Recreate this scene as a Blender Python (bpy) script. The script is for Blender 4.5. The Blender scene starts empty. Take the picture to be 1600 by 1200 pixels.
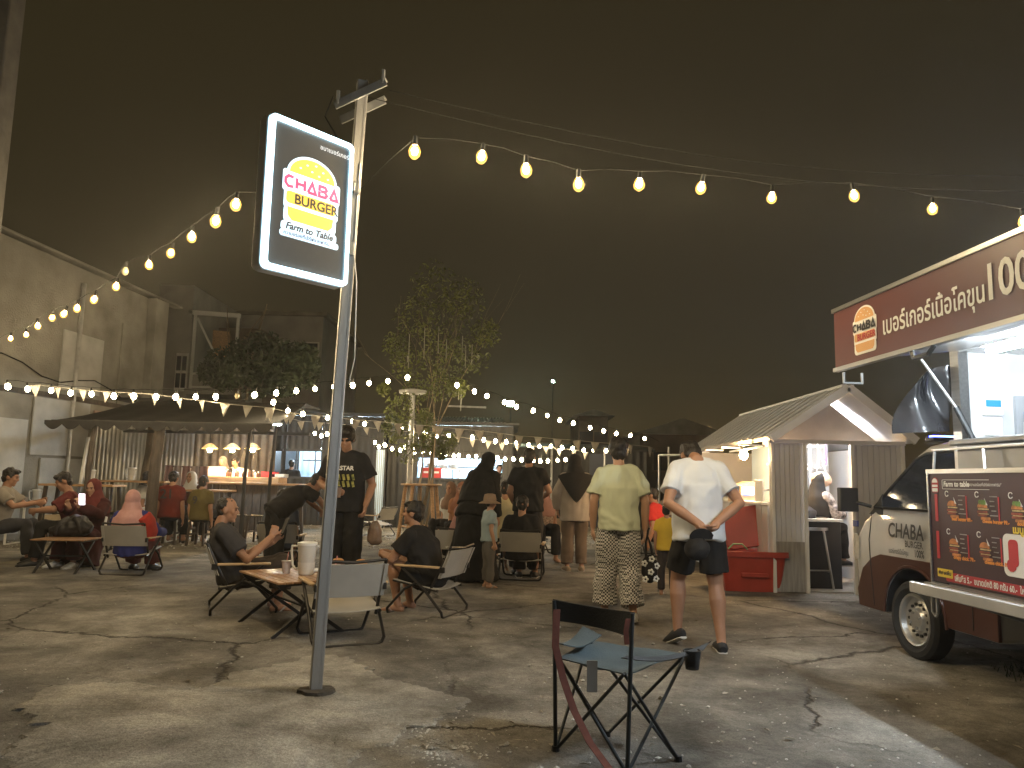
import bpy, bmesh, math, random
import numpy as np
from math import radians, sin, cos, pi
from mathutils import Vector, Matrix, noise as mnoise
random.seed(7)
S = bpy.context.scene
COL = S.collection

# ------------------------------------------------------------------ camera
W, H, F = 1600, 1200, 1202.0
PITCH, ROLL, CAMH = radians(7.2), radians(1.2), 1.2
CAMP = Vector((0, 0, CAMH))
_f = Vector((0, cos(PITCH), sin(PITCH)))
_r0 = Vector((1, 0, 0)); _u0 = Vector((0, -sin(PITCH), cos(PITCH)))
_r = _r0 * cos(ROLL) + _u0 * sin(ROLL)
_u = _u0 * cos(ROLL) - _r0 * sin(ROLL)
cam = bpy.data.cameras.new('camera'); camo = bpy.data.objects.new('camera', cam); COL.objects.link(camo)
cam.sensor_width = 36; cam.lens = 36 * F / W; cam.clip_end = 500; cam.clip_start = 0.05
M = Matrix((_r, _u, -_f)).transposed().to_4x4(); M.translation = CAMP
camo.matrix_world = M
S.camera = camo

# ------------------------------------------------------------------ sky (night) and exposure
world = bpy.data.worlds.new('World'); S.world = world; world.use_nodes = True
wn = world.node_tree; bg = wn.nodes['Background']
sky = wn.nodes.new('ShaderNodeTexSky'); sky.sky_type = 'NISHITA'; sky.sun_disc = False
sky.sun_elevation = radians(-4); sky.sun_rotation = radians(40)
glow = wn.nodes.new('ShaderNodeMix'); glow.data_type = 'RGBA'; glow.blend_type = 'ADD'
glow.inputs['Factor'].default_value = 1.0
wn.links.new(sky.outputs[0], glow.inputs['A'])
glow.inputs['B'].default_value = (0.42, 0.31, 0.115, 1)      # light pollution of the town on a hazy night
wn.links.new(glow.outputs['Result'], bg.inputs['Color'])
bg.inputs['Strength'].default_value = 0.0165
S.view_settings.view_transform = 'Standard'; S.view_settings.look = 'None'
S.view_settings.exposure = 1.85; S.view_settings.gamma = 1.0; S.view_settings.use_curve_mapping = False
S.cycles.use_denoising = True
S.cycles.max_bounces = 4; S.cycles.diffuse_bounces = 2; S.cycles.glossy_bounces = 2
S.cycles.transmission_bounces = 3; S.cycles.volume_bounces = 0; S.cycles.transparent_max_bounces = 8
S.cycles.sample_clamp_indirect = 3.0; S.cycles.sample_clamp_direct = 0
S.cycles.caustics_reflective = False; S.cycles.caustics_refractive = False

# ------------------------------------------------------------------ helpers
def ray(px, py): return _f + _r * ((px - 800) / F) + _u * ((600 - py) / F)
def G(px, py, z=0.0):
    d = ray(px, py); return CAMP + d * ((z - CAMH) / d.z)
def D(px, py, y):
    d = ray(px, py); return CAMP + d * (y / d.y)

def tag(o, label=None, cat=None, group=None, kind=None):
    if label: o['label'] = label
    if cat: o['category'] = cat
    if group: o['group'] = group
    if kind: o['kind'] = kind
    return o
def empty(name, loc=(0, 0, 0), rz=0.0, label=None, cat=None, group=None):
    o = bpy.data.objects.new(name, None); COL.objects.link(o)
    o.location = loc; o.rotation_euler = (0, 0, rz); o.empty_display_size = 0.1
    return tag(o, label, cat, group)
_kids = {}
def setp(o, p):
    o.parent = p
    if p is not None: _kids.setdefault(p.name, []).append(o)
def copy_tree(o, parent=None, label=None, group=None, loc=None, rz=None):
    c = o.copy(); COL.objects.link(c); setp(c, parent)
    if label: c['label'] = label
    if group: c['group'] = group
    if loc is not None: c.location = loc
    if rz is not None: c.rotation_euler = (0, 0, rz)
    for ch in list(_kids.get(o.name, [])): copy_tree(ch, c)
    return c

MATS = {}
def mat(name, col, rough=0.6, metal=0.0, var=0.15, scale=6.0, bump=0.0, bscale=40.0, emit=None, estr=0.0,
        trans=0.0, ior=1.45, coat=0.0, col2=None, stretch=(1, 1, 1), alpha=1.0, spec=0.5, sss=0.0, detail=4, nosample=False):
    if name in MATS: return MATS[name]
    m = bpy.data.materials.new(name); m.use_nodes = True; nt = m.node_tree; N = nt.nodes; L = nt.links
    b = N['Principled BSDF']
    b.inputs['Roughness'].default_value = rough; b.inputs['Metallic'].default_value = metal
    b.inputs['Specular IOR Level'].default_value = spec
    b.inputs['Transmission Weight'].default_value = trans; b.inputs['IOR'].default_value = ior
    b.inputs['Coat Weight'].default_value = coat; b.inputs['Alpha'].default_value = alpha
    tc = N.new('ShaderNodeTexCoord'); mp = N.new('ShaderNodeMapping'); mp.inputs['Scale'].default_value = stretch
    L.new(tc.outputs['Object'], mp.inputs['Vector'])
    nz = N.new('ShaderNodeTexNoise'); nz.inputs['Scale'].default_value = scale; nz.inputs['Detail'].default_value = detail
    L.new(mp.outputs[0], nz.inputs['Vector'])
    rp = N.new('ShaderNodeValToRGB'); c = Vector(col[:3])
    a = c * (1 - var); z = Vector(col2[:3]) if col2 else c * (1 + var)
    rp.color_ramp.elements[0].position = 0.32; rp.color_ramp.elements[1].position = 0.68
    rp.color_ramp.elements[0].color = (*a, 1); rp.color_ramp.elements[1].color = (*[min(1, q) for q in z], 1)
    L.new(nz.outputs[0], rp.inputs[0]); L.new(rp.outputs[0], b.inputs['Base Color'])
    if bump:
        n2 = N.new('ShaderNodeTexNoise'); n2.inputs['Scale'].default_value = bscale; n2.inputs['Detail'].default_value = 5
        L.new(mp.outputs[0], n2.inputs['Vector'])
        bp = N.new('ShaderNodeBump'); bp.inputs['Strength'].default_value = bump; bp.inputs['Distance'].default_value = 0.02
        L.new(n2.outputs[0], bp.inputs['Height']); L.new(bp.outputs[0], b.inputs['Normal'])
    if emit:
        b.inputs['Emission Color'].default_value = (*emit[:3], 1); b.inputs['Emission Strength'].default_value = estr
        if nosample: m.cycles.emission_sampling = 'NONE'
    MATS[name] = m
    return m

class MB:
    def __init__(s): s.v = []; s.f = []
    def add(s, vs, fs, M=None):
        o = len(s.v)
        s.v += [tuple(M @ Vector(v)) if M is not None else tuple(v) for v in vs]
        s.f += [tuple(i + o for i in f) for f in fs]; return s
    def box(s, c, d, M=None, rz=0.0, rx=0.0, ry=0.0):
        x, y, z = d[0] / 2, d[1] / 2, d[2] / 2
        vs = [(-x, -y, -z), (x, -y, -z), (x, y, -z), (-x, y, -z), (-x, -y, z), (x, -y, z), (x, y, z), (-x, y, z)]
        R = Matrix.Translation(c) @ Matrix.Rotation(rz, 4, 'Z') @ Matrix.Rotation(ry, 4, 'Y') @ Matrix.Rotation(rx, 4, 'X')
        if M is not None: R = M @ R
        return s.add(vs, [(0, 3, 2, 1), (4, 5, 6, 7), (0, 1, 5, 4), (1, 2, 6, 5), (2, 3, 7, 6), (3, 0, 4, 7)], R)
    def bar(s, p0, p1, w, h=None, up=(0, 0, 1)):
        p0, p1 = Vector(p0), Vector(p1); h = h or w; d = p1 - p0; L = d.length; d.normalize()
        u = Vector(up)
        if abs(d.dot(u)) > 0.98: u = Vector((0, 1, 0))
        x = d.cross(u).normalized(); u = x.cross(d)
        M = Matrix((x, d, u)).transposed().to_4x4(); M.translation = (p0 + p1) / 2
        return s.box((0, 0, 0), (w, L, h), M)
    def tube(s, pts, r, n=8, cap=True, flat=None, side=None):
        pts = [Vector(p) for p in pts]; k = len(pts); rs = r if isinstance(r, (list, tuple)) else [r] * k
        vs = []; fs = []
        t0 = (pts[1] - pts[0]).normalized()
        ref = Vector(side) if side is not None else (Vector((0, 0, 1)) if abs(t0.z) < 0.9 else Vector((1, 0, 0)))
        x = (ref - t0 * ref.dot(t0)).normalized()
        for i in range(k):
            a = pts[i] - pts[i - 1] if i else pts[1] - pts[0]
            b = pts[i + 1] - pts[i] if i < k - 1 else pts[i] - pts[i - 1]
            t = (a.normalized() + b.normalized())
            t = t.normalized() if t.length > 1e-6 else a.normalized()
            x = (x - t * x.dot(t)).normalized(); y = t.cross(x)
            rr = rs[i]; rx, ry = rr if isinstance(rr, (list, tuple)) else (rr, rr)
            for j in range(n):
                q = 2 * pi * j / n; vs.append(pts[i] + x * (cos(q) * rx) + y * (sin(q) * ry))
        for i in range(k - 1):
            for j in range(n):
                j2 = (j + 1) % n; fs.append((i * n + j, i * n + j2, (i + 1) * n + j2, (i + 1) * n + j))
        if cap: fs.append(tuple(range(n - 1, -1, -1))); fs.append(tuple((k - 1) * n + j for j in range(n)))
        return s.add(vs, fs)
    def ell(s, c, r, M=None, n=12, m=8):
        vs = []; fs = []; r = r if isinstance(r, (list, tuple)) else (r, r, r)
        for i in range(1, m):
            t = pi * i / m
            for j in range(n):
                q = 2 * pi * j / n; vs.append((r[0] * sin(t) * cos(q), r[1] * sin(t) * sin(q), r[2] * cos(t)))
        vs.append((0, 0, r[2])); vs.append((0, 0, -r[2])); T, B = len(vs) - 2, len(vs) - 1
        for i in range(m - 2):
            for j in range(n):
                j2 = (j + 1) % n; fs.append((i * n + j, (i + 1) * n + j, (i + 1) * n + j2, i * n + j2))
        for j in range(n):
            j2 = (j + 1) % n; fs.append((T, j, j2)); fs.append((B, (m - 2) * n + j2, (m - 2) * n + j))
        R = Matrix.Translation(c)
        if M is not None: R = R @ M.to_4x4()
        return s.add(vs, fs, R)
    def prism(s, poly, y0, y1, M=None):            # polygon in xz, extruded along y
        n = len(poly); vs = [(p[0], y0, p[1]) for p in poly] + [(p[0], y1, p[1]) for p in poly]
        fs = [tuple(range(n)), tuple(range(2 * n - 1, n - 1, -1))]
        fs += [(i, i + n, (i + 1) % n + n, (i + 1) % n) for i in range(n)]
        return s.add(vs, fs, M)
    def sheet(s, fn, nu, nv, th=0.0, closed=False):  # fn(u,v)->Vector ; sheet with thickness
        P = [[Vector(fn(i / nu, j / nv)) for j in range(nv + 1)] for i in range(nu + 1)]
        vs = []; fs = []
        idx = lambda i, j: i * (nv + 1) + j
        for i in range(nu + 1):
            for j in range(nv + 1): vs.append(P[i][j])
        for i in range(nu):
            for j in range(nv): fs.append((idx(i, j), idx(i + 1, j), idx(i + 1, j + 1), idx(i, j + 1)))
        if th:
            o = len(vs)
            for i in range(nu + 1):
                for j in range(nv + 1):
                    a = P[min(i + 1, nu)][j] - P[max(i - 1, 0)][j]; b = P[i][min(j + 1, nv)] - P[i][max(j - 1, 0)]
                    nn = a.cross(b); nn = nn.normalized() if nn.length > 1e-9 else Vector((0, 0, 1))
                    vs.append(P[i][j] - nn * th)
            fs += [tuple(q + o for q in reversed(f)) for f in list(fs)]
            for i in range(nu):
                for j in (0, nv):
                    q = (idx(i, j), idx(i, j) + o, idx(i + 1, j) + o, idx(i + 1, j)); fs.append(q if j == 0 else q[::-1])
            for j in range(nv):
                for i in (0, nu):
                    q = (idx(i, j), idx(i, j + 1), idx(i, j + 1) + o, idx(i, j) + o); fs.append(q if i == 0 else q[::-1])
        return s.add(vs, fs)
    def mesh(s, name):
        me = bpy.data.meshes.new(name); me.from_pydata(s.v, [], s.f); return me
    def build(s, name, m, parent=None, smooth=40, bevel=0.0, loc=None, rot=None, seg=2, fix=True):
        me = s.mesh(name)
        if fix:
            bm = bmesh.new(); bm.from_mesh(me); bmesh.ops.recalc_face_normals(bm, faces=bm.faces); bm.to_mesh(me); bm.free()
        if smooth:
            me.shade_smooth(); me.set_sharp_from_angle(angle=radians(smooth))
        if m is not None: me.materials.append(m)
        o = bpy.data.objects.new(name, me); COL.objects.link(o); setp(o, parent)
        if loc is not None: o.location = loc
        if rot is not None: o.rotation_euler = rot
        if bevel:
            b = o.modifiers.new('bevel', 'BEVEL'); b.width = bevel; b.segments = seg; b.limit_method = 'ANGLE'; b.angle_limit = radians(40)
        return o

# 2D print helpers (polygons in a sign's x/z plane, facing -y)
def ellipse(cx, cz, rx, rz, a0=0, a1=360, n=24):
    full = abs(a1 - a0) >= 360
    k = n if full else n + 1
    return [(cx + rx * cos(radians(a0 + (a1 - a0) * i / n)), cz + rz * sin(radians(a0 + (a1 - a0) * i / n))) for i in range(k)]
def rrect(cx, cz, w, h, r, n=5):
    out = []
    for sx, sz, a in ((1, 1, 0), (-1, 1, 90), (-1, -1, 180), (1, -1, 270)):
        for i in range(n + 1):
            t = radians(a + 90 * i / n); out.append((cx + sx * (w / 2 - r) + r * cos(t), cz + sz * (h / 2 - r) + r * sin(t)))
    return out
def flat(name, polys, m, parent, y=-0.002, th=0.001, loc=None):
    b = MB()
    for i, p in enumerate(polys): b.prism(p, y - 0.0002 * (i % 5), y + th)
    o = b.build(name, m, parent, smooth=0, loc=loc)
    if len(polys) > 1 and name in ('burger_picture', 'ingredient_lines', 'logo_seeds', 'heading_box', 'small_logo', 'number_ring', 'set_box'): o['kind'] = 'stuff'
    return o
def stroke(pts, w, closed=False):                   # polyline -> strip polygons (one quad per segment, mitred)
    P = [Vector((p[0], p[1])) for p in pts]; n = len(P); L = []; R = []
    for i in range(n):
        if closed: a, b = P[i] - P[i - 1], P[(i + 1) % n] - P[i]
        else:
            a = P[i] - P[i - 1] if i else P[1] - P[0]; b = P[i + 1] - P[i] if i < n - 1 else P[i] - P[i - 1]
        a.normalize(); b.normalize(); t = (a + b); t = t.normalized() if t.length > 1e-6 else a
        nn = Vector((-t.y, t.x)); k = w / 2 / max(0.45, nn.dot(Vector((-a.y, a.x))))
        L.append(P[i] + nn * k); R.append(P[i] - nn * k)
    out = []; rng = range(n) if closed else range(n - 1)
    for i in rng:
        j = (i + 1) % n; out.append([tuple(L[i]), tuple(R[i]), tuple(R[j]), tuple(L[j])])
    return out
GLY = {'C': [[(1, .95), (.4, 1), (.05, .7), (.05, .3), (.4, 0), (1, .05)]],
       'H': [[(0, 0), (0, 1)], [(1, 0), (1, 1)], [(.1, .5), (.9, .5)]],
       'A': [[(.0, 0), (.5, 1), (1, 0), (0, 0)]],
       'B': [[(0, .52), (0, 1), (.75, 1), (.95, .76), (.75, .54), (.2, .52)], [(.75, .5), (1, .25), (.8, 0), (0, 0), (0, .48)]]}
def glyphs(name, word, x, z, lw, lh, gap, sw, m, parent, y=-0.004, slope=0.0):
    b = MB(); k = 0
    for ch in word:
        for st in GLY[ch]:
            for q in stroke([(x + p[0] * lw, z + p[1] * lh) for p in st], sw):
                b.prism([(p[0], p[1] + slope * (p[0] - x)) for p in q], y - 0.00015 * (k % 4), y + 0.001)
            k += 1
        x += lw + gap
    return b.build(name, m, parent, smooth=0)
PEND = []
def text(name, body, size, m, parent, loc, bold=0.0, shear=0.0, align='LEFT', rot=(pi / 2, 0, 0), sx=1.0, spacing=1.0):
    c = bpy.data.curves.new(name, 'FONT'); c.body = body; c.size = size; c.offset = bold; c.shear = shear
    c.align_x = align; c.fill_mode = 'FRONT'; c.resolution_u = 3; c.space_character = spacing
    o = bpy.data.objects.new(name, c); COL.objects.link(o); setp(o, parent); o.location = loc; o.rotation_euler = rot
    o.scale = (sx, 1, 1)
    c.materials.append(m); PEND.append(('text', o, m)); return o
# ================================================================== MATERIALS OF THE SETTING
def ground_mat(name, c0, c1, c2, crack=True, rough=0.85):
    m = bpy.data.materials.new(name); m.use_nodes = True; nt = m.node_tree; N = nt.nodes; L = nt.links
    b = N['Principled BSDF']; b.inputs['Roughness'].default_value = rough; b.inputs['Specular IOR Level'].default_value = 0.3
    tc = N.new('ShaderNodeTexCoord')
    def nz(scale, detail, dist=0.0, rough=0.55, stretch=None):
        n = N.new('ShaderNodeTexNoise'); n.inputs['Scale'].default_value = scale; n.inputs['Detail'].default_value = detail
        n.inputs['Distortion'].default_value = dist; n.inputs['Roughness'].default_value = rough
        if stretch:
            mp = N.new('ShaderNodeMapping'); mp.inputs['Scale'].default_value = stretch
            L.new(tc.outputs['Object'], mp.inputs[0]); L.new(mp.outputs[0], n.inputs['Vector'])
        else: L.new(tc.outputs['Object'], n.inputs['Vector'])
        return n
    def ramp(src, stops):
        r = N.new('ShaderNodeValToRGB'); e = r.color_ramp.elements
        while len(e) < len(stops): e.new(0.5)
        for i, (p, c) in enumerate(stops): e[i].position = p; e[i].color = (*c, 1) if len(c) == 3 else c
        L.new(src, r.inputs[0]); return r
    def mix(fac, a, bb, mode='MIX', f=None):
        x = N.new('ShaderNodeMix'); x.data_type = 'RGBA'; x.blend_type = mode
        if fac is not None: L.new(fac, x.inputs['Factor'])
        else: x.inputs['Factor'].default_value = f
        for s, k in ((a, 'A'), (bb, 'B')):
            if isinstance(s, tuple): x.inputs[k].default_value = (*s, 1)
            else: L.new(s, x.inputs[k])
        return x.outputs['Result']
    big = nz(0.55, 6, 0.6); med = nz(1.9, 10, 0.25, 0.68); fine = nz(38, 6, 0, 0.7); grit = nz(140, 3)
    base = ramp(big.outputs[0], [(0.36, c0), (0.5, c1), (0.62, c2)]).outputs[0]
    stain = ramp(med.outputs[0], [(0.36, (0.42, 0.40, 0.36)), (0.5, (0.88, 0.87, 0.85)), (0.64, (1.42, 1.40, 1.35))]).outputs[0]
    c = mix(None, base, stain, 'MULTIPLY', 0.9)
    g = ramp(fine.outputs[0], [(0.3, (0.7, 0.7, 0.7)), (0.7, (1.25, 1.25, 1.25))]).outputs[0]
    c = mix(None, c, g, 'MULTIPLY', 0.75)
    g2 = ramp(grit.outputs[0], [(0.30, (0.55, 0.55, 0.55)), (0.5, (1, 1, 1)), (0.74, (1.7, 1.7, 1.65))]).outputs[0]
    c = mix(None, c, g2, 'MULTIPLY', 0.6)
    hgt = N.new('ShaderNodeMath'); hgt.operation = 'MULTIPLY_ADD'; L.new(fine.outputs[0], hgt.inputs[0]); hgt.inputs[1].default_value = 0.35
    L.new(med.outputs[0], hgt.inputs[2]); hh = hgt.outputs[0]
    if crack:
        v = N.new('ShaderNodeTexVoronoi'); v.feature = 'DISTANCE_TO_EDGE'; v.inputs['Scale'].default_value = 0.42
        dn = nz(1.8, 6, 0, 0.7); ad = N.new('ShaderNodeVectorMath'); ad.operation = 'MULTIPLY_ADD'
        L.new(dn.outputs['Color'], ad.inputs[0]); ad.inputs[1].default_value = (0.42, 0.42, 0); L.new(tc.outputs['Object'], ad.inputs[2])
        L.new(ad.outputs[0], v.inputs['Vector'])
        gate = ramp(nz(0.5, 2).outputs[0], [(0.44, (0, 0, 0)), (0.52, (1, 1, 1))])
        cr = ramp(v.outputs['Distance'], [(0.0, (1, 1, 1)), (0.002, (1, 1, 1)), (0.0065, (0, 0, 0))])
        mm = N.new('ShaderNodeMath'); mm.operation = 'MULTIPLY'; L.new(cr.outputs[0], mm.inputs[0]); L.new(gate.outputs[0], mm.inputs[1])
        c = mix(mm.outputs[0], c, (0.035, 0.03, 0.024))
        sb = N.new('ShaderNodeMath'); sb.operation = 'MULTIPLY_ADD'; L.new(mm.outputs[0], sb.inputs[0]); sb.inputs[1].default_value = -0.6; L.new(hh, sb.inputs[2]); hh = sb.outputs[0]
    bp = N.new('ShaderNodeBump'); bp.inputs['Strength'].default_value = 0.9; bp.inputs['Distance'].default_value = 0.045
    L.new(hh, bp.inputs['Height']); L.new(bp.outputs[0], b.inputs['Normal'])
    L.new(c, b.inputs['Base Color']); MATS[name] = m; return m
M_ground = ground_mat('worn_concrete', (0.10, 0.093, 0.081), (0.18, 0.168, 0.149), (0.28, 0.265, 0.238))
M_patch = ground_mat('cement_patch', (0.22, 0.206, 0.182), (0.31, 0.293, 0.26), (0.40, 0.38, 0.34), crack=False)
M_gravel = ground_mat('gravel_bed', (0.15, 0.135, 0.105), (0.21, 0.19, 0.15), (0.27, 0.245, 0.2), crack=False, rough=0.95)
M_stone = mat('pebble_stone', (0.40, 0.38, 0.34), 0.85, var=0.5, scale=9)
M_conc = mat('old_render_wall', (0.27, 0.257, 0.225), 0.9, var=0.28, scale=1.6, bump=0.5, bscale=30, detail=8)
M_sheetgrey = mat('grey_board', (0.46, 0.46, 0.44), 0.8, var=0.14, scale=3, bump=0.15, detail=7)
M_pinkboard = mat('faded_pink_board', (0.36, 0.25, 0.22), 0.85, var=0.2, scale=2.5, bump=0.3, detail=7)
M_zinc = mat('zinc_sheet', (0.62, 0.60, 0.55), 0.32, 0.85, var=0.22, scale=4, stretch=(1, 1, 0.25), detail=6)
M_black = mat('black_paint', (0.022, 0.021, 0.020), 0.55, var=0.3, scale=8)
M_blackc = mat('black_corrugated', (0.022, 0.021, 0.019), 0.55, 0.1, var=0.3, scale=3, bump=0.1)
M_tent = mat('black_awning_cloth', (0.010, 0.0095, 0.009), 0.75, var=0.25, scale=5, bump=0.3, bscale=12)
M_wood = mat('oak_wood', (0.42, 0.25, 0.12), 0.5, var=0.3, scale=5, stretch=(1, 9, 9), bump=0.12, bscale=50)
M_woodtop = mat('table_wood', (0.36, 0.20, 0.095), 0.35, var=0.4, scale=5, stretch=(2, 22, 9), coat=0.3, detail=6)
M_darkwood = mat('dark_stained_wood', (0.06, 0.045, 0.034), 0.6, var=0.35, scale=6, stretch=(4, 4, 1))
M_bark = mat('tree_bark', (0.22, 0.17, 0.11), 0.9, var=0.4, scale=9, bump=0.8, bscale=25, stretch=(1, 1, 0.3))
M_white = mat('white_paint', (0.76, 0.76, 0.74), 0.45, var=0.06, scale=4)
M_steel = mat('galvanised_steel', (0.42, 0.42, 0.41), 0.42, 0.7, var=0.2, scale=7)
M_stain = mat('brushed_stainless', (0.50, 0.50, 0.49), 0.28, 0.95, var=0.1, scale=4, stretch=(1, 20, 20))
M_pole = mat('grey_pole_steel', (0.36, 0.35, 0.33), 0.45, 0.6, var=0.2, scale=3, stretch=(1, 1, 0.4), bump=0.1)
M_leaf = mat('green_leaf', (0.075, 0.10, 0.018), 0.5, var=0.5, scale=2.2, col2=(0.14, 0.16, 0.03))
M_leafd = mat('dark_leaf', (0.035, 0.05, 0.018), 0.6, var=0.4, scale=3)
M_bulb = mat('warm_bulb_glass', (1, 0.9, 0.7), 0.3, emit=(1.0, 0.82, 0.54), estr=900)
M_shell = None
M_bulbf = mat('far_bulb_glass', (1, 0.9, 0.7), 0.3, emit=(1.0, 0.78, 0.47), estr=40)
M_bulboff = mat('unlit_bulb_glass', (0.55, 0.48, 0.3), 0.15, var=0.05)
M_socket = mat('black_socket', (0.02, 0.02, 0.02), 0.5)
M_cable = mat('black_cable', (0.006, 0.006, 0.0055), 0.95, spec=0.1)
M_flag = mat('bunting_cloth', (0.46, 0.43, 0.37), 0.9, var=0.12, scale=6)
M_glass = mat('window_glass', (0.02, 0.025, 0.04), 0.05, var=0.05, coat=0.5)
M_tubec = mat('cool_tube_light', (1, 1, 1), 0.3, emit=(0.66, 0.85, 1.0), estr=110)
M_tubew = mat('white_tube_light', (1, 1, 1), 0.3, emit=(0.80, 0.91, 1.0), estr=430)
M_room = mat('pale_blue_panel', (0.52, 0.66, 0.80), 0.6, var=0.06, scale=3)
M_roof = mat('weathered_roof_sheet', (0.20, 0.21, 0.19), 0.45, 0.5, var=0.25, scale=2.5)
M_panel = mat('grey_insulated_panel', (0.68, 0.68, 0.69), 0.5, 0.25, var=0.08, scale=2)

# ================================================================== GROUND
b = MB(); b.add([(-120, -12, 0), (120, -12, 0), (120, 160, 0), (-120, 160, 0)], [(0, 1, 2, 3)])
tag(b.build('ground', M_ground, smooth=0), kind='structure')
def hfun(x, y): return .010 * mnoise.noise(Vector((x * .9, y * .9, 2))) + .006 * mnoise.noise(Vector((x * 3.1, y * 3.1, 7))) + .0025 * mnoise.noise(Vector((x * 11, y * 11, 1)))
nx_, ny_ = 260, 170; vs = []; fs = []
for i in range(nx_ + 1):
    for j in range(ny_ + 1):
        x = -8.0 + 14.5 * i / nx_; y = 1.2 + 8.8 * j / ny_; e = min(1, i / 8, (nx_ - i) / 8, j / 8, (ny_ - j) / 8)
        vs.append((x, y, .003 + e * max(0, .008 + hfun(x, y))))
for i in range(nx_):
    for j in range(ny_): k = i * (ny_ + 1) + j; fs.append((k, k + ny_ + 1, k + ny_ + 2, k + 1))
b = MB(); b.add(vs, fs); tag(b.build('concrete_apron', M_ground, smooth=80), kind='structure')
def blob_slab(name, pts, z, m, amp=0.06, seed=0, sub=6):
    """irregular flat slab with ragged outline and sloping rim"""
    P = []
    n = len(pts)
    for i in range(n):
        a, c = Vector(pts[i]), Vector(pts[(i + 1) % n])
        for k in range(sub):
            q = a.lerp(c, k / sub); e = mnoise.noise(Vector((q.x * 2.3 + seed, q.y * 2.3, 0))) + 0.8 * mnoise.noise(Vector((q.x * 8 + seed, q.y * 8, 4))) + .6 * mnoise.noise(Vector((q.x * 23, q.y * 23, seed)))
            d = (c - a).normalized(); P.append(Vector((q.x - d.y * e * amp, q.y + d.x * e * amp)))
    cx = sum((p.x for p in P)) / len(P); cy = sum((p.y for p in P)) / len(P); k = len(P)
    vs = [(p.x, p.y, 0.001) for p in P] + [(cx + (p.x - cx) * (.965 + .02 * mnoise.noise(Vector((p.x * 9, p.y * 9, 3)))), cy + (p.y - cy) * .965, z) for p in P] + [(cx, cy, z + 0.004)]
    fs = [(i, (i + 1) % k, (i + 1) % k + k, i + k) for i in range(k)] + [(i + k, (i + 1) % k + k, 2 * k) for i in range(k)]
    bb = MB(); bb.add(vs, fs); return bb.build(name, m, smooth=30)
pp = [G(*q) for q in [(505, 1026), (545, 1032), (560, 1050), (650, 1075), (735, 1100), (715, 1118), (640, 1150), (560, 1190), (520, 1260), (300, 1300), (60, 1260), (-30, 1190), (60, 1140), (20, 1110), (70, 1075), (200, 1068), (290, 1085), (370, 1055)]]
tag(blob_slab('cement_patch', [(p.x, p.y) for p in pp], 0.022, M_patch, 0.075, 3, 22), kind='structure')
pp = [G(*q) for q in [(-500, 845), (-300, 826), (0, 822), (330, 812), (700, 806), (1010, 812), (1090, 838), (880, 836), (640, 852), (420, 858), (250, 868), (120, 900), (0, 930), (-300, 930)]]
tag(blob_slab('gravel_bed', [(p.x, p.y) for p in pp], 0.006, M_gravel, 0.25, 9, 12), kind='structure')
# loose stones: uncountable -> stuff
def stones(name, n, place, smin, smax, seed, m=M_stone, zb=.004):
    rnd = random.Random(seed); b = MB()
    for i in range(n):
        x, y = place(rnd); s = rnd.uniform(smin, smax) * (1 if rnd.random() < .9 else 1.8)
        vs = []
        for (a, c, d) in ((1, 0, 0), (-1, 0, 0), (0, 1, 0), (0, -1, 0), (0, 0, 1), (0, 0, -1)):
            k = rnd.uniform(.7, 1.2); vs.append((x + a * s * k, y + c * s * k, zb + s * .35 + d * s * .55 * k))
        rot = rnd.random() * 3
        vs = [(x + (v[0] - x) * cos(rot) - (v[1] - y) * sin(rot), y + (v[0] - x) * sin(rot) + (v[1] - y) * cos(rot), v[2]) for v in vs]
        b.add(vs, [(0, 2, 4), (2, 1, 4), (1, 3, 4), (3, 0, 4), (2, 0, 5), (1, 2, 5), (3, 1, 5), (0, 3, 5)])
    return tag(b.build(name, m, smooth=0), kind='stuff')
def pl_grav(r):
    p = G(r.uniform(-60, 1090), 812 + 46 * r.random() ** 1.3); return p.x, p.y
tag(stones('gravel', 5200, pl_grav, 0.010, 0.022, 1), 'grey gravel strewn in front of the bar and far tables', 'gravel')
def pl_near(r):
    if r.random() < .3:
        p = G(r.gauss(690, 38), r.gauss(1165, 20)); return p.x, p.y
    p = G(r.uniform(-40, 1640), 930 + 290 * r.random()); return p.x, p.y
def pl_leaf(r):
    p = G(r.uniform(-40, 1640), 905 + 320 * r.random() ** .8); return p.x, p.y
rs = random.Random(11); b = MB()
for i in range(150):
    x, y = pl_leaf(rs); a = rs.random() * 6.28; L_ = rs.uniform(.012, .034); w_ = L_ * rs.uniform(.15, .5); ca, sa = cos(a), sin(a); z_ = .016
    b.add([(x - ca * L_, y - sa * L_, z_), (x - sa * w_, y + ca * w_, z_ + rs.uniform(0, .012)), (x + ca * L_, y + sa * L_, z_ + rs.uniform(0, .006)), (x + sa * w_, y - ca * w_, z_ + rs.uniform(0, .012))], [(0, 1, 2, 3)])
tag(b.build('dry_leaf_litter', mat('dry_leaf', (.22, .16, .09), .9, var=.7, scale=2, col2=(.5, .46, .38)), smooth=0), 'dry leaves and paper scraps strewn over the concrete', 'litter', kind='stuff')
tag(stones('pebbles', 1100, pl_near, 0.004, 0.010, 2, zb=.014), 'small pale pebbles and grit scattered over the concrete lot', 'pebbles')

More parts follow.
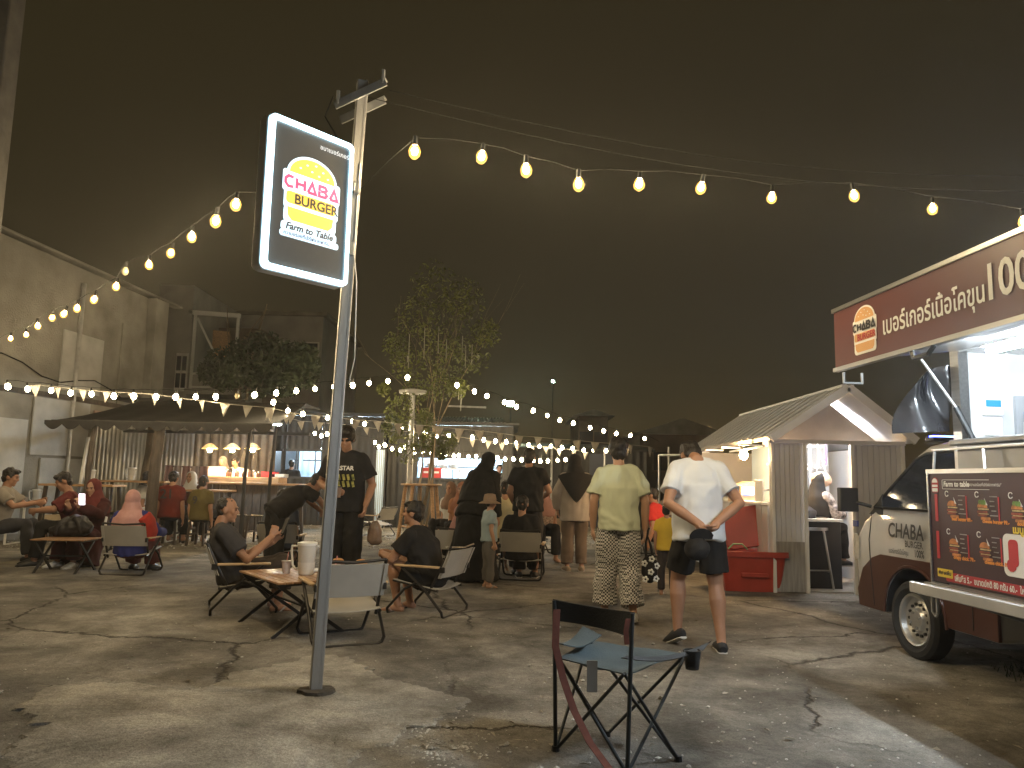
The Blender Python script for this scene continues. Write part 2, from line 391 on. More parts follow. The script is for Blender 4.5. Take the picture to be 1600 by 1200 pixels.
# ================================================================== LEFT BOUNDARY WALL (old rendered wall with boards)
wl = empty('boundary_wall', (-9.3, 8.0, 0), 0, 'tall old grey rendered wall with patched boards at the left edge', 'wall')
wdir = Vector((1.05, 9.6, 0)); wlen = wdir.length; wang = math.atan2(wdir.y, wdir.x); wl.rotation_euler = (0, 0, wang)
b = MB()   # local x along wall, -y faces the lot
b.add([(-6, 0, 0), (wlen, 0, 0), (wlen, 0, 5.15), (wlen - 3.0, 0, 5.2), (-6, 0, 5.35), (-6, .2, 0), (wlen, .2, 0), (wlen, .2, 5.15), (wlen - 3.0, .2, 5.2), (-6, .2, 5.35)],
      [(0, 1, 2, 3, 4), (9, 8, 7, 6, 5), (0, 5, 6, 1), (1, 6, 7, 2), (2, 7, 8, 3), (3, 8, 9, 4), (4, 9, 5, 0)])
b.build('render', M_conc, wl, smooth=0)
for (x0, x1, z0, z1, mm) in ((2.9, 4.2, .1, 1.45, M_sheetgrey), (2.6, 4.15, 1.5, 2.55, M_sheetgrey), (4.3, 4.95, .05, 2.45, M_pinkboard), (5.05, 6.0, .95, 2.35, M_sheetgrey), (5.1, 6.05, .02, .9, M_sheetgrey), (.2, 2.5, 0.1, 2.1, M_sheetgrey), (3.2, 4.4, 2.75, 3.9, M_sheetgrey), (5.0, 6.6, 2.6, 4.4, M_conc)):
    bb = MB(); x0 += 3.3; x1 += 3.3; bb.box(((x0 + x1) / 2, -.022 - .012 * random.random(), (z0 + z1) / 2), (x1 - x0, .03, z1 - z0), ry=random.uniform(-.008, .008)); bb.build('board', mm, wl, bevel=.004)
bb = MB(); bb.box((wlen - .25, -.12, 2.57), (.5, .22, 5.15)); bb.build('pilaster', M_conc, wl, bevel=.01)
for i in range(2):
    bb = MB(); bb.box((5.4 + i * 3.1, -.06, 2.6), (3.0, .06, .09), ry=.02 * (i - .5)); bb.build('batten', M_darkwood, wl)
b = MB(); b.box((1.8, .1, 5.37), (wlen + 8, .24, .05), ry=.013); b.build('coping', M_conc, wl, bevel=.015)
b = MB(); b.tube([(6.9, -.06, 0), (6.9, -.06, 4.9)], .045, 8); b.build('downpipe', M_steel, wl)
b = MB(); b.tube([(4.5 + k * .5, -.05, 3.1 + .12 * sin(k * 1.3) - .03 * k) for k in range(12)], .012, 5); b.build('cable', M_cable, wl)
# louvre vent high on the board
vent = MB(); vent.box((8.85, -.065, 2.02), (.42, .04, .2)); v_ = vent.build('vent', M_white, wl)
for i in range(3):
    bb = MB(); bb.box((8.85, -.09, 1.96 + i * .06), (.40, .02, .03), rx=.5); bb.build('slat', M_white, v_)
# tall grey column at the very left edge of the view
c_ = D(-14, 190, 7.0)
t = empty('concrete_column', (c_.x, c_.y, 0), .1, 'tall grey square column rising out of the top left corner', 'column')
b = MB(); b.box((0, 0, 3.6), (.26, .26, 7.2)); b.build('shaft', mat('dark_column_render', (.12, .115, .105), .9, var=.2, bump=.3), t, bevel=.015)
b = MB(); b.box((0, 0, 7.225), (.32, .32, .05)); b.build('capital', M_conc, t, bevel=.01)

# ================================================================== HOUSES BEHIND THE WALL
M_house = mat('house_render', (0.36, 0.35, 0.33), 0.9, var=0.2, scale=1.2, bump=0.3, detail=6)
M_housed = mat('brown_house_wall', (0.15, 0.115, 0.085), 0.85, var=0.25, scale=1.5)
Y0 = 22.0
def hx(px, py, y=Y0): q = D(px, py, y); return q.x, q.z
x0, z0 = hx(238, 604); x1, _ = hx(292, 604); _, zt = hx(238, 476)
h = empty('balcony_house', (x0, Y0, 0), 0, 'old two storey house with white railed balcony behind the wall', 'house')
xb, zb = hx(372, 492); xb -= x0
b = MB(); b.box(((x1 - x0) / 2, 3, zt / 2 + .3), (x1 - x0, 6, zt + .6)); b.build('wall', M_house, h, smooth=0)
b = MB(); b.box(((x1 - x0 + xb) / 2, 4, zb / 2), (xb - (x1 - x0), 3.9, zb)); b.build('back_wall', M_housed, h, smooth=0)
zf = hx(300, 606)[1]
b = MB(); b.box(((x1 - x0 + xb) / 2, 1.2, zf - .1), (xb - (x1 - x0) + .1, 2.5, .16)); b.build('balcony_floor', M_house, h)
for xx in (x1 - x0 + .06, xb - .02):
    b = MB(); b.box((xx, .1, (zf + zb) / 2), (.07, .07, zb - zf)); b.build('post', M_white, h)
b = MB(); b.bar((x1 - x0 - .1, .05, zb + .06), (xb + .05, .05, zb - .02), .1, .12); b.build('eave_beam', M_white, h)
b = MB(); b.bar((x1 - x0 + .12, .1, zb - .1), (xb * .72, .1, zf + 1.05), .05, .05); b.build('stay', M_white, h)
zr = hx(300, 583)[1]; zr2 = hx(300, 604)[1]
for zz in (zr, zr2):
    b = MB(); b.box(((x1 - x0 + xb * .72) / 2 + .04, .06, zz), (xb * .72 - (x1 - x0), .05, .05)); b.build('rail', M_white, h)
b = MB(); b.box(((x1 - x0 + xb * .72) / 2 + .04, .14, (zr + zr2) / 2), (xb * .72 - (x1 - x0) - .1, .02, zr - zr2 - .06)); b.build('balcony_panel', M_house, h)
b = MB(); b.box((x1 - x0 + .55, .9, (zr + zb) / 2 + .1), (.5, .04, .9), rz=.5); sc = b.build('carved_screen', M_wood, h)
w = MB(); w.box((x1 - x0 - .18, -.02, zf + .45), (.34, .05, 1.1)); w_ = w.build('window', M_white, h)
for i in range(2):
    for j in range(2):
        bb = MB(); bb.box((x1 - x0 - .26 + i * .16, -.05, zf + .2 + j * .5), (.12, .03, .42)); bb.build('pane', M_glass, w_)
xa, za = hx(370, 492, 26); xc, _ = hx(505, 500, 26)
h = empty('flat_roofed_house', (xa, 26, 0), 0, 'plain flat roofed house half hidden by the dark tree', 'house')
b = MB(); b.box(((xc - xa) / 2, 3, za / 2), (xc - xa, 6, za)); b.build('wall', M_house, h, smooth=0)
b = MB(); b.box(((xc - xa) / 2, 2.95, za + .06), (xc - xa + .3, 6.3, .12)); b.build('roof_slab', M_conc, h)
for i in range(3):
    w = MB(); w.box((.7 + i * .95, -.02, za - 1.35), (.6, .06, .9)); w_ = w.build('window', M_white, h)
    bb = MB(); bb.box((.7 + i * .95, -.055, za - 1.35), (.5, .03, .8)); bb.build('pane', M_glass, w_)

# ================================================================== TREES
def leaf_mesh(name, centers, n, size, m, parent, seed, fac=None):
    rs = np.random.RandomState(seed); C = np.array([c[0] for c in centers]); R = np.array([c[1] for c in centers])
    k = rs.randint(0, len(C), n); d = rs.normal(size=(n, 3)); d /= np.linalg.norm(d, axis=1)[:, None]
    P = C[k] + d * (R[k] * rs.uniform(.15, 1, n) ** .5)[:, None] if R.ndim == 1 else C[k] + d * R[k] * (rs.uniform(.15, 1, n) ** .5)[:, None]
    a = rs.normal(size=(n, 3)); a /= np.linalg.norm(a, axis=1)[:, None]
    c = rs.normal(size=(n, 3)); c -= a * (a * c).sum(1)[:, None]; c /= np.linalg.norm(c, axis=1)[:, None]
    s = size * rs.uniform(.6, 1.3, n)[:, None]
    nn = np.cross(a, c)
    V = np.stack([P - a * s, P + c * s * .42 + nn * s * .12, P + a * s, P - c * s * .42 + nn * s * .12], 1).reshape(-1, 3)
    me = bpy.data.meshes.new(name); me.from_pydata(V.tolist(), [], [(4 * i, 4 * i + 1, 4 * i + 2, 4 * i + 3) for i in range(n)])
    me.materials.append(m); o = bpy.data.objects.new(name, me); COL.objects.link(o); setp(o, parent); return o
def branch(b, p, d, L, r, depth, rnd, tips):
    pts = [p]; rr = [r]; q = p.copy(); dd = d.copy()
    for i in range(4):
        dd = (dd + Vector((rnd.uniform(-.16, .16), rnd.uniform(-.16, .16), rnd.uniform(-.04, .10)))).normalized()
        q = q + dd * (L / 4); pts.append(q.copy()); rr.append(r * (1 - .13 * (i + 1)))
    b.tube(pts, rr, 6)
    if depth == 0: tips.append(q); return
    for i in range(rnd.choice((2, 3))):
        nd = (dd + Vector((rnd.uniform(-.6, .6), rnd.uniform(-.6, .6), rnd.uniform(-.05, .5)))).normalized()
        branch(b, q - dd * L * rnd.uniform(0, .2), nd, L * rnd.uniform(.6, .8), rr[-1] * .72, depth - 1, rnd, tips)
TB = G(655, 851); TB.y += .55; TB.x *= (TB.y) / (TB.y - .55)
tr = empty('slender_tree', (TB.x, TB.y, 0), 0, 'slender young tree growing through the round bar table', 'tree')
rnd = random.Random(5); b = MB(); tips = []
branch(b, Vector((0, 0, 0)), Vector((.03, 0, 1)), 2.3, .045, 3, rnd, tips)
branch(b, Vector((-.08, .05, 0)), Vector((-.06, .05, 1)), 2.0, .03, 3, rnd, tips)
branch(b, Vector((.05, -.04, 0)), Vector((.12, -.02, 1)), 2.2, .028, 3, rnd, tips)
b.build('trunk', M_bark, tr, smooth=60)
ks = TB.y / F
def tl(px, py, dy=0): q = D(px, py, TB.y + dy); return (q.x - TB.x, dy, q.z)
cl = []
for (px, py, r, dy) in ((625, 640, .34, -.2), (618, 668, .30, -.3), (640, 700, .32, 0), (690, 600, .36, -.2), (715, 605, .22, -.35), (650, 610, .3, .2), (640, 570, .42, .1), (690, 560, .45, .2), (735, 560, .4, -.1),
                    (700, 520, .55, 0), (650, 500, .5, .2), (620, 540, .3, .3), (760, 520, .32, 0), (680, 450, .6, .1), (725, 470, .45, -.1), (600, 608, .14, 0), (668, 690, .25, .1), (700, 690, .22, .1), (665, 655, .22, 0), (690, 708, .14, .2)):
    cl.append((tl(px, py, dy), r))
leaf_mesh('crown', cl, 5200, .045, M_leaf, tr, 3)
bt = MB(); rr = random.Random(8)
for t_ in tips[:60]: cl.append((tuple(t_), .22))
# dark broad tree behind the wall
q = D(395, 600, 19.0); tr2 = empty('dark_tree', (q.x, 19.0, 0), 0, 'dark spreading tree silhouette in front of the flat roofed house', 'tree')
b = MB(); tips = []; branch(b, Vector((0, 0, 0)), Vector((.0, 0, 1)), 3.0, .14, 2, random.Random(3), tips); b.build('trunk', M_bark, tr2, smooth=60)
cl = []
for (px, py, r) in ((345, 572, .5), (375, 560, .6), (410, 556, .65), (440, 565, .6), (465, 575, .5), (360, 590, .4), (400, 590, .5), (450, 598, .4), (480, 560, .35), (335, 585, .3)):
    v = D(px, py, 19.0); cl.append(((v.x - q.x, random.uniform(-.4, .4), v.z), r))
leaf_mesh('crown', cl, 5200, .09, M_leafd, tr2, 4)

# ================================================================== round bar table and lamp post by the tree
t = empty('round_bar_table', (TB.x, TB.y, 0), 0, 'tall round wooden bar table built around the slender tree', 'table')
b = MB(); n = 20
ro, ri = .40, .09; vs = []; fs = []
for zz in (1.08, 1.115):
    for rad in (ro, ri):
        for i in range(n): vs.append((rad * cos(2 * pi * i / n), rad * sin(2 * pi * i / n), zz))
for i in range(n):
    j = (i + 1) % n; fs += [(i, j, n + j, n + i), (2 * n + i, 3 * n + i, 3 * n + j, 2 * n + j), (i, 2 * n + i, 2 * n + j, j), (n + i, n + j, 3 * n + j, 3 * n + i)]
b.add(vs, fs); b.build('tabletop', M_wood, t, bevel=.006)
for i in range(5):
    a = 2 * pi * i / 5 + .5; bb = MB(); bb.tube([(.31 * cos(a), .31 * sin(a), 1.08), (.43 * cos(a), .43 * sin(a), 0)], .036, 8); bb.build('leg', M_wood, t)
for i in range(5):
    a = 2 * pi * i / 5 + .5; c2 = 2 * pi * (i + 1) / 5 + .5
    bb = MB(); bb.tube([(.39 * cos(a), .39 * sin(a), .3), (.39 * cos(c2), .39 * sin(c2), .3)], .016, 6); bb.build('stretcher', M_wood, t)
q = D(645, 612, 15.2); t = empty('lamp_post', (q.x, 15.2, 0), 0, 'grey lamp post with flat disc head behind the slender tree', 'lamp')
b = MB(); b.tube([(0, 0, 0), (0, 0, q.z - .05)], [.065, .05], 10); b.build('post', M_steel, t)
b = MB(); b.tube([(0, 0, q.z - .04), (0, 0, q.z + .02), (0, 0, q.z + .06)], [.26, .28, .05], 18); b.build('disc_head', M_steel, t)
# unlit hanging tube lights in the tree (meteor tubes)
k = 0
for (px, y0, y1) in ((640, 522, 575), (664, 512, 560), (686, 510, 552), (698, 530, 560), (723, 525, 562), (728, 540, 575), (738, 538, 572), (717, 604, 625), (721, 605, 642), (637, 556, 566)):
    a = D(px, y0, TB.y - .25 - .02 * k); c2 = D(px + 1, y1, TB.y - .25 - .02 * k); k += 1
    t = empty('meteor_tube', (a.x, a.y, a.z), 0, 'clear tube light hanging among the tree leaves', 'tube light', 'clear tube lights hanging in the slender tree')
    L_ = a.z - c2.z
    b = MB(); b.tube([(0, 0, 0), (0, 0, -L_)], .008, 6); b.build('tube', mat('clear_tube', (.22, .22, .18), .3, var=.1), t)
    b = MB(); b.tube([(0, 0, .02), (0, 0, 0)], .014, 6); b.build('cap', M_socket, t)

# ================================================================== AWNING / BAR SHED ON THE LEFT
def corr(b, x0, x1, z0, z1, y, pitch=.08, amp=.012, flip=False):
    n = max(2, int((x1 - x0) / pitch * 4)); vs = []; fs = []
    for i in range(n + 1):
        x = x0 + (x1 - x0) * i / n; yy = y + amp * sin(2 * pi * (x - x0) / pitch)
        vs += [(x, yy, z0), (x, yy, z1)]
    for i in range(n): fs.append((2 * i, 2 * i + 2, 2 * i + 3, 2 * i + 1))
    b.add(vs, fs)
YA = 12.6
def ax(px, py, y=YA): q = D(px, py, y); return q.x, q.z
xL, zE = ax(70, 658); xR, zE2 = ax(425, 668); _, zT = ax(200, 608)
sh = empty('black_awning', (0, 0, 0), 0, 'black tarpaulin awning with scalloped edge over the bar tables', 'awning')
def roof_fn(u, v):
    x = xL + (xR - xL) * u; y = YA + 3.2 * v
    z = zE + .02 * u + (zT - zE) * min(1, v * 1.6) - .05 * sin(pi * min(1, v * 1.6)) + .012 * sin(u * 40) * (1 - v)
    return Vector((x + .55 * min(1, v * 1.6) * (1 - u), y, z))
b = MB(); b.sheet(roof_fn, 48, 8, .01); b.build('roof_cloth', M_tent, sh, smooth=60)
b = MB(); n = 13
for i in range(n):
    xa = xL + (xR - xL) * i / n; xb2 = xL + (xR - xL) * (i + 1) / n; w = xb2 - xa
    poly = [(xa, zE + .02)] + [(xa + w * k / 8, zE - .04 - .09 * sin(pi * k / 8)) for k in range(9)] + [(xb2, zE + .02)]
    b = MB(); b.prism(poly, YA - .012, YA); b.build('scallop', M_tent, sh, smooth=0)
for (px, y0, y1, r) in ((128, 660, 838, .05), (236, 650, 790, .10), (378, 640, 800, .035), (418, 640, 800, .03)):
    yy = YA + (.15 if px < 300 else .6); p0 = D(px, y1, yy); b = MB()
    b.tube([(p0.x, yy, 0), (p0.x + .01, yy, 1.2), (p0.x + .06, yy, zE + .05)], [r, r * .95, r * .85], 8); b.build('post', M_darkwood if r > .04 else M_black, sh)
for yy in (YA + .03, YA + 2.4):
    b = MB(); b.bar((xL + .1, yy, zE - .0), (xR, yy, zE + .01), .05, .06); b.build('eave_bar', M_black, sh)
# zinc sheet wall behind the tables
YZ = 15.6
xz0 = ax(143, 700, YZ)[0]; xz1 = ax(300, 700, YZ)[0]; ztz = 2.35
zw = empty('zinc_sheet_wall', (0, YZ, 0), 0, 'shiny corrugated zinc sheets standing behind the bar tables', 'wall')
for i in range(4):
    a = xz0 + (xz1 - xz0) * i / 4; c2 = xz0 + (xz1 - xz0) * (i + 1) / 4 + .03
    b = MB(); corr(b, a, c2, .02, ztz + random.uniform(-.05, .05), .014 * (i % 2), .085, .014); o = b.build('sheet', M_zinc, zw, smooth=80)
b = MB(); b.box(((xz0 + xz1) / 2, .06, 2.2), (xz1 - xz0, .05, .05)); b.build('rail', M_darkwood, zw)
p = D(236, 700, YZ - .2); t = empty('rough_tree_post', (p.x, YZ - .25, 0), 0, 'rough tree trunk post with cut branch stub before zinc sheets', 'post')
b = MB(); b.tube([(0, 0, 0), (-.03, 0, .9), (.02, .02, 1.6), (.05, 0, 2.5)], [.15, .13, .11, .10], 10); b.build('trunk', M_bark, t, smooth=60)
b = MB(); b.tube([(.05, 0, 1.5), (.2, -.05, 1.62), (.3, -.05, 1.6)], [.04, .03, .015], 6); b.build('branch_stub', M_bark, t, smooth=60)
p0 = D(122, 775, 13.6); p1 = D(138, 683, 13.6); t = tag(MB().tube([p0 - Vector((.02, .1, 1.0)), p1], .03, 8).build('leaning_pipe', M_white), 'white pipe leaning against the wall under the awning', 'pipe')
t = empty('hanging_cloths', (0, 15.3, 0), 0, 'faded pink cloths draped over a rail left of the bar counter', 'cloths')
c0_ = D(258, 735, 15.3); c1_ = D(326, 735, 15.3); b = MB(); b.tube([(c0_.x, 0, 1.36), (c1_.x, 0, 1.34)], .015, 6); b.build('rail', M_black, t)
for e_ in (c0_.x + .05, c1_.x - .05): b = MB(); b.tube([(e_, 0, 0), (e_, 0, 1.36)], .02, 6); b.build('rail_post', M_black, t)
for i in range(5):
    xx = c0_.x + (c1_.x - c0_.x) * (i + .5) / 5; b = MB()
    b.sheet(lambda u, v: Vector((xx + (u - .5) * .15 * (1 + .25 * v), -.02 + .018 * sin(u * 9 + i) * (.4 + v) - .02 * v, 1.365 - (.42 + .05 * (i % 3)) * v)), 10, 5, .004); b.build('cloth', mat('faded_pink_cloth%d' % (i % 2), ((.34, .20, .19), (.42, .34, .31))[i % 2], .85, var=.15), t, smooth=70)
# back wall of the bar (black corrugated)
YB = 19.0
xb0 = ax(298, 700, YB)[0]; xb1 = ax(430, 700, YB)[0]
bw = empty('bar_back_wall', (0, YB, 0), 0, 'dark corrugated metal wall behind the bar counter', 'wall')
n = 3
for i in range(n):
    a = xb0 + (xb1 - xb0) * i / n; c2 = xb0 + (xb1 - xb0) * (i + 1) / n
    b = MB(); corr(b, a, c2 + .02, 0, 3.0, .012 * (i % 2), .2, .03); b.build('sheet', mat('brown_corrugated', (0.10, 0.075, 0.05), .5, .2, var=.25), bw, smooth=70)
# bar roof slab
b = MB(); b.box(((xb0 + xb1) / 2, 17.6, 2.72), (xb1 - xb0 + .6, 3.6, .06)); rf = b.build('bar_roof', M_blackc, smooth=0); tag(rf, 'dark flat sheet roof over the bar counter', 'roof')
# bar counter
YC = 16.9
x0 = ax(322, 745, YC)[0]; x1 = ax(438, 745, YC)[0]
bc = empty('bar_counter', ((x0 + x1) / 2, YC, 0), 0, 'wooden bar counter lit by three pendant lamps', 'counter')
Lc = x1 - x0
b = MB(); b.box((0, .05, 1.10), (Lc + .1, .62, .14)); b.build('countertop', M_wood, bc, bevel=.01)
for i in range(9):
    b = MB(); b.box((-Lc / 2 + (i + .5) * Lc / 9, -.10, .51), (Lc / 9 - .012, .03, 1.02)); b.build('plank', M_darkwood, bc, bevel=.003)
b = MB(); b.box((0, .1, .5), (Lc, .35, 1.0)); b.build('carcass', M_black, bc)
# things on the counter
for i, (dx, c_, lab, cat, hh) in enumerate(((-.75, (0.55, 0.53, 0.5), 'white box at the left end of the bar counter', 'box', .2), (.72, (0.55, 0.03, 0.03), 'red plastic basket on the bar counter', 'basket', .11), (1.1 if False else .98, (0.45, 0.44, 0.42), 'white tray at the right end of the bar counter', 'tray', .07))):
    x = dx * Lc / 2; t = empty('counter_' + cat, (bc.location.x + x, YC, 1.172), 0, lab, cat)
    m_ = mat('counter_' + cat, c_, .5); b = MB(); w = .3 if i else .34
    b.box((0, 0, .005), (w, .24, .01)); b.build('base', m_, t)
    for s in (-1, 1):
        b = MB(); b.box((s * w / 2, 0, hh / 2 + .01), (.012, .25, hh)); b.build('side', m_, t)
        b = MB(); b.box((0, s * .125, hh / 2 + .01), (w - .013, .012, hh - .004)); b.build('side', m_, t)
M_jar = mat('brown_sauce_bottle', (0.10, 0.05, 0.03), .25, var=.5, scale=3); M_jarw = mat('pale_jar', (0.6, 0.56, 0.48), .3)
for i in range(14):
    x = bc.location.x - .42 * Lc / 2 + i * .052 * Lc / 2 * 1.25; hh = random.uniform(.10, .17); mm = M_jar if i % 3 else M_jarw
    t = empty('sauce_bottle', (x, YC - .12 + random.uniform(-.06, .1), 1.172), 0, 'small bottle in the row along the bar counter', 'bottle', 'bottles along the bar counter')
    b = MB(); b.tube([(0, 0, 0), (0, 0, hh * .65), (0, 0, hh * .8), (0, 0, hh)], [.03, .03, .014, .012], 10); b.build('body', mm, t)
    b = MB(); b.tube([(0, 0, hh), (0, 0, hh + .02)], .015, 8); b.build('cap', M_white if i % 2 else M_socket, t)
# pendant lamps over the bar
M_pend = mat('pendant_glow', (1, .9, .7), .3, emit=(1.0, .66, .30), estr=260)
M_shade = mat('amber_glass_shade', (0.85, 0.62, 0.30), .25, trans=.6, var=.1)
for k, (px, lab) in enumerate(((328, 'leftmost glowing amber pendant lamp over the bar counter'), (363, 'middle glowing amber pendant lamp over the bar counter'), (395, 'rightmost glowing amber pendant lamp over the bar counter'))):
    q = D(px, 700, 16.6); t = empty('pendant_lamp', (q.x, 16.6, q.z), 0, lab, 'lamp', 'pendant lamps over the bar')
    b = MB(); b.tube([(0, 0, .09), (0, 0, 2.69 - q.z)], .008, 5); b.build('cord', M_cable, t)
    b = MB(); b.sheet(lambda u, v: Vector(((.03 + .14 * v) * cos(2 * pi * u), (.03 + .14 * v) * sin(2 * pi * u), .1 - .12 * v ** 1.5)), 16, 4, .006); b.build('lamp_shade', M_shade, t, smooth=60)
    b = MB(); b.ell((0, 0, -.045), .05, n=8, m=6); b.build('bulb', M_pend, t)
# ceiling fan tube lights under bar roof
for (px, py, L_, lab) in ((362, 667, .9, 'cool tube light hanging under the bar roof, left one'), (405, 663, .95, 'cool tube light hanging under the bar roof, right one')):
    q = D(px, py, 15.9); t = empty('tube_light', (q.x, 15.9, q.z), 0, lab, 'light', 'tube lights under the bar roof')
    b = MB(); b.box((0, 0, .03), (L_, .06, .03)); b.build('housing', M_white, t)
    b = MB(); b.tube([(-L_ / 2 + .03, 0, 0), (L_ / 2 - .03, 0, 0)], .014, 8); b.build('tube', M_tubec, t)
    for s in (-1, 1):
        b = MB(); b.tube([(s * L_ * .35, 0, .045), (s * L_ * .35, 0, 2.69 - q.z)], .005, 4); b.build('hanger', M_cable, t)

# ================================================================== KITCHEN CONTAINERS (black, lit serving windows)
def container(name, pxa, pxb, y, openings, ztop, label, roof_over=.5):
    """front wall at depth y with rectangular openings given in pixels (x0,x1,ytop,ybot); lit room behind"""
    xa = D(pxa, 730, y).x; xb_ = D(pxb, 730, y).x
    c = empty(name, (xa, y, 0), 0, label, 'kitchen')
    ops = []
    for (p0, p1, q0, q1) in openings:
        a = D(p0, q1, y); d = D(p1, q0, y); ops.append((a.x - xa, d.x - xa, a.z, d.z))
    ops.sort(); Wd = xb_ - xa; cur = 0; segs = []
    for (a, d, zl, zh) in ops:
        segs += [(cur, a, 0, ztop), (a, d, 0, zl), (a, d, zh, ztop)]; cur = d
    segs.append((cur, Wd, 0, ztop))
    for (a, d, zl, zh) in segs:
        if d - a < .02 or zh - zl < .02: continue
        b = MB(); corr(b, a, d, zl, zh, 0, .16, .018); b.build('wall_sheet', M_blackc, c, smooth=70)
    b = MB(); b.box((Wd / 2, 1.25 - roof_over / 2, ztop + .03), (Wd + .3, 2.6 + roof_over, .05)); b.build('roof', M_blackc, c, smooth=0)
    for s in (0, 1):
        b = MB(); b.box((s * Wd, 1.3, ztop / 2), (.04, 2.5, ztop)); b.build('side_wall', M_blackc, c, smooth=0)
    b = MB(); corr(b, .03, Wd - .03, .01, ztop - .02, 2.45, .18, .02); b.build('back_wall', M_room, c, smooth=70)
    for (a, d, zl, zh) in ops:
        for (zz) in (zl - .0, zh):
            bb = MB(); bb.box(((a + d) / 2, -.03, zz), (d - a + .1, .08, .06)); bb.build('window_frame', M_black, c)
        if zl > .8:
            for i in (1, 2):
                bb = MB(); bb.box((a + (d - a) * i / 3 + .05, 1.6, (zl + zh) / 2), (.035, .035, zh - zl + .6)); bb.build('stud', M_black, c)
            bb = MB(); bb.box(((a + d) / 2, 1.62, zh - .22), (d - a, .03, .035)); bb.build('stud', M_black, c)
            bb = MB(); bb.tube([(a + .1, .9, zh + .08), (d - .1, .9, zh + .08)], .02, 8); bb.build('tube_light', M_tubec, c)
    bb = MB(); bb.tube([(.2, 1.2, ztop - .25), (Wd - .2, 1.2, ztop - .25)], .02, 8); bb.build('tube_light', M_tubec, c)
    return c, ops, xa
k1, ops1, xa1 = container('grill_kitchen', 424, 600, 19.6, [(428, 440, 703, 742), (445, 502, 704, 746)], 2.75, 'dark kitchen hut with bright blue lit serving window beside the bar')
# door room between the kitchens
k2, ops2, xa2 = container('kitchen_container', 606, 800, 19.2, [(652, 785, 716, 748)], 2.55, 'black corrugated kitchen container with wide blue lit window behind the tree')
# door frame with white slats to the left of the second kitchen
q0 = D(585, 784, 19.0); q1 = D(604, 700, 19.0)
t = empty('slatted_door', (q0.x, 18.9, 0), 0, 'pale slatted door standing lit between the two kitchens', 'door')
wd = q1.x - q0.x; b = MB()
for s in (0, wd): b.box((s, 0, q1.z / 2), (.04, .05, q1.z))
b.box((wd / 2, 0, q1.z), (wd + .04, .05, .05)); b.build('frame', M_black, t)
for i in range(5):
    bb = MB(); bb.box((wd * (i + .5) / 5, .01, q1.z / 2), (wd / 5 - .012, .02, q1.z - .1)); bb.build('slat', M_room, t)
# red crates and shelf in the wide window
cx = xa2 + ops2[0][0]; zl = ops2[0][2]
for i in range(2):
    t = empty('red_crate', (cx + .16 + i * .27, 19.75, zl + .02), 0, ('left' if i == 0 else 'right') + ' red plastic crate on the kitchen window shelf', 'crate', 'red crates in the kitchen')
    mm = mat('red_crate', (0.5, 0.03, 0.03), .45)
    b = MB(); b.box((0, 0, .12), (.22, .2, .24)); b.build('body', mm, t, bevel=.008)
    b = MB(); b.box((0, -.105, .15), (.12, .012, .05)); b.build('label_patch', M_white, t)
    b = MB(); b.box((0, 0, .25), (.24, .22, .025)); b.build('rim', mm, t)
t = empty('kitchen_shelf', (cx + .55, 20.2, zl + .28), 0, 'white wire shelf with bags behind the red crates', 'shelf')
b = MB(); b.box((0, 0, 0), (1.0, .35, .03)); b.build('board', M_white, t)
for i in range(3):
    b = MB(); b.ell((-.3 + i * .28, 0, .10), (.14, .12, .09)); b.build('bag', mat('clear_bag', (.5, .5, .48), .2, var=.4, scale=14), t)
b = MB(); b.box((-.42, 0, -.13), (.03, .3, .26)); b.build('bracket', M_white, t)
b = MB(); b.box((.42, 0, -.13), (.03, .3, .26)); b.build('bracket', M_white, t)
# sloping corrugated roof over the container
p0 = D(676, 700, 19.2); p1 = D(790, 702, 19.2); pt = D(690, 652, 22.0)
rz_ = empty('corrugated_roof', (0, 0, 0), 0, 'sloping corrugated metal roof above the wide kitchen window', 'roof')
nst = 8
for i in range(nst):
    b = MB()
    def rf_(u, v, i=i):
        uu = (i + u * 1.02) / nst
        x = (p0.x - .3) + (p1.x - p0.x + .3) * uu; A = Vector((x, 18.85, 2.62)); B = Vector((x - .15, 22.0, pt.z))
        r = A.lerp(B, v); r.z += .022 * sin(uu * nst * 2 * pi * 3) + .004 * (i % 2); return r
    b.sheet(rf_, 12, 2, .0); b.build('sheet', M_roof, rz_, smooth=80)
b = MB(); b.bar((p0.x + .1, 21.9, pt.z + .32), (p1.x - .6, 21.9, pt.z + .3), .04, .05); b.build('ridge_pipe', M_steel, rz_)

# ================================================================== DARK BACKGROUND ON THE RIGHT
Yr = 21.5
xa = D(800, 700, Yr).x; xb_ = D(1010, 700, Yr).x
t = empty('dark_shed', (xa, Yr, 0), 0, 'dark corrugated shed with a dull blue door behind the walkers', 'shed')
b = MB(); corr(b, 0, xb_ - xa, 0, 2.15, 0, .2, .02); b.build('wall', M_blackc, t, smooth=70)
b = MB(); b.box(((xb_ - xa) / 2, 1.5, 2.25), (xb_ - xa + .4, 3.6, .06), rx=.08); b.build('roof', M_blackc, t, smooth=0)
dx = D(945, 700, Yr).x - xa; b = MB(); b.box((dx, -.05, 1.0), (.85, .04, 2.0)); d_ = b.build('door', mat('dull_blue_door', (.045, .055, .085), .5), t)
b = MB(); b.box((dx + .34, -.09, 1.0), (.03, .05, .12)); b.build('door_handle', M_steel, d_)
for px in (862, 938, 1022):
    b = MB(); q = D(px, 720, 20.6); b.tube([(0, 0, 0), (0, 0, 2.1)], .03, 8)
    tag(b.build('string_light_post', M_steel, loc=(q.x, 20.6 - (px - 862) * .012, 0)), {862: 'thin grey post behind the standing man in black', 938: 'thin grey post before the dull blue door', 1022: 'thin grey post left of the man in white T-shirt'}[px], 'post', 'thin posts carrying the lights')
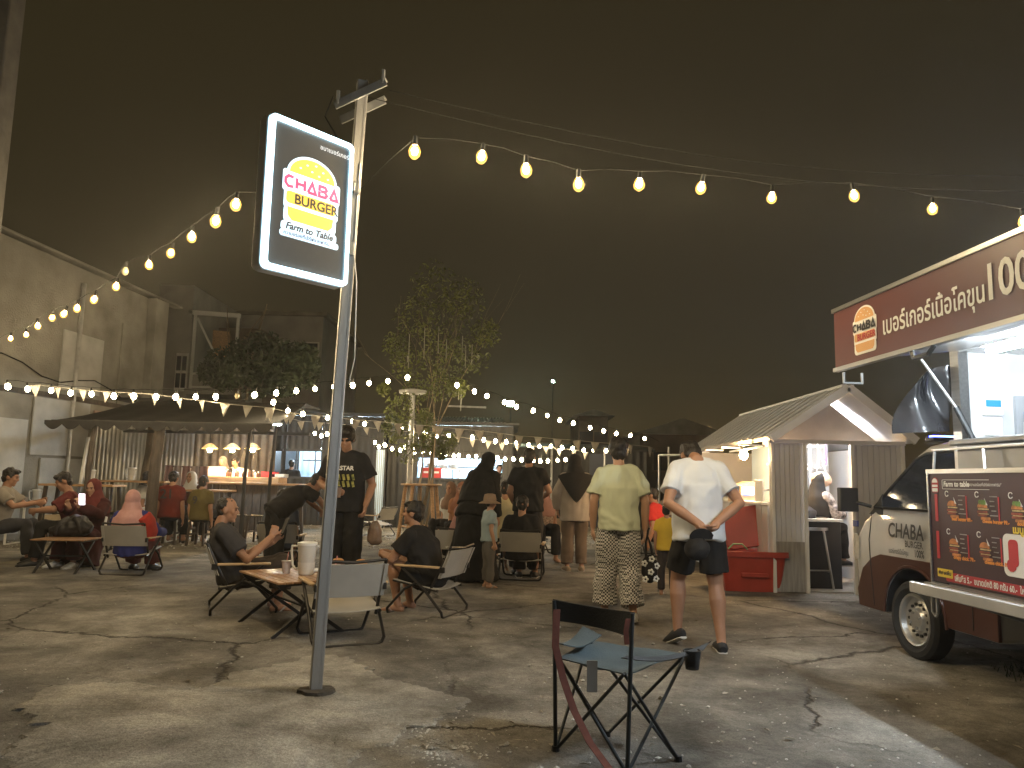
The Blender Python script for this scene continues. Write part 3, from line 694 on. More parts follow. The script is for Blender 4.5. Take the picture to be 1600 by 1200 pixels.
q0 = D(1030, 711, 16.5); q1 = D(1200, 711, 13.0)
t = empty('pipe_frame', (0, 0, 0), 0, 'grey pipe frame beside the shed stall', 'frame')
b = MB(); b.tube([q0, q1], .025, 8); b.build('top_pipe', M_steel, t)
b = MB(); b.tube([(q0.x, q0.y, 0), q0], .025, 8); b.build('upright', M_steel, t)
b = MB(); b.tube([(q1.x, q1.y, 0), q1], .025, 8); b.build('upright', M_steel, t)
# far houses, barely lit, right of the sheds
for (px0, px1, py, y, lab) in ((905, 950, 648, 34, 'far block of a house showing faintly over the dark shed'), (1000, 1130, 676, 30, 'far low house showing faintly behind the pipe frame')):
    a = D(px0, py, y); c2 = D(px1, py, y)
    t = empty('far_house', ((a.x + c2.x) / 2, y, 0), 0, lab, 'house'); wd = c2.x - a.x
    b = MB(); b.box((0, 2.5, a.z / 2), (wd, 5, a.z)); b.build('wall', M_housed, t, smooth=0)
    b = MB(); b.prism([(-wd / 2 - .3, a.z - .05), (wd / 2 + .3, a.z - .05), (0, a.z + wd * .18)], -.3, 5.3); b.build('roof', M_roof, t, smooth=0)
    for s in (-.25, .25):
        b = MB(); b.box((s * wd, -.03, a.z - 1.1), (.7, .06, .8)); w_ = b.build('window', M_housed, t)
        b = MB(); b.box((s * wd, -.07, a.z - 1.1), (.6, .03, .7)); b.build('pane', M_glass, w_)

# ================================================================== SHED STALL (grey insulated panels, gable roof)
ST = G(1207, 927); ys = ST.y
def sx(px): return D(px, 800, ys).x - ST.x
def sz(px, py): return D(px, py, ys).z
st = empty('stall_shed', (ST.x, ST.y, 0), 0, 'small grey gabled stall of metal panels with lit doorway', 'stall')
xd0, xd1, xr = sx(1258), sx(1332), sx(1412); ze = sz(1240, 693); za = sz(1318, 612); xm = sx(1318); DP = 3.6
M_tubes = mat('stall_tube', (1, 1, 1), .3, emit=(.93, .95, 1.0), estr=60)
def ribbed(b, x0, x1, z0, z1, y, n):
    for i in range(n):
        a = x0 + (x1 - x0) * i / n; c2 = x0 + (x1 - x0) * (i + 1) / n
        b.box(((a + c2) / 2, y, (z0 + z1) / 2), ((c2 - a) * .88, .012, z1 - z0))
    b.box(((x0 + x1) / 2, y + .022, (z0 + z1) / 2), (x1 - x0, .03, z1 - z0))
b = MB(); ribbed(b, 0, xd0, .02, ze, 0, 7); b.build('front_panel', M_panel, st, smooth=0)
b = MB(); ribbed(b, xd1, xr, .02, ze, 0, 9); b.build('front_panel', M_panel, st, smooth=0)
b = MB(); b.box((xd0 * .5, -.015, .3), (xd0 - .02, .012, .56)); b.build('patch_panel', mat('dull_zinc_patch', (.36, .35, .33), .55, .3, var=.2, stretch=(6, 6, .6)), st)
b = MB(); b.box((xr - .02, DP / 2, ze / 2), (.04, DP, ze)); b.build('side_panel', M_panel, st, smooth=0)
b = MB(); b.box((xr / 2, DP, ze / 2 + .02), (xr, .04, ze)); b.build('back_panel', M_panel, st, smooth=0)
zc = sz(1180, 786) ; zc = .98
b = MB()
for i in range(16): b.box((0, .06 + DP * (i + .5) / 16, zc / 2), (.03, DP / 16 * .9, zc))
b.box((.025, DP / 2 + .05, zc / 2), (.02, DP - .1, zc)); b.build('counter_front', M_panel, st, smooth=0)
b = MB(); b.box((.12, DP / 2 + .05, zc + .02), (.42, DP - .1, .035)); b.build('counter_top', M_white, st, bevel=.005)
b = MB(); b.box((xr / 2, DP / 2, .015), (xr - .1, DP - .1, .02)); b.build('floor', mat('stall_floor', (.4, .39, .37), .6), st)
for xx in (.02, xd0 + .0, xd1, xr):
    b = MB(); b.box((xx, -.035, ze / 2), (.035, .03, ze)); b.build('corner_trim', M_white, st)
b = MB(); b.box((xr / 2, -.04, ze + .02), (xr + .04, .05, .045)); b.build('lintel', M_panel, st)
# gable
b = MB(); b.prism([(.12, ze + .045), (xr - .12, ze + .045), (xm, za - .12)], .30, .33); b.build('gable', mat('cream_gable', (.55, .49, .43), .6, var=.08), st, smooth=0)
# roof planes with ribs
for s, (xe) in (('l', -.06), ('r', xr + .06)):
    b = MB(); A = Vector((xe, 0, ze + .02)); Bv = Vector((xm, 0, za)); dv = (Bv - A); nrm = Vector((-dv.z, 0, dv.x)).normalized()
    if nrm.z < 0: nrm = -nrm
    vs = []
    for yy in (-.22, DP + .15):
        for q in (A, Bv, Bv + nrm * .05, A + nrm * .05): vs.append((q.x, yy, q.z))
    b.add(vs, [(0, 1, 2, 3), (7, 6, 5, 4), (0, 4, 5, 1), (1, 5, 6, 2), (2, 6, 7, 3), (3, 7, 4, 0)])
    rp_ = b.build('roof_plane', M_panel, st, smooth=0)
    for k in range(14):
        yy = -.1 + (DP + .2) * k / 13
        bb = MB(); bb.bar(A + nrm * .055 + Vector((0, yy, 0)), Bv + nrm * .055 + Vector((0, yy, 0)), .03, .022, up=nrm); bb.build('rib', M_panel, rp_)
    bb = MB(); bb.bar(A + Vector((0, -.24, .02)), Bv + Vector((0, -.24, .02)), .04, .09, up=nrm); bb.build('verge_trim', M_white, rp_)
b = MB(); b.bar((xm, -.23, za + .04), (xm, DP + .15, za + .04), .14, .03); b.build('ridge_cap', M_panel, st)
# interior
b = MB(); b.tube([(xd0 + .05, .5, ze + .06), (xd1 + .25, .5, ze + .06)], .018, 8); b.build('tube_light', M_tubes, st)
b = MB(); b.box((xd0 + .1, 1.6, .9), (.03, 1.2, 1.7)); b.build('partition', M_room, st)
b = MB()
for i in range(2): b.box((xd0 + .3 + i * .35, 1.5, 1.0), (.04, .04, 1.7))
for zz in (1.75, 1.5, .95): b.box((xd0 + .45, 1.48, zz), (.8, .03, .035))
b.build('inner_frame', M_white, st)
b = MB(); b.box((xd0 + .55, 1.75, .95), (.9, .03, 1.8)); b.build('inner_panel', M_white, st)
b = MB(); b.tube([(-.05, .05, ze - .03), (-.06, 1.4, ze - .05)], .015, 6); b.build('lamp_arm', M_steel, st)
for k in range(4):
    b = MB(); b.box((-.08 + .0, .5 + k * .8, ze + .0), (.25, .03, .02)); b.build('eave_strut', M_steel, st)
LIGHTPOS = D(1162, 711, ys + .8)
# ================================================================== SIGN POLE WITH LIGHT BOX
PB = G(492, 1088); PT = D(567, 128, PB.y)
sp = empty('sign_pole', (PB.x, PB.y, 0), 0, 'grey steel pole carrying the lit burger sign', 'sign pole')
L0 = lambda v: Vector(v) - Vector((PB.x, PB.y, 0))
pd = (L0(PT)).normalized(); plen = L0(PT).length
b = MB(); M_ = Matrix.Rotation(.5, 4, 'Z')
def pat(z): return pd * (z / pd.z)
b.bar((0, 0, -.02), pat(PT.z), .066, .066, up=(.35, -1, 0)); b.build('pole', M_pole, sp, bevel=.006)
b = MB(); b.bar(pat(.0) + Vector((.0305, -.0205, 0)), pat(PT.z) + Vector((.0305, -.0205, 0)), .012, .012, up=(.35, -1, 0)); b.build('seam', M_pole, sp)
dirt = blob_slab('base_dirt', [(.10 * cos(a * pi / 4), .085 * sin(a * pi / 4)) for a in range(8)], .022, mat('damp_soil', (.06, .05, .038), .95, var=.4, scale=30, bump=.6), .045, 5, 7); setp(dirt, sp); dirt.location.z = .020
# cross arms
q = pat(PT.z - .10)
for (dz, dy, l0, l1) in ((0.0, -.045, -.17, .17), (-.06, .045, -.15, .15)):
    a = q + Vector((l0, dy - .30 * l0 * 0, dz)); a = q + Vector((l0 * .92, dy + .16 * -l0, dz + .38 * l0)); c2 = q + Vector((l1 * .92, dy - .16 * l1, dz + .38 * l1))
    b = MB(); b.bar(a, c2, .012, .05); b.bar(a + Vector((0, .02, .025)), c2 + Vector((0, .02, .025)), .04, .012); b.build('cross_arm', M_steel, sp)
for e in (-.15, .15):
    a = q + Vector((e * .92, -.045 - .16 * e, .38 * e)); b = MB(); b.tube([a, a + Vector((0, 0, .085))], .012, 6); b.build('arm_pin', M_steel, sp)
# light box
RT, RB, LT, LB = D(551, 229, 4.08), D(541, 447, 4.08), D(424, 174, 3.70), D(406, 418, 3.70)
cen = (RT + RB + LT + LB) / 4; xa_ = ((RT - LT) + (RB - LB)).normalized(); up_ = ((RT - RB) + (LT - LB)).normalized()
xa_ = Vector((xa_.x, xa_.y, xa_.z * .45)).normalized(); up_ = (up_ - xa_ * up_.dot(xa_)).normalized(); yv = up_.cross(xa_)
SW = ((RT - LT).length + (RB - LB).length) / 2; SH = ((RT - RB).length + (LT - LB).length) / 2
b = MB(); b.prism(rrect(0, 0, SW + .012, SH + .012, .035), .012, .085)
lb = b.build('light_box', mat('sign_shell', (.62, .64, .64), .45, var=.05), sp, bevel=.006)
Mx = Matrix((xa_, yv, up_)).transposed().to_4x4(); Mx.translation = L0(cen); lb.matrix_local = Mx
M_neon = mat('sign_border_light', (1, 1, 1), .4, emit=(.50, .84, 1.0), estr=1.5)
M_face = mat('sign_dark_face', (.10, .10, .10), .25, var=.05, coat=.6)
M_lw = mat('sign_white_print', (.8, .9, .95), .4, emit=(.55, .82, 1.0), estr=.40)
M_ly = mat('sign_yellow_print', (.8, .55, .1), .4, emit=(.95, .56, .07), estr=.32)
M_lp = mat('sign_pink_print', (.7, .1, .2), .4, emit=(.80, .05, .14), estr=.32)
M_lk = mat('sign_dark_print', (.06, .05, .05), .5)
M_lb = mat('sign_blue_print', (.05, .08, .2), .5)
out = rrect(0, 0, SW, SH, .03); bw_ = .027
inn = rrect(.007, .001, SW - 2 * bw_ + .013, SH - 2 * bw_ + .004, .02)
b = MB(); n = len(out)
vs = [(p[0], -.012, p[1]) for p in out] + [(p[0], -.012, p[1]) for p in inn] + [(p[0], .012, p[1]) for p in out] + [(p[0], .006, p[1]) for p in inn]
fs = []
for i in range(n):
    j = (i + 1) % n; fs += [(i, j, n + j, n + i), (i, 2 * n + i, 2 * n + j, j), (n + i, n + j, 3 * n + j, 3 * n + i)]
b.add(vs, fs); b.build('border_light', M_neon, lb, smooth=0)
b = MB(); b.prism(inn, .004, .011); b.build('face', M_face, lb, smooth=0)
def burger_logo(par, cx, cz, w, ms, y, tagline=True, kscale=1.0):
    """ms = (outline, bun, word1, word2, seeds); drawn like the photograph: bun top, two words, two lower layers"""
    mo, mb_, m1, m2, msd = ms; h = w * 1.25; e = y
    flat('logo_outline', [ellipse(cx, cz + .26 * h, w * .50, h * .30, 0, 180, 20), rrect(cx, cz + .14 * h, w * 1.14, h * .30, w * .05), rrect(cx + .01 * w, cz - .10 * h, w * 1.08, h * .30, w * .07), rrect(cx, cz - .32 * h, w * 1.04, h * .26, w * .10)], mo, par, e)
    flat('logo_bun_top', [ellipse(cx, cz + .27 * h, w * .45, h * .25, 0, 180, 20)], mb_, par, e - .002)
    flat('logo_bun_middle', [rrect(cx, cz - .085 * h, w * .98, h * .17, w * .06)], mb_, par, e - .002)
    flat('logo_bun_bottom', [[(cx - .46 * w, cz - .22 * h), (cx + .46 * w, cz - .22 * h), (cx + .44 * w, cz - .34 * h), (cx + .36 * w, cz - .40 * h), (cx - .36 * w, cz - .40 * h), (cx - .44 * w, cz - .34 * h)]], mb_, par, e - .002)
    sd = []
    for (a, c_) in ((-.25, .36), (-.12, .43), (.05, .46), (.2, .40), (.3, .33), (-.02, .36), (.12, .33)): sd.append(ellipse(cx + a * w, cz + c_ * h, w * .022, w * .014, 0, 360, 8))
    flat('logo_seeds', sd, msd, par, e - .004)
    glyphs('logo_word', 'CHABA', cx - .53 * w, cz + .055 * h, w * .155, h * .145, w * .068, w * .052, m1, par, e - .005)
    text('logo_word', 'BURGER', w * .235, m2, par, (cx - .34 * w, e - .005, cz - .155 * h), bold=w * .006, sx=1.0)
lw = SW * .60
burger_logo(lb, .012, .03, lw, (M_lw, M_ly, M_lp, M_lk, M_lw), .002)
flat('tagline_backing', [rrect(.01, -.158, SW * .66, .05, .018), rrect(.015, -.196, SW * .70, .034, .014)], M_lw, lb, .002)
text('tagline', 'Farm to Table', .050, M_lk, lb, (-.135, -.003, -.172), bold=.0018, shear=.25)
text('tagline', 'ความอร่อยที่เสิร์ฟจากฟาร์ม', .026, M_lb, lb, (-.145, -.003, -.203), bold=.0008)
text('heading', 'ชบาเบอร์เกอร์', .034, mat('sign_grey_print', (.5, .5, .5), .5, emit=(.5, .55, .58), estr=.5), lb, (.045, -.003, SH / 2 - .092))
# brackets and cable on the pole's right side
for (px, py) in ((560, 297), (551, 392)):
    v = L0(D(px, py, PB.y)); b = MB(); b.box(v + Vector((.0, -.03, 0)), (.03, .04, .075)); b.box(v + Vector((-.05, -.05, 0)), (.08, .02, .05)); b.build('bracket', M_steel, sp, bevel=.003)
cb = [L0(D(px, py, PB.y - .03)) for (px, py) in ((563, 255), (559, 300), (556, 350), (553, 395), (557, 440), (554, 560), (545, 600))]
b = MB(); b.tube(cb, .004, 5); b.build('cable', mat('white_cable', (.6, .6, .58), .5), sp)
a = L0(D(527, 215, 4.05)); c2 = L0(D(508, 182, 4.08)); e2 = L0(D(521, 150, 4.12)); b = MB(); b.tube([a, c2, e2], .004, 5); b.build('cable', M_cable, sp)
# overhead service wires from the cross arms
for (p, q2, lab) in (((605, 140), (1700, 275), 'thin overhead wire from pole top across to upper right'), ((575, 152), (1700, 300), 'thin overhead wire just under the other one from the pole top')):
    A = D(*p, PB.y); Bv = D(*q2, 4.9); pts = [A.lerp(Bv, i / 12) + Vector((0, 0, -.18 * sin(pi * i / 12))) for i in range(13)]
    tag(MB().tube(pts, .0022, 5).build('overhead_wire', M_cable), lab, 'wire')

# ================================================================== STRING LIGHTS AND BUNTING
def bulb_mesh(name, r, m):
    b = MB(); b.tube([(0, 0, .6 * r), (0, 0, .2 * r), (0, 0, -.5 * r), (0, 0, -1.2 * r), (0, 0, -1.6 * r), (0, 0, -1.75 * r)], [r * .45, r * .75, r, r * .85, r * .45, r * .1], 7)
    me = b.mesh(name); me.shade_smooth(); me.materials.append(m); return me
def socket_mesh(r):
    b = MB(); b.tube([(0, 0, .6 * r), (0, 0, 2.2 * r)], [r * .5, r * .42], 6); me = b.mesh('socket'); me.materials.append(M_socket); return me
def shell_mat():
    m = bpy.data.materials.new('amber_bulb_shell'); m.use_nodes = True; nt = m.node_tree; N = nt.nodes; L = nt.links; N.remove(N['Principled BSDF'])
    tr_ = N.new('ShaderNodeBsdfTransparent'); tr_.inputs[0].default_value = (1, .94, .82, 1); em = N.new('ShaderNodeEmission'); em.inputs[0].default_value = (1.0, .50, .10, 1)
    nz = N.new('ShaderNodeTexNoise'); nz.inputs['Scale'].default_value = 60; mp = N.new('ShaderNodeMapRange'); mp.inputs['To Min'].default_value = .9; mp.inputs['To Max'].default_value = 1.25
    L.new(nz.outputs[0], mp.inputs[0]); L.new(mp.outputs[0], em.inputs[1]); mx = N.new('ShaderNodeMixShader'); mx.inputs[0].default_value = .5
    L.new(tr_.outputs[0], mx.inputs[1]); L.new(em.outputs[0], mx.inputs[2]); L.new(mx.outputs[0], N['Material Output'].inputs['Surface']); m.cycles.emission_sampling = 'NONE'; return m
M_shell = shell_mat()
def fil_mesh(r):
    b = MB(); b.ell((0, 0, -.5 * r), (r * .58, r * .58, r * .75), n=7, m=5); me = b.mesh('filament'); me.shade_smooth(); me.materials.append(M_bulb); return me
FILM = fil_mesh(.030)
BM = {('near', 1): bulb_mesh('bulb', .034, M_shell), ('near', 0): bulb_mesh('bulb', .030, M_bulboff), ('far', 1): bulb_mesh('bulb', .036, M_bulbf), ('far', 0): bulb_mesh('bulb', .036, M_bulboff)}
SM = {'near': socket_mesh(.030), 'far': socket_mesh(.036)}
def string_lights(pts, lit, kind, label, ends=None, sag=.02):
    r = .030 if kind == 'near' else .036
    root = empty('string_lights', pts[0], 0, label, 'string lights', 'strings of warm festoon bulbs'); o0 = Vector(pts[0])
    top = [Vector(p) - o0 + Vector((0, 0, 2.2 * r)) for p in pts]
    if ends: top = ([Vector(ends[0]) - o0] if ends[0] is not None else []) + top + ([Vector(ends[1]) - o0] if ends[1] is not None else [])
    path = [top[0]]
    for a, c2 in zip(top, top[1:]): path += [(a + c2) / 2 - Vector((0, 0, sag * -.6)), c2]
    b = MB(); b.tube(path, .0022 if kind == 'near' else .004, 5); b.build('cable', M_cable, root)
    for p, l in zip(pts, lit):
        o = bpy.data.objects.new('bulb', BM[(kind, l)]); COL.objects.link(o); setp(o, root); o.location = Vector(p) - o0
        o.rotation_euler = (random.uniform(-.25, .25), random.uniform(-.25, .25), 0); o.scale = [random.uniform(.92, 1.12)] * 3
        s = bpy.data.objects.new('socket', SM[kind]); COL.objects.link(s); setp(s, o)
        if kind == 'near' and l:
            fl = bpy.data.objects.new('filament', FILM); COL.objects.link(fl); setp(fl, o)
    return root
A_ = [(648, 232), (753, 241), (822, 261), (904, 283), (999, 284), (1096, 289), (1206, 305), (1334, 302), (1457, 323), (1600, 343)]
ptsA = [D(px, py, 4.3 + .35 * (px - 648) / 950) for px, py in A_]
string_lights(ptsA, [1] * 10, 'near', 'large warm bulbs strung from the sign pole towards the food truck', ends=(Vector((PB.x, PB.y, 0)) + pat(2.92) + Vector((.04, 0, 0)), D(1760, 330, 4.7)))
B_ = [(369, 316), (338, 341), (300, 367), (268, 392), (233, 411), (196, 421), (182, 445), (148, 465), (121, 479), (101, 488), (82, 494), (59, 507), (41, 521), (17, 527), (-8, 540)]
ptsB = []
for i, (px, py) in enumerate(B_):
    hor = 752 + .0209 * (px - 800); ptsB.append(D(px, py, F * 1.62 / (hor - py)))
ptsB[5] = D(196, 421, ptsB[5].y); lit = [1] * 15; lit[5] = 0
string_lights(ptsB, lit, 'near', 'warm bulbs strung from the sign pole to the left wall', ends=(Vector((PB.x, PB.y, 0)) + pat(2.86), Vector((-8.9, 12.0, 2.85))))
C_ = [(12, 602), (43, 606), (80, 608), (111, 612), (143, 614), (178, 617), (209, 617), (244, 618), (275, 618), (306, 618), (337, 618), (371, 617), (398, 615), (432, 612), (463, 609), (492, 606), (522, 603), (551, 600), (577, 597), (606, 594), (637, 588)]
lit = [1] * len(C_); lit[11] = 0
string_lights([D(px, py, 11.6 + 2.1 * max(0, (px - 300)) / 340) for px, py in C_], lit, 'far', 'long level row of bulbs across in front of the black awning')
E_ = [(714, 600), (741, 610), (761, 617), (788, 627), (807, 634), (833, 640), (855, 648), (875, 655), (896, 660), (922, 667), (943, 672), (963, 676), (985, 679), (1007, 684)]
string_lights([D(px, py, 13.75 + 5.2 * (px - 714) / 293) for px, py in E_], [1] * len(E_), 'far', 'bulbs strung down from the slender tree towards the right', ends=(D(690, 590, 13.75), D(1030, 690, 19.2)))
D_ = [(399, 616), (427, 627), (450, 640), (473, 645), (512, 651), (551, 657), (570, 661), (627, 668), (665, 674), (683, 680), (701, 679), (738, 682), (756, 686), (774, 688), (791, 689), (808, 690), (826, 694), (843, 696), (861, 696), (878, 698), (895, 699), (912, 702), (928, 702), (947, 703)]
string_lights([D(px, py, 13.2 + 4.6 * (px - 399) / 548) for px, py in D_], [1] * len(D_), 'far', 'bulbs strung among the bunting from awning post to the right')
F_ = [(492, 676), (502, 680), (511, 677), (586, 690), (592, 697), (601, 694), (613, 700), (625, 702), (632, 697), (645, 700), (648, 705), (661, 706), (674, 707), (688, 708), (697, 711), (709, 711), (717, 710), (732, 712), (744, 712), (755, 713), (762, 713), (770, 713), (777, 714), (789, 716), (802, 716), (815, 717), (833, 718), (844, 719), (856, 719), (871, 718), (884, 717)]
string_lights([D(px, py, 18.1 - .3 * (px > 600)) for px, py in F_], [1] * len(F_), 'far', 'dense low row of bulbs along the kitchen fronts')
# flags
def bunting(pts, label, size):
    o0 = Vector(pts[0]); root = empty('bunting', o0, 0, label, 'bunting', 'bunting of pale triangular flags')
    b = MB(); b.tube([Vector(p) - o0 for p in pts], .004, 4); b.build('cord', mat('pale_cord', (.5, .47, .4), .8), root)
    dirv = (Vector(pts[-1]) - o0).normalized()
    b = MB(); w = size
    b.sheet(lambda u, v: Vector(((u - .5) * w * (1 - v * .96), .012 * sin(u * 4 + v * 3), -v * w * 1.25)), 3, 3, .001)
    me = b.mesh('flag'); me.materials.append(M_flag); me.shade_smooth()
    for p in pts:
        for k in range(1):
            o = bpy.data.objects.new('flag', me); COL.objects.link(o); setp(o, root); o.location = Vector(p) - o0 + Vector((0, 0, -.004))
            o.rotation_euler = (random.uniform(-.25, .25), random.uniform(-.2, .2), math.atan2(dirv.y, dirv.x) + random.uniform(-.5, .5)); 
            s = random.uniform(.85, 1.12); o.scale = (s, s, s)
FL = [(55, 601), (90, 605), (130, 609), (167, 612), (206, 614), (243, 616), (280, 622), (316, 626), (352, 631), (387, 634), (421, 637)]
bunting([D(px, py, 11.9) for px, py in FL], 'pale flags on a cord in front of the black awning', .15)
FR = [(421, 637), (456, 645), (493, 649), (556, 656), (590, 658), (622, 662), (656, 664), (686, 667), (718, 670), (749, 673), (781, 677), (811, 681), (841, 683), (871, 686), (901, 688), (930, 691), (958, 693), (985, 695), (1016, 698)]
bunting([D(px, py, 12.4 + 2.8 * (px - 421) / 600) for px, py in FR], 'pale flags on a cord running right past the slender tree', .165)
FS = [(447, 652), (470, 658), (500, 660), (545, 664), (572, 668), (715, 682), (738, 686), (763, 689), (784, 691), (808, 694), (831, 697), (853, 698), (873, 701), (897, 703), (915, 706)]
bunting([D(px, py, 15.5 + 2.0 * (px - 447) / 470) for px, py in FS], 'smaller pale flags on the second cord behind', .13)
# hanging lamp at the stall's corner
t = empty('hanging_bulb', LIGHTPOS, 0, 'bright orange bulb hanging at the corner of the stall', 'lamp')
b = MB(); b.ell((0, 0, 0), (.052, .052, .06), n=10, m=8); b.build('bulb', mat('orange_bulb', (1, .8, .5), .3, emit=(1.0, .62, .26), estr=330), t)
b = MB(); b.tube([(0, 0, .045), (0, 0, .11)], .022, 8); b.build('socket', M_socket, t)
b = MB(); b.tube([(0, 0, .11), (.06, 0, .14), (.14, 0, .12)], .006, 5); b.build('cable', M_cable, t)
# far greenish flood light, and a lens ghost built as an added lamp
M_gr = mat('green_white_flood', (1, 1, 1), .3, emit=(.62, 1.0, .80), estr=60)
for (px, py, y, lab, r) in ((798, 631, 27, 'greenish white floodlight on a mast beyond the kitchens', .11), (864, 596, 33, 'small greenish lens ghost built as an added lamp on a mast high beyond the shed', .06)):
    p = D(px, py, y); t = empty('floodlight_mast', (p.x, p.y, 0), 0, lab, 'floodlight')
    b = MB(); b.tube([(0, .1, 0), (0, .1, p.z + .1)], [.035, .025], 8); b.build('mast', M_black, t)
    b = MB(); b.box((0, .03, p.z), (r * 2.6, .08, r * 2)); b.build('housing', M_black, t)
    b = MB(); b.box((0, -.02, p.z), (r * 2.1, .02, r * 1.5)); b.build('lens', M_gr, t)

# ================================================================== FOOD TRUCK
WC = G(1431, 1031); TY = radians(4.75)
tk = empty('food_truck', (WC.x, WC.y, 0), TY, 'white and brown food truck with raised lit side canopy', 'truck')
M_tw = mat('truck_white_paint', (.40, .395, .385), .35, var=.16, coat=.4, scale=3, detail=8)
M_tb = mat('truck_brown_paint', (.070, .027, .018), .3, var=.1, coat=.5, scale=2)
M_rub = mat('tyre_rubber', (.02, .02, .02), .8, var=.2, bump=.2)
M_chr = mat('steel_rim', (.55, .55, .54), .35, .8, var=.1)
M_blk = mat('black_plastic', (.018, .018, .018), .45)
M_maroon = mat('maroon_banner_print', (.115, .034, .030), .35, var=.06, scale=3, coat=.4)
M_plum = mat('dark_plum_board', (.05, .019, .022), .4, var=.08, scale=3, coat=.2)
M_prw = mat('white_print', (.78, .76, .72), .5, var=.03)
M_prt = mat('tan_print', (.62, .34, .13), .5, var=.05)
M_prk = mat('black_print', (.03, .028, .028), .5)
M_prr = mat('red_print', (.45, .035, .04), .5, var=.05)
M_pro = mat('orange_print', (.75, .27, .04), .5)
M_pry = mat('yellow_print', (.75, .55, .05), .5)
M_prg = mat('green_print', (.12, .22, .05), .5, var=.3, scale=30)
RZ = (0, 0, -pi / 2)
def side(b_, name, m, par, bevel=0.0, smooth=30, seg=2): return b_.build(name, m, par, rot=RZ, bevel=bevel, smooth=smooth, seg=seg)
prof = [(-.80, .26), (-.825, .36), (-.83, .60), (-.80, .82), (-.70, .94), (-.56, 1.02), (-.30, 1.24), (-.03, 1.45), (.10, 1.515), (.30, 1.54), (.86, 1.55), (.86, .28), (.37, .28)]
prof += [(.36 * cos(a) , .275 + .36 * sin(a)) for a in [pi * k / 12 for k in range(1, 12)]] + [(-.37, .26)]
b = MB(); n = len(prof)
def tum(z): return max(0, z - .98) * .20
vs = [(p[0], tum(p[1]), p[1]) for p in prof] + [(p[0], 1.44 - tum(p[1]), p[1]) for p in prof]
# round the nose in plan: pull the front corners inwards
vs = [(x + (.07 if (x < -.55 and (y < .2 or y > 1.24)) else 0), y, z) for (x, y, z) in vs]
b.add(vs, [tuple(range(n)), tuple(range(2 * n - 1, n - 1, -1))] + [(i, i + n, (i + 1) % n + n, (i + 1) % n) for i in range(n)])
cabo = side(b, 'cab', M_tw, tk, bevel=.028, smooth=35, seg=3)
# brown lower panel, follows the wheel arch (3 mm proud)
low = [(-.728, .27), (-.745, .40), (-.66, .57), (-.52, .665), (-.40, .70), (0.2, .70), (.86, .67), (.86, .29), (.385, .29)] + [(.378 * cos(a), .275 + .378 * sin(a)) for a in [pi * k / 12 for k in range(1, 12)]] + [(-.385, .27)]
b = MB(); b.prism(low, -.005, .02); side(b, 'lower_panel', M_tb, tk, bevel=.004)
b = MB(); b.box((-.79, .72, .42), (.10, 1.30, .30)); side(b, 'bumper', M_tb, tk, bevel=.03)
# wheel arch lip
b = MB(); b.tube([(.372 * cos(pi * k / 14), -.004, .275 + .372 * sin(pi * k / 14)) for k in range(15)], .012, 6); side(b, 'arch_lip', M_tb, tk)
b = MB(); b.prism([(.36 * cos(a), .275 + .36 * sin(a)) for a in [pi * k / 12 for k in range(13)]], .30, .32); side(b, 'wheel_well', M_blk, tk)
b = MB(); b.sheet(lambda u, v: Vector((.352 * cos(pi * u), .004 + .30 * v, .275 + .352 * sin(pi * u))), 20, 2, .004); side(b, 'arch_liner', M_blk, tk)
# side window, pillars, door seams
win = [(-.47, 1.055), (-.30, 1.20), (-.02, 1.42), (.10, 1.46), (.62, 1.475), (.62, 1.055)]
b = MB(); nn_ = len(win); b.add([(p[0], tum(p[1]) - .006, p[1]) for p in win] + [(p[0], tum(p[1]) + .012, p[1]) for p in win], [tuple(range(nn_)), tuple(range(2 * nn_ - 1, nn_ - 1, -1))] + [(i, i + nn_, (i + 1) % nn_ + nn_, (i + 1) % nn_) for i in range(nn_)])
side(b, 'side_window', M_glass, tk, smooth=0)
b = MB(); b.tube([(p[0], tum(p[1]) - .008, p[1]) for p in win + [win[0]]], .011, 6); side(b, 'window_seal', M_blk, tk)
b = MB(); b.prism([(-.555, 1.0), (-.47, 1.055), (-.36, 1.16), (-.36, 1.0)], tum(1.05) - .010, .02); side(b, 'mirror_base', M_blk, tk, bevel=.004)
for pl in ([(-.50, 1.02), (-.545, .80), (-.535, .62), (-.50, .30)], [(.62, 1.46), (.64, 1.0), (.64, .32)]):
    b = MB(); b.tube([(p[0], tum(p[1]) - .0065, p[1]) for p in pl], .0035, 5); side(b, 'door_seam', M_blk, tk)
b = MB(); b.box((.48, -.018, .93), (.13, .03, .032)); side(b, 'door_handle', M_blk, tk, bevel=.01)
# windscreen
b = MB(); A = [(-.545, .16, 1.045), (-.545, 1.28, 1.045), (-.05, 1.24, 1.448), (-.05, .20, 1.448)]
nv = Vector((-.62, 0, .78)) * .012
b.add([Vector(q) + nv for q in A] + [Vector(q) - nv for q in A], [(0, 1, 2, 3), (7, 6, 5, 4), (0, 4, 5, 1), (1, 5, 6, 2), (2, 6, 7, 3), (3, 7, 4, 0)]); side(b, 'windscreen', M_glass, tk)
# mirror
b = MB(); b.tube([(-.50, 0, 1.06), (-.55, -.10, 1.09)], .016, 6); b.box((-.575, -.155, 1.11), (.06, .15, .19)); side(b, 'mirror', M_blk, tk, bevel=.022, seg=3)
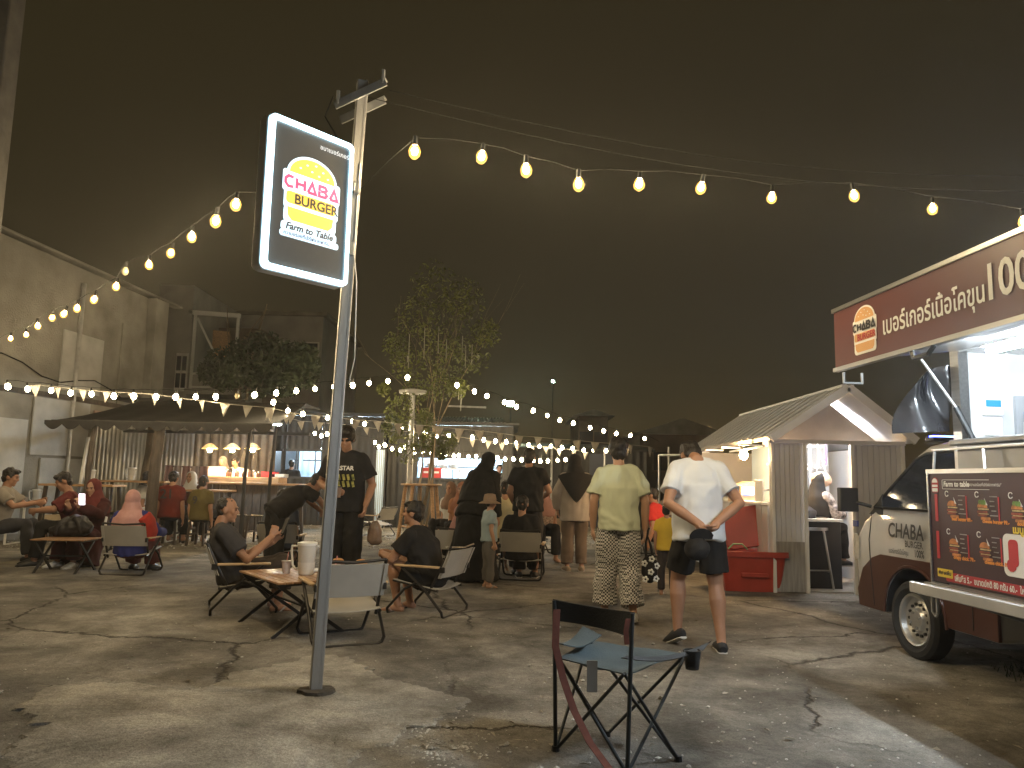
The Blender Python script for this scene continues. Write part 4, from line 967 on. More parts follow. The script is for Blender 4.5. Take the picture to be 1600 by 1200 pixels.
# headlight and badge
b = MB(); b.add([(-.775, -.002, .84), (-.69, -.007, .82), (-.70, -.007, .63), (-.775, -.002, .63), (-.80, .05, .83), (-.80, .05, .63), (-.77, .30, .82), (-.79, .30, .64)], [(0, 1, 2, 3), (4, 0, 3, 5), (6, 4, 5, 7)])
side(b, 'headlight', mat('headlight_lens', (.62, .60, .56), .12, var=.25, scale=14, coat=1), tk, smooth=0)
b = MB(); b.box((-.75, .0, .965 - .05), (.07, .012, .05)); side(b, 'badge', mat('blue_badge', (.04, .05, .22), .4), tk)
# blue beacon strip on the cab roof
b = MB(); b.box((.10, .42, 1.565), (.10, .62, .03)); side(b, 'beacon_bar', M_blk, tk, bevel=.005)
b = MB(); b.box((.10, .42, 1.585), (.05, .58, .012)); side(b, 'beacon_light', mat('blue_led', (.1, .1, 1), .3, emit=(.03, .05, 1.0), estr=22), tk)
# lettering on the door
text('door_lettering', 'CHABA', .150, M_prk, cabo, (-.27, -.012, .845), bold=.003, shear=.12, sx=.88)
text('door_lettering', 'BURGER', .064, M_prk, cabo, (-.06, -.010, .785), bold=.0012, sx=.9)
text('door_lettering', 'เบอร์เกอร์เนื้อโคขุน', .048, M_prk, cabo, (-.27, -.010, .724), bold=.0006, sx=.70)
text('door_lettering', '100%', .072, M_prk, cabo, (.05, -.010, .722), bold=.0015, sx=.75)
# wheels
def wheel(u, off=0.0):
    b = MB(); R = .275
    prof_ = [(.185, .03), (.22, .0), (.255, .005), (.275, .03), (.275, .13), (.255, .155), (.20, .155)]
    vs = []; fs = []; N_ = 32
    for k in range(N_):
        a = 2 * pi * k / N_
        for (r_, y_) in prof_: vs.append((u + r_ * cos(a), off + y_ - .02, .275 + r_ * sin(a)))
    m_ = len(prof_)
    for k in range(N_):
        for j in range(m_ - 1): k2 = (k + 1) % N_; fs.append((k * m_ + j, k2 * m_ + j, k2 * m_ + j + 1, k * m_ + j + 1))
    b.add(vs, fs); ty = side(b, 'tyre', M_rub, tk)
    b = MB(); pr = [(.188, .020), (.178, .006), (.165, .010), (.155, .045), (.135, .060), (.085, .045), (.070, .022), (.045, .018), (.0, .018)]
    vs = []; fs = []; m_ = len(pr)
    for k in range(N_):
        a = 2 * pi * k / N_
        for (r_, y_) in pr: vs.append((u + r_ * cos(a), off + y_ - .01, .275 + r_ * sin(a)))
    for k in range(N_):
        for j in range(m_ - 1): k2 = (k + 1) % N_; fs.append((k * m_ + j, k2 * m_ + j, k2 * m_ + j + 1, k * m_ + j + 1))
    b.add(vs, fs); rm = side(b, 'rim', M_chr, tk)
    b = MB()
    for k in range(14):
        a = 2 * pi * k / 14; b.prism(ellipse(u + .110 * cos(a), .275 + .110 * sin(a), .011, .011, 0, 360, 8), off + .028, off + .05)
    o = b.build('vent_holes', M_blk, rm); o['kind'] = 'stuff'
    b = MB()
    for k in range(4):
        a = 2 * pi * k / 4 + .4; b.tube([(u + .052 * cos(a), off + .012, .275 + .052 * sin(a)), (u + .052 * cos(a), off - .004, .275 + .052 * sin(a))], .010, 6)
    b.build('wheel_nuts', M_steel, rm)['kind'] = 'stuff'
wheel(0); wheel(2.05)
# chassis, dark
b = MB(); b.box((1.9, .85, .50), (2.6, 1.2, .12)); side(b, 'chassis', M_blk, tk)
# box body: floor, front wall, roof, far wall
XS = -.36
b = MB(); b.box((2.35, XS + 1.1, .62), (2.5, 2.15, .08)); side(b, 'bed_floor', M_tw, tk)
b = MB(); b.box((1.13, XS + 1.1, 1.33), (.05, 2.15, 1.36)); side(b, 'front_wall', M_tw, tk)
b = MB(); b.box((2.35, XS + 2.17, 1.33), (2.4, .05, 1.36)); side(b, 'far_wall', M_tw, tk)
b = MB(); b.box((2.35, XS + 1.1, 2.035), (2.55, 2.22, .05)); side(b, 'box_roof', M_tw, tk)
b = MB(); b.box((1.12, XS + .01, 1.33), (.075, .06, 1.40)); side(b, 'corner_post', M_stain, tk)
b = MB(); b.box((2.35, XS + .25, .99), (2.42, .5, .05)); side(b, 'inner_counter', M_stain, tk)
b = MB(); b.box((2.35, XS + .02, .82), (2.42, .03, .32)); side(b, 'inner_counter_front', M_tw, tk)
# interior front-wall fittings (face the lot: local normal +u)
b = MB(); b.box((1.165, XS + .62, 1.45), (.02, .62, .62)); side(b, 'recess', mat('grey_recess', (.22, .225, .23), .5), tk)
for (dy, dz, w_, h_) in ((.17, 1.69, .12, .10), (.17, 1.575, .105, .105), (.17, 1.465, .105, .075)):
    b = MB(); b.box((1.165, XS + dy, dz), (.02, w_, h_)); pl_ = side(b, 'switch_plate', M_prw, tk, bevel=.004)
    if h_ == .105:
        for i in (-1, 1):
            for j in (-1, 1):
                bb = MB(); bb.box((1.178, XS + dy + i * .025, dz + j * .024), (.012, .034, .036)); bb.build('switch', M_white, pl_, bevel=.003)
    elif h_ == .10:
        bb = MB(); bb.box((1.178, XS + dy + .0, dz + .02), (.008, .09, .04)); bb.build('blue_label', mat('blue_sticker', (.02, .16, .5), .4), pl_)
    else:
        for i in (-1, 1):
            bb = MB(); bb.box((1.178, XS + dy + i * .028, dz), (.006, .02, .03)); bb.build('socket', M_prk, pl_)
b = MB(); b.tube([(1.24, XS + .335, 1.60), (1.24, XS + .33, 1.66)], .02, 8); b.ell((1.25, XS + .335, 1.63), (.03, .03, .045)); side(b, 'plug', mat('blue_plug', (.05, .10, .5), .4), tk)
b = MB(); b.tube([(1.22, XS + .33, 1.60), (1.22, XS + .31, 1.35), (1.22, XS + .26, 1.02)], .011, 6); side(b, 'cord', M_steel, tk)
b = MB(); b.ell((1.32, XS + .60, 1.20), (.08, .18, .09)); side(b, 'bread_bag', mat('bread_bag', (.55, .36, .2), .2, var=.4, scale=10, coat=.6), tk)
# canopy with tubes, banner
XC = -1.13; ZC0 = 2.02; ZC1 = 1.925
b = MB(); A = [(1.16, XS, ZC0), (1.18, XC, ZC1), (3.75, XC, ZC1), (3.75, XS, ZC0)]
b.add([Vector(q) for q in A] + [Vector(q) + Vector((0, 0, .04)) for q in A], [(0, 1, 2, 3), (7, 6, 5, 4), (0, 4, 5, 1), (1, 5, 6, 2), (2, 6, 7, 3), (3, 7, 4, 0)]); cn = side(b, 'canopy', M_tw, tk)
for (yy, u0, u1, nm) in ((XC + .42, 1.86, 2.16, 'w'), (XC - .01, 2.82, 3.70, 'w')):
    b = MB(); b.tube([(u0, yy, ZC1 - .035), (u1, yy, ZC1 - .035)], .017, 8); tb_ = b.build('tube_light', M_tubew, cn)
    b = MB(); b.box(((u0 + u1) / 2, yy, ZC1 - .008), (u1 - u0 + .05, .05, .012)); b.build('tube_holder', M_white, cn)
b = MB(); b.box((2.50, XC - .012, 2.045), (2.62, .022, .33)); bn = side(b, 'banner', M_maroon, tk, bevel=.004)
b = MB(); b.box((2.50, XC - .015, 2.218), (2.64, .035, .022)); b.build('banner_rail', M_stain, bn)
b = MB(); b.box((2.50, XC - .015, 1.873), (2.64, .035, .022)); b.build('banner_rail', M_stain, bn)
burger_logo(bn, 1.52, 2.035, .205, (M_prw, M_prt, M_prk, M_prr, M_prw), XC - .026)
text('banner_lettering', 'เบอร์เกอร์เนื้อโคขุน', .128, M_prw, bn, (1.69, XC - .028, 1.985), bold=.0022, sx=.80)
text('banner_lettering', '100%', .215, M_prw, bn, (2.44, XC - .028, 1.985), bold=.004, sx=.85)
for (u_, z_) in ((1.42, 1.965), (1.46, 1.965)): pass
b = MB(); b.tube([(1.20, XC + .02, 1.86), (1.20, XC + .02, 1.80), (1.20, XC + .13, 1.80), (1.20, XC + .13, 1.86)], .008, 6); side(b, 'hook_handle', M_steel, tk)
b = MB(); b.tube([(1.92, XC - .02, 1.86), (1.95, XC - .03, 1.825), (2.06, XC - .03, 1.825), (2.09, XC - .02, 1.86)], .012, 6); side(b, 'latch_handle', M_blk, tk)
b = MB(); b.tube([(1.16, XC + .52, 1.96), (1.20, XS - .08, 1.68)], .009, 6); side(b, 'strut_rod', M_chr, tk)
b = MB(); b.tube([(1.20, XS - .08, 1.68), (1.24, XS + .06, 1.35)], .017, 8); side(b, 'strut_body', M_blk, tk)
# black plastic sheet hanging between canopy and cab
def tarp(u, v):
    y = XS + .02 - .34 * u * (.35 + .65 * v ** .7); return Vector((1.02 - .10 * sin(v * 2.6) * u + .03 * sin(u * 7 + v * 5), y, 1.955 - .40 * v - .02 * u))
b = MB(); b.sheet(tarp, 14, 14, .002); side(b, 'plastic_sheet', mat('black_glossy_film', (.03, .03, .032), .16, var=.3, scale=5, coat=.4, bump=.25, bscale=9), tk, smooth=80)
# fold-down platform with ribbed deck, rails, brackets
XP0, XP1, ZP = -.92, -.32, .705
b = MB(); b.box((2.70, (XP0 + XP1) / 2, ZP), (2.40, XP1 - XP0, .03)); pf = side(b, 'platform', M_stain, tk)
for i in range(14):
    bb = MB(); bb.box((2.70, XP0 + .05 + i * .038, ZP + .019), (2.38, .015, .008)); bb.build('rib', M_stain, pf)
b = MB(); b.box((2.70, XP0 - .015, ZP - .005), (2.42, .03, .055)); side(b, 'platform_edge', M_tw, tk, bevel=.006)
for u_ in (1.62, 2.6):
    b = MB(); b.bar((u_, XP0 + .08, ZP - .03), (u_, .05, .42), .05, .03); b.bar((u_, .04, .42), (u_, -.12, .40), .04, .03); side(b, 'platform_bracket', M_tw, tk)
b = MB(); b.tube([(1.56, XP0 + .05, ZP - .03), (1.56, XP0 + .05, ZP - .12), (1.585, XP0 + .05, ZP - .14), (1.60, XP0 + .05, ZP - .12), (1.60, XP0 + .05, ZP - .03)], .008, 6); side(b, 'tie_loop', M_steel, tk)
# griddle with lid on the platform
b = MB(); b.box((2.08, -.55, 1.37), (.86, .42, .13)); side(b, 'griddle_box', mat('dark_stainless', (.23, .23, .225), .35, .85, var=.15, scale=4), tk, bevel=.006)
b = MB(); b.box((2.08, -.56, 1.443), (.90, .46, .03)); side(b, 'griddle_lid', MATS['dark_stainless'], tk, bevel=.008)
b = MB(); b.box((2.1, -.52, 1.0), (.8, .36, .58)); side(b, 'griddle_cabinet', M_stain, tk)
XM = -.80
for u_ in (1.53, 1.92, 2.4):
    b = MB(); b.tube([(u_, XM - .01, 1.30), (u_ - (.0 if u_ < 1.6 else .02), XM + .0, 1.41)], .007, 6); side(b, 'rail_post', M_stain, tk)
b = MB(); b.tube([(1.51, XM, 1.41), (3.2, XM, 1.41)], .008, 6); side(b, 'rail_bar', M_stain, tk)
# menu board
b = MB(); b.box((2.30, XM, 1.04), (1.56, .022, .56)); mb_ = side(b, 'menu_board', M_plum, tk, bevel=.003); mb_.location = (0, .035, -.03)
b = MB(); b.box((2.30, XM - .004, 1.327), (1.58, .032, .022)); b.build('board_rail', M_stain, mb_)
b = MB(); b.box((1.518, XM - .004, 1.03), (.012, .03, .60)); b.build('board_rail', M_stain, mb_)
b = MB(); b.box((1.56, XM + .03, .735), (.08, .08, .05)); side(b, 'board_foot', M_blk, tk, bevel=.006)
ey = XM - .0135
def mini_logo(cx, cz, w):
    flat('small_logo', [ellipse(cx, cz + .01, w * .5, w * .55, 0, 180, 12), rrect(cx, cz - .012, w, .05, .012)], M_prr, mb_, ey)
    flat('small_logo', [ellipse(cx, cz + .014, w * .40, w * .40, 0, 180, 12), rrect(cx, cz - .003, w * .8, .012, .002), rrect(cx, cz - .024, w * .8, .018, .004)], M_prw, mb_, ey - .002)
mini_logo(1.575, 1.255, .055)
flat('heading_box', [q for q in stroke([(1.635, 1.283), (1.98, 1.283)], .002) + stroke([(1.635, 1.237), (1.98, 1.237)], .002) + stroke([(1.634, 1.238), (1.634, 1.282)], .002)], M_prw, mb_, ey)
text('menu_heading', 'Farm to table', .036, M_prw, mb_, (1.645, ey - .001, 1.25), bold=.0012, shear=.1)
text('menu_heading', '"ความอร่อยที่เสิร์ฟจากฟาร์ม"', .020, M_prw, mb_, (1.835, ey - .001, 1.253))
def mini_burger(cx, cz, s, green, nm, price, big=True):
    flat('burger_picture', [ellipse(cx, cz + .2 * s, .42 * s, .34 * s, 0, 180, 14), rrect(cx + .02, cz - .42 * s, .8 * s, .16 * s, .06 * s)], mat('bun_print', (.50, .19, .06), .5, var=.35, scale=40), mb_, ey)
    flat('burger_picture', [rrect(cx, cz - .05 * s, .86 * s, .14 * s, .06 * s), rrect(cx, cz - .24 * s, .80 * s, .14 * s, .06 * s)], mat('patty_print', (.22, .05, .03), .5, var=.4, scale=40), mb_, ey - .001)
    flat('burger_picture', [rrect(cx + .01, cz + .12 * s, .9 * s, .08 * s, .03 * s), rrect(cx + .01, cz - .15 * s, .84 * s, .04 * s, .02 * s)], mat('cheese_print', (.55, .42, .2), .5, var=.35, scale=60), mb_, ey - .002)
    if green: flat('burger_picture', [ellipse(cx - .2 * s + k * .2 * s, cz + .50 * s, .13 * s, .16 * s, 0, 360, 7) for k in range(3)], M_prg, mb_, ey)
    flat('burger_picture', [[(cx + .2 * s, cz + .75 * s), (cx + .45 * s, cz + .35 * s), (cx + .3 * s, cz + .35 * s)]], M_prw, mb_, ey)
    flat('number_ring', stroke(ellipse(cx - .42 * s, cz + .95 * s, .16 * s, .16 * s, 30, 330, 12), .004), M_prw, mb_, ey)
    flat('ingredient_lines', [rrect(cx + .95 * s + (-.12 * s if k in (1, 2) else 0), cz + (.85 - .27 * k) * s, (.62 - .25 * (k in (1, 2, 3))) * s, .04 * s, .004) for k in range(5)], mat('grey_print', (.4, .38, .36), .5), mb_, ey)
    flat('divider', [rrect(cx + 1.36 * s, cz + .15 * s, .008, 1.4 * s, .002)], M_prr, mb_, ey)
    text('price', nm + ' ' + price, .0235, M_pro, mb_, (cx + .0 * s, ey - .002, cz - .66 * s), bold=.0013)
for i, (nm, pr_) in enumerate((('beef burger', '89.-'), ('cheese burger', '99.-'), ('double burger', '119.-'), ('double cheese', '129.-'))): mini_burger(1.70 + i * .225, 1.135, .082, i > 0, nm, pr_)
for i, (nm, pr_) in enumerate((('crispy chick.', '79.-'), ('cheese chick.', '89.-'))): mini_burger(1.70 + i * .225, .945, .082, False, nm, pr_)
for zz in (1.14, .95): flat('side_ribbon', [rrect(1.578, zz, .022, .14, .004)], M_prr, mb_, ey)
flat('set_box', [rrect(2.22, .945, .34, .19, .03)], M_prw, mb_, ey)
flat('set_box', [rrect(2.115, .955, .06, .12, .02), ellipse(2.10, .90, .03, .03, 0, 360, 10)], M_prr, mb_, ey - .002)
flat('set_box', [rrect(2.25, .99 - .024 * k, .13 - .03 * (k % 2), .007, .002) for k in range(5)], M_prk, mb_, ey - .002)
text('set_heading', 'เมนูเซต', .045, M_pry, mb_, (2.12, ey - .003, 1.045), bold=.002)
flat('bottom_ribbon', [rrect(2.34, .795, 1.42, .046, .01)], M_prr, mb_, ey)
flat('bottom_ribbon', [rrect(1.625, .81, .12, .042, .004)], M_pry, mb_, ey - .0015)
text('bottom_lettering', 'พิเศษเพิ่ม', .026, M_prk, mb_, (1.575, ey - .003, .803), bold=.0008)
text('bottom_lettering', 'เพิ่มชีส 5.-  ขนาดปกติ 80 กรัม 60.-  ใหญ่ 100 กรัม 50.-  ไข่ดาว 10.-', .040, M_prw, mb_, (1.70, ey - .003, .782), bold=.0012, sx=.78)

# ================================================================== LOW FOLDING CAMP CHAIR (prototype + copies)
M_tube = mat('black_chair_tube', (.025, .022, .020), .4, .3)
M_canvas = mat('beige_canvas', (.40, .375, .33), .85, var=.08, scale=5, bump=.1, bscale=200)
M_canvk = mat('khaki_canvas', (.36, .30, .21), .85, var=.08, scale=5, bump=.1, bscale=200)
M_arm = mat('beech_armrest', (.52, .36, .20), .5, var=.2, scale=5, stretch=(8, 1, 8))
def camp_chair(m):
    t = empty('camp_chair', (0, 0, 0), 0); w = .26
    def loop(y0, y1, y2, z1, z2):
        r = .04; b_ = MB(); pts = [(-w, y2, z2), (-w, y1, z1), (-w, y0, .06), (-w + .015, y0, .025), (-w + .05, y0, .012), (w - .05, y0, .012), (w - .015, y0, .025), (w, y0, .06), (w, y1, z1), (w, y2, z2)]
        b_.tube(pts, .0125, 8); return b_
    loop(.27, .10, -.02, .24, .30).build('leg_loop', M_tube, t)
    loop(-.27, -.10, .14, .24, .425).build('leg_loop', M_tube, t)
    for s in (-1, 1):
        b_ = MB(); b_.tube([(s * (w - .022), .23, .305), (s * (w - .022), -.22, .235)], .012, 8); b_.build('seat_rail', M_tube, t)
        b_ = MB(); b_.tube([(s * (w - .024), -.12, .20), (s * (w - .024), -.235, .42), (s * (w - .024), -.33, .615)], .0125, 8); b_.build('back_post', M_tube, t)
        b_ = MB(); b_.box((s * (w + .004), -.02, .44), (.045, .44, .02)); b_.build('armrest', M_arm, t, bevel=.007)
        b_ = MB(); b_.box((s * (w - .01), -.26, .42), (.025, .05, .05)); b_.build('hinge', M_tube, t, bevel=.005)
    b_ = MB(); b_.tube([(-w + .024, -.33, .615), (0, -.345, .60), (w - .024, -.33, .615)], .011, 8); b_.build('top_bar', M_tube, t)
    b_ = MB(); b_.sheet(lambda u, v: Vector(((u - .5) * 2 * (w - .012), .225 - .43 * v, .312 - .066 * v - .030 * (1 - (2 * u - 1) ** 2) * (.5 + .5 * sin(pi * v)))), 10, 8, .006); b_.build('seat', m, t, smooth=60)
    b_ = MB(); b_.sheet(lambda u, v: Vector(((u - .5) * 2 * (w - .010), -.225 - .098 * v - .028 * (1 - (2 * u - 1) ** 2), .345 + .24 * v + .0)), 10, 8, .007); bk = b_.build('backrest', m, t, smooth=60)
    for s in (-1, 1):
        b_ = MB(); b_.sheet(lambda u, v: Vector((s * (w - .035 + .028 * u), -.238 - .098 * v - .004, .347 + .236 * v)), 1, 4, .004); b_.build('hem', m, bk, smooth=60)
    return t
CH0 = camp_chair(M_canvas); CH1 = camp_chair(M_canvk)
CHAIRS = {}
def place_chair(key, px, py, yaw, label, proto=0, dz=0.0):
    """px,py = ground pixel below the seat centre ; yaw 0 = facing away from the camera"""
    p = G(px, py); src = CH1 if proto else CH0
    if 'label' not in src: o = src; tag(o, label, 'chair', 'low folding camp chairs'); o.location = p; o.rotation_euler = (0, 0, radians(yaw))
    else: o = copy_tree(src, None, label, 'low folding camp chairs', p, radians(yaw)); o['category'] = 'chair'
    CHAIRS[key] = (p, radians(yaw)); return o
place_chair('pole', 530, 1000, 26, 'empty beige camp chair seen from behind right at the sign pole')
place_chair('left', 378, 955, -68, 'camp chair under the man with a phone at the wooden table')
place_chair('right', 668, 958, 68, 'camp chair under the man in black T-shirt and shorts at the wooden table')
place_chair('mid', 438, 888, 4, 'camp chair under the man in a blue shirt, back to us')
place_chair('pink', 205, 896, 4, 'camp chair under the woman with pink headscarf')
place_chair('maroon', 92, 872, -150, 'khaki camp chair left of the backpack table', 1)
place_chair('girl', 718, 900, -8, 'camp chair under the small girl with pink headscarf')
place_chair('blackm', 815, 904, -6, 'camp chair under the man in black sitting back to us')
place_chair('far1', 782, 872, 5, 'khaki camp chair beside the child with a bucket hat', 1)
place_chair('far2', 292, 838, 2, 'khaki camp chair behind the red jersey', 1)
place_chair('far3', 150, 834, 20, 'khaki camp chair behind the woman in maroon', 1)
place_chair('far4', 1022, 868, 10, 'khaki camp chair half hidden between the two walkers', 1)
place_chair('far5', 588, 838, 60, 'camp chair turned sideways behind the standing man by the pole')
place_chair('far6', 862, 862, 30, 'khaki camp chair between the standing man in black and the woman in grey', 1)

# ================================================================== TABLES
def roll_table(px, py, yaw, label, L_=.72, Wd=.46, h=.40):
    p = G(px, py, h); p.z = 0; t = empty('camp_table', p, radians(yaw), label, 'table'); n = 9
    for i in range(n):
        b_ = MB(); b_.box((0, -Wd / 2 + (i + .5) * Wd / n, h), (L_, Wd / n - .004, .014)); b_.build('slat', M_woodtop, t, bevel=.002)
    for s in (-1, 1):
        b_ = MB(); b_.box((s * (L_ / 2 - .05), 0, h - .017), (.03, Wd - .02, .018)); b_.build('rail', M_tube, t)
    for s in (-1, 1):
        for k in (-1, 1):
            b_ = MB(); b_.bar((s * (L_ / 2 - .06 - .012 * k), k * (Wd / 2 - .03), h - .026), (s * (L_ / 2 - .06 - .012 * k) , -k * (Wd / 2 - .0), .008), .018, .026); b_.build('leg', M_tube, t)
    b_ = MB(); b_.tube([(-L_ / 2 + .06, 0, h * .5), (L_ / 2 - .06, 0, h * .5)], .009, 6); b_.build('stretcher', M_tube, t)
    return t
roll_table(456, 899, -53, 'low wooden slat table with jug and drinks by the sign pole', .90, .56, .41)
roll_table(104, 842, 2, 'small low wooden table holding a dark backpack', .62, .44, .40)
roll_table(782, 815, 2, 'low table among the far family under the lights', .7, .45, .42)
M_tt = mat('white_table_top', (.50, .47, .40), .5, var=.05)
def frame_table(px, py, yaw, label, L_=.9, Wd=.5, h=.55, y=None):
    p = G(px, py); t = empty('white_frame_table', p, radians(yaw), label, 'table', 'white framed tables')
    b_ = MB(); b_.box((0, 0, h), (L_, Wd, .022)); b_.build('tabletop', M_tt, t, bevel=.004)
    for s in (-1, 1):
        for k in (-1, 1):
            b_ = MB(); b_.box((s * (L_ / 2 - .015), k * (Wd / 2 - .015), h / 2 - .008), (.028, .028, h - .016)); b_.build('leg', M_white, t)
        b_ = MB(); b_.box((s * (L_ / 2 - .015), 0, .016), (.026, Wd - .06, .026)); b_.build('foot_rail', M_white, t)
    for k in (-1, 1):
        b_ = MB(); b_.box((0, k * (Wd / 2 - .015), h - .027), (L_ - .06, .024, .028)); b_.build('apron', M_white, t)
    return t
frame_table(50, 834, 3, 'white framed table with jug and cups near the left wall', .85, .5, .62)
frame_table(-8, 850, 3, 'white framed table cut by the left picture edge', .6, .5, .62)
frame_table(232, 846, 3, 'white framed table behind the woman with pink headscarf', .8, .5, .58)
frame_table(800, 828, 0, 'white framed table before the man in the pale yellow shirt', .7, .45, .6)
def tall_table(px, y, h, L_, label, Wd=.5, top=None):
    q = D(px, 760, y); t = empty('bar_table', (q.x, y, 0), 0, label, 'table')
    b_ = MB(); b_.box((0, 0, h), (L_, Wd, .035)); b_.build('tabletop', top or M_wood, t, bevel=.006)
    for s in (-1, 1):
        for k in (-1, 1):
            b_ = MB(); b_.bar((s * (L_ / 2 - .1), k * (Wd / 2 - .07), h - .018), (s * (L_ / 2 - .03), k * (Wd / 2 - .04), 0), .05, .05); b_.build('leg', M_darkwood, t)
        b_ = MB(); b_.box((s * (L_ / 2 - .075), 0, .25), (.03, Wd - .12, .04)); b_.build('stretcher', M_darkwood, t)
    return t
def stool(px, y, h, label, group='dark wooden bar stools'):
    q = D(px, 780, y); t = empty('bar_stool', (q.x, y, 0), random.uniform(-.3, .3), label, 'stool', group); s_ = .15
    b_ = MB(); b_.box((0, 0, h), (.32, .28, .03)); b_.build('seat', M_darkwood, t, bevel=.006)
    for s in (-1, 1):
        for k in (-1, 1):
            b_ = MB(); b_.bar((s * (s_ - .03), k * (s_ - .04), h - .015), (s * s_, k * s_, 0), .032, .032); b_.build('leg', M_darkwood, t)
        b_ = MB(); b_.box((s * (s_ - .01), 0, .2), (.022, .24, .03)); b_.build('stretcher', M_darkwood, t)
    return t
tall_table(130, 13.3, .98, 1.25, 'dark legged bar table left under the awning with a jug', top=M_wood)
tall_table(212, 14.2, 1.05, 1.25, 'bar table before the woman in white under the awning')
tall_table(395, 14.6, 1.05, 1.9, 'long pale bar table right in front of the counter')
tall_table(330, 13.9, .92, .75, 'dark small bar table at the yellow jersey')
for (px, y, l) in ((178, 13.9, 'bar stool left of the woman in white'), (200, 13.7, 'bar stool in front of the woman in white'), (268, 13.4, 'bar stool under the red jersey'), (316, 13.3, 'bar stool under the yellow jersey'), (352, 13.9, 'bar stool right of the yellow jersey'), (372, 14.2, 'second bar stool right of the yellow jersey'), (405, 14.1, 'bar stool nearest the tent post before the long pale table'), (146, 13.1, 'bar stool under the leftmost bar table')): stool(px, y, .48, l)

# ================================================================== THINGS ON TABLES
M_clear = mat('frosted_plastic', (.78, .77, .74), .25, var=.04, trans=.25, coat=.3)
M_water = mat('jug_water', (.62, .60, .56), .3, var=.05)
M_cup = mat('clear_cup', (.70, .64, .64), .2, var=.05, trans=.35)
M_drink = mat('pink_drink', (.70, .46, .46), .3, var=.05, trans=.2)
def jug(loc, rz, label, s=1.0):
    t = empty('water_jug', loc, rz, label, 'jug')
    b_ = MB(); b_.tube([(0, 0, 0), (0, 0, .01), (0, 0, .20 * s), (0, 0, .235 * s)], [.055 * s, .062 * s, .072 * s, .075 * s], 18); b_.build('body', M_clear, t)
    b_ = MB(); b_.tube([(0, 0, .235 * s), (0, 0, .255 * s), (0, 0, .262 * s)], [.079 * s, .079 * s, .05 * s], 18); b_.build('lid', M_white, t)
    b_ = MB(); b_.add([(.06 * s, -.025 * s, .24 * s), (.06 * s, .025 * s, .24 * s), (.115 * s, 0, .235 * s), (.066 * s, 0, .18 * s)], [(0, 1, 2), (0, 2, 3), (1, 3, 2), (0, 3, 1)]); b_.build('spout', M_clear, t)
    b_ = MB(); b_.tube([(-.068 * s, 0, .225 * s), (-.125 * s, 0, .225 * s), (-.13 * s, 0, .19 * s), (-.115 * s, 0, .07 * s), (-.09 * s, 0, .045 * s), (-.06 * s, 0, .05 * s)], .010 * s, 8); b_.build('handle', M_white, t)
    b_ = MB(); b_.tube([(0, 0, .012), (0, 0, .10 * s)], [.0625 * s, .0690 * s], 18); b_.build('water', M_water, t)
def cup(loc, label, straw=True):
    t = empty('plastic_cup', loc, random.random(), label, 'cup')
    b_ = MB(); b_.tube([(0, 0, 0), (0, 0, .095), (0, 0, .10)], [.027, .040, .042], 14); b_.build('body', M_cup, t)
    b_ = MB(); b_.tube([(0, 0, .101), (0, 0, .103)], [.044, .040], 14); b_.build('lid_rim', M_clear, t)
    if straw:
        b_ = MB(); b_.tube([(0, 0, .09), (.012, .008, .17)], .004, 6); b_.build('straw', mat('pink_straw', (.6, .25, .25), .4), t)
tp = lambda px, py, z: G(px, py, z)
jug(tp(478, 898, .418), -.1, 'white plastic water jug on the low wooden table', 1.0)
cup(tp(447, 896, .418), 'clear cup with straw left of the white jug')
cup(tp(523, 903, .418), 'clear cup with straw just right of the sign pole')
jug(tp(56, 786, .635), .2, 'white water jug on the table near the left wall', .95)
cup(tp(40, 786, .635), 'clear cup left of the jug near the left wall', False)
cup(tp(71, 786, .635), 'clear cup right of the jug near the left wall', False)
def burger_plate(loc, lab):
    t = empty('burger', loc, 0, lab, 'burger')
    b_ = MB(); b_.ell((0, 0, .045), (.055, .055, .035)); b_.build('bun', mat('toasted_bun', (.55, .27, .10), .5, var=.2), t)
    b_ = MB(); b_.tube([(0, 0, .018), (0, 0, .038)], [.058, .058], 14); b_.build('patty', mat('patty', (.12, .05, .03), .7), t)
    b_ = MB(); b_.tube([(0, 0, 0), (0, 0, .016)], [.05, .055], 14); b_.build('bun_bottom', MATS['toasted_bun'], t)
burger_plate(tp(564, 888, .418), 'toasted burger at the right end of the low table')
burger_plate(tp(528, 886, .418), 'toasted burger half hidden by the sign pole')
t = empty('paper_tray', tp(490, 893, .418), .3, 'white paper tray beside the jug on the low table', 'tray'); b_ = MB(); b_.box((0, 0, .012), (.16, .10, .02)); b_.build('tray', M_white, t, bevel=.006)
# backpack on the small table
p = tp(112, 838, .41); t = empty('backpack', p, .2, 'dark crumpled backpack lying on the small low table', 'backpack')
M_bp = mat('dark_nylon', (.012, .010, .010), .5, var=.3, scale=9, bump=.3, bscale=14)
b_ = MB(); b_.tube([(-.22, 0, .02), (-.20, 0, .06), (-.05, .01, .10), (.12, .0, .12), (.22, .01, .09)], [(.03, .10), (.07, .13), (.11, .14), (.12, .13), (.05, .10)], 12, side=(0, 0, 1)); b_.ell((.05, .02, .19), (.12, .11, .08)); b_.ell((-.10, .02, .14), (.10, .10, .07)); o = b_.build('bag', M_bp, t); PEND.append(('remesh', o, M_bp, .012, .022, 9, 1.0))
b_ = MB(); b_.tube([(-.14, -.15, .03), (-.13, -.16, .12), (-.08, -.12, .20), (-.02, -.08, .24)], [(.022, .004)] * 4, 8); b_.build('strap', M_bp, t)
b_ = MB(); b_.tube([(.14, -.13, .05), (.10, -.15, .16), (.04, -.10, .24)], [(.02, .004)] * 3, 8); b_.build('strap', M_bp, t)
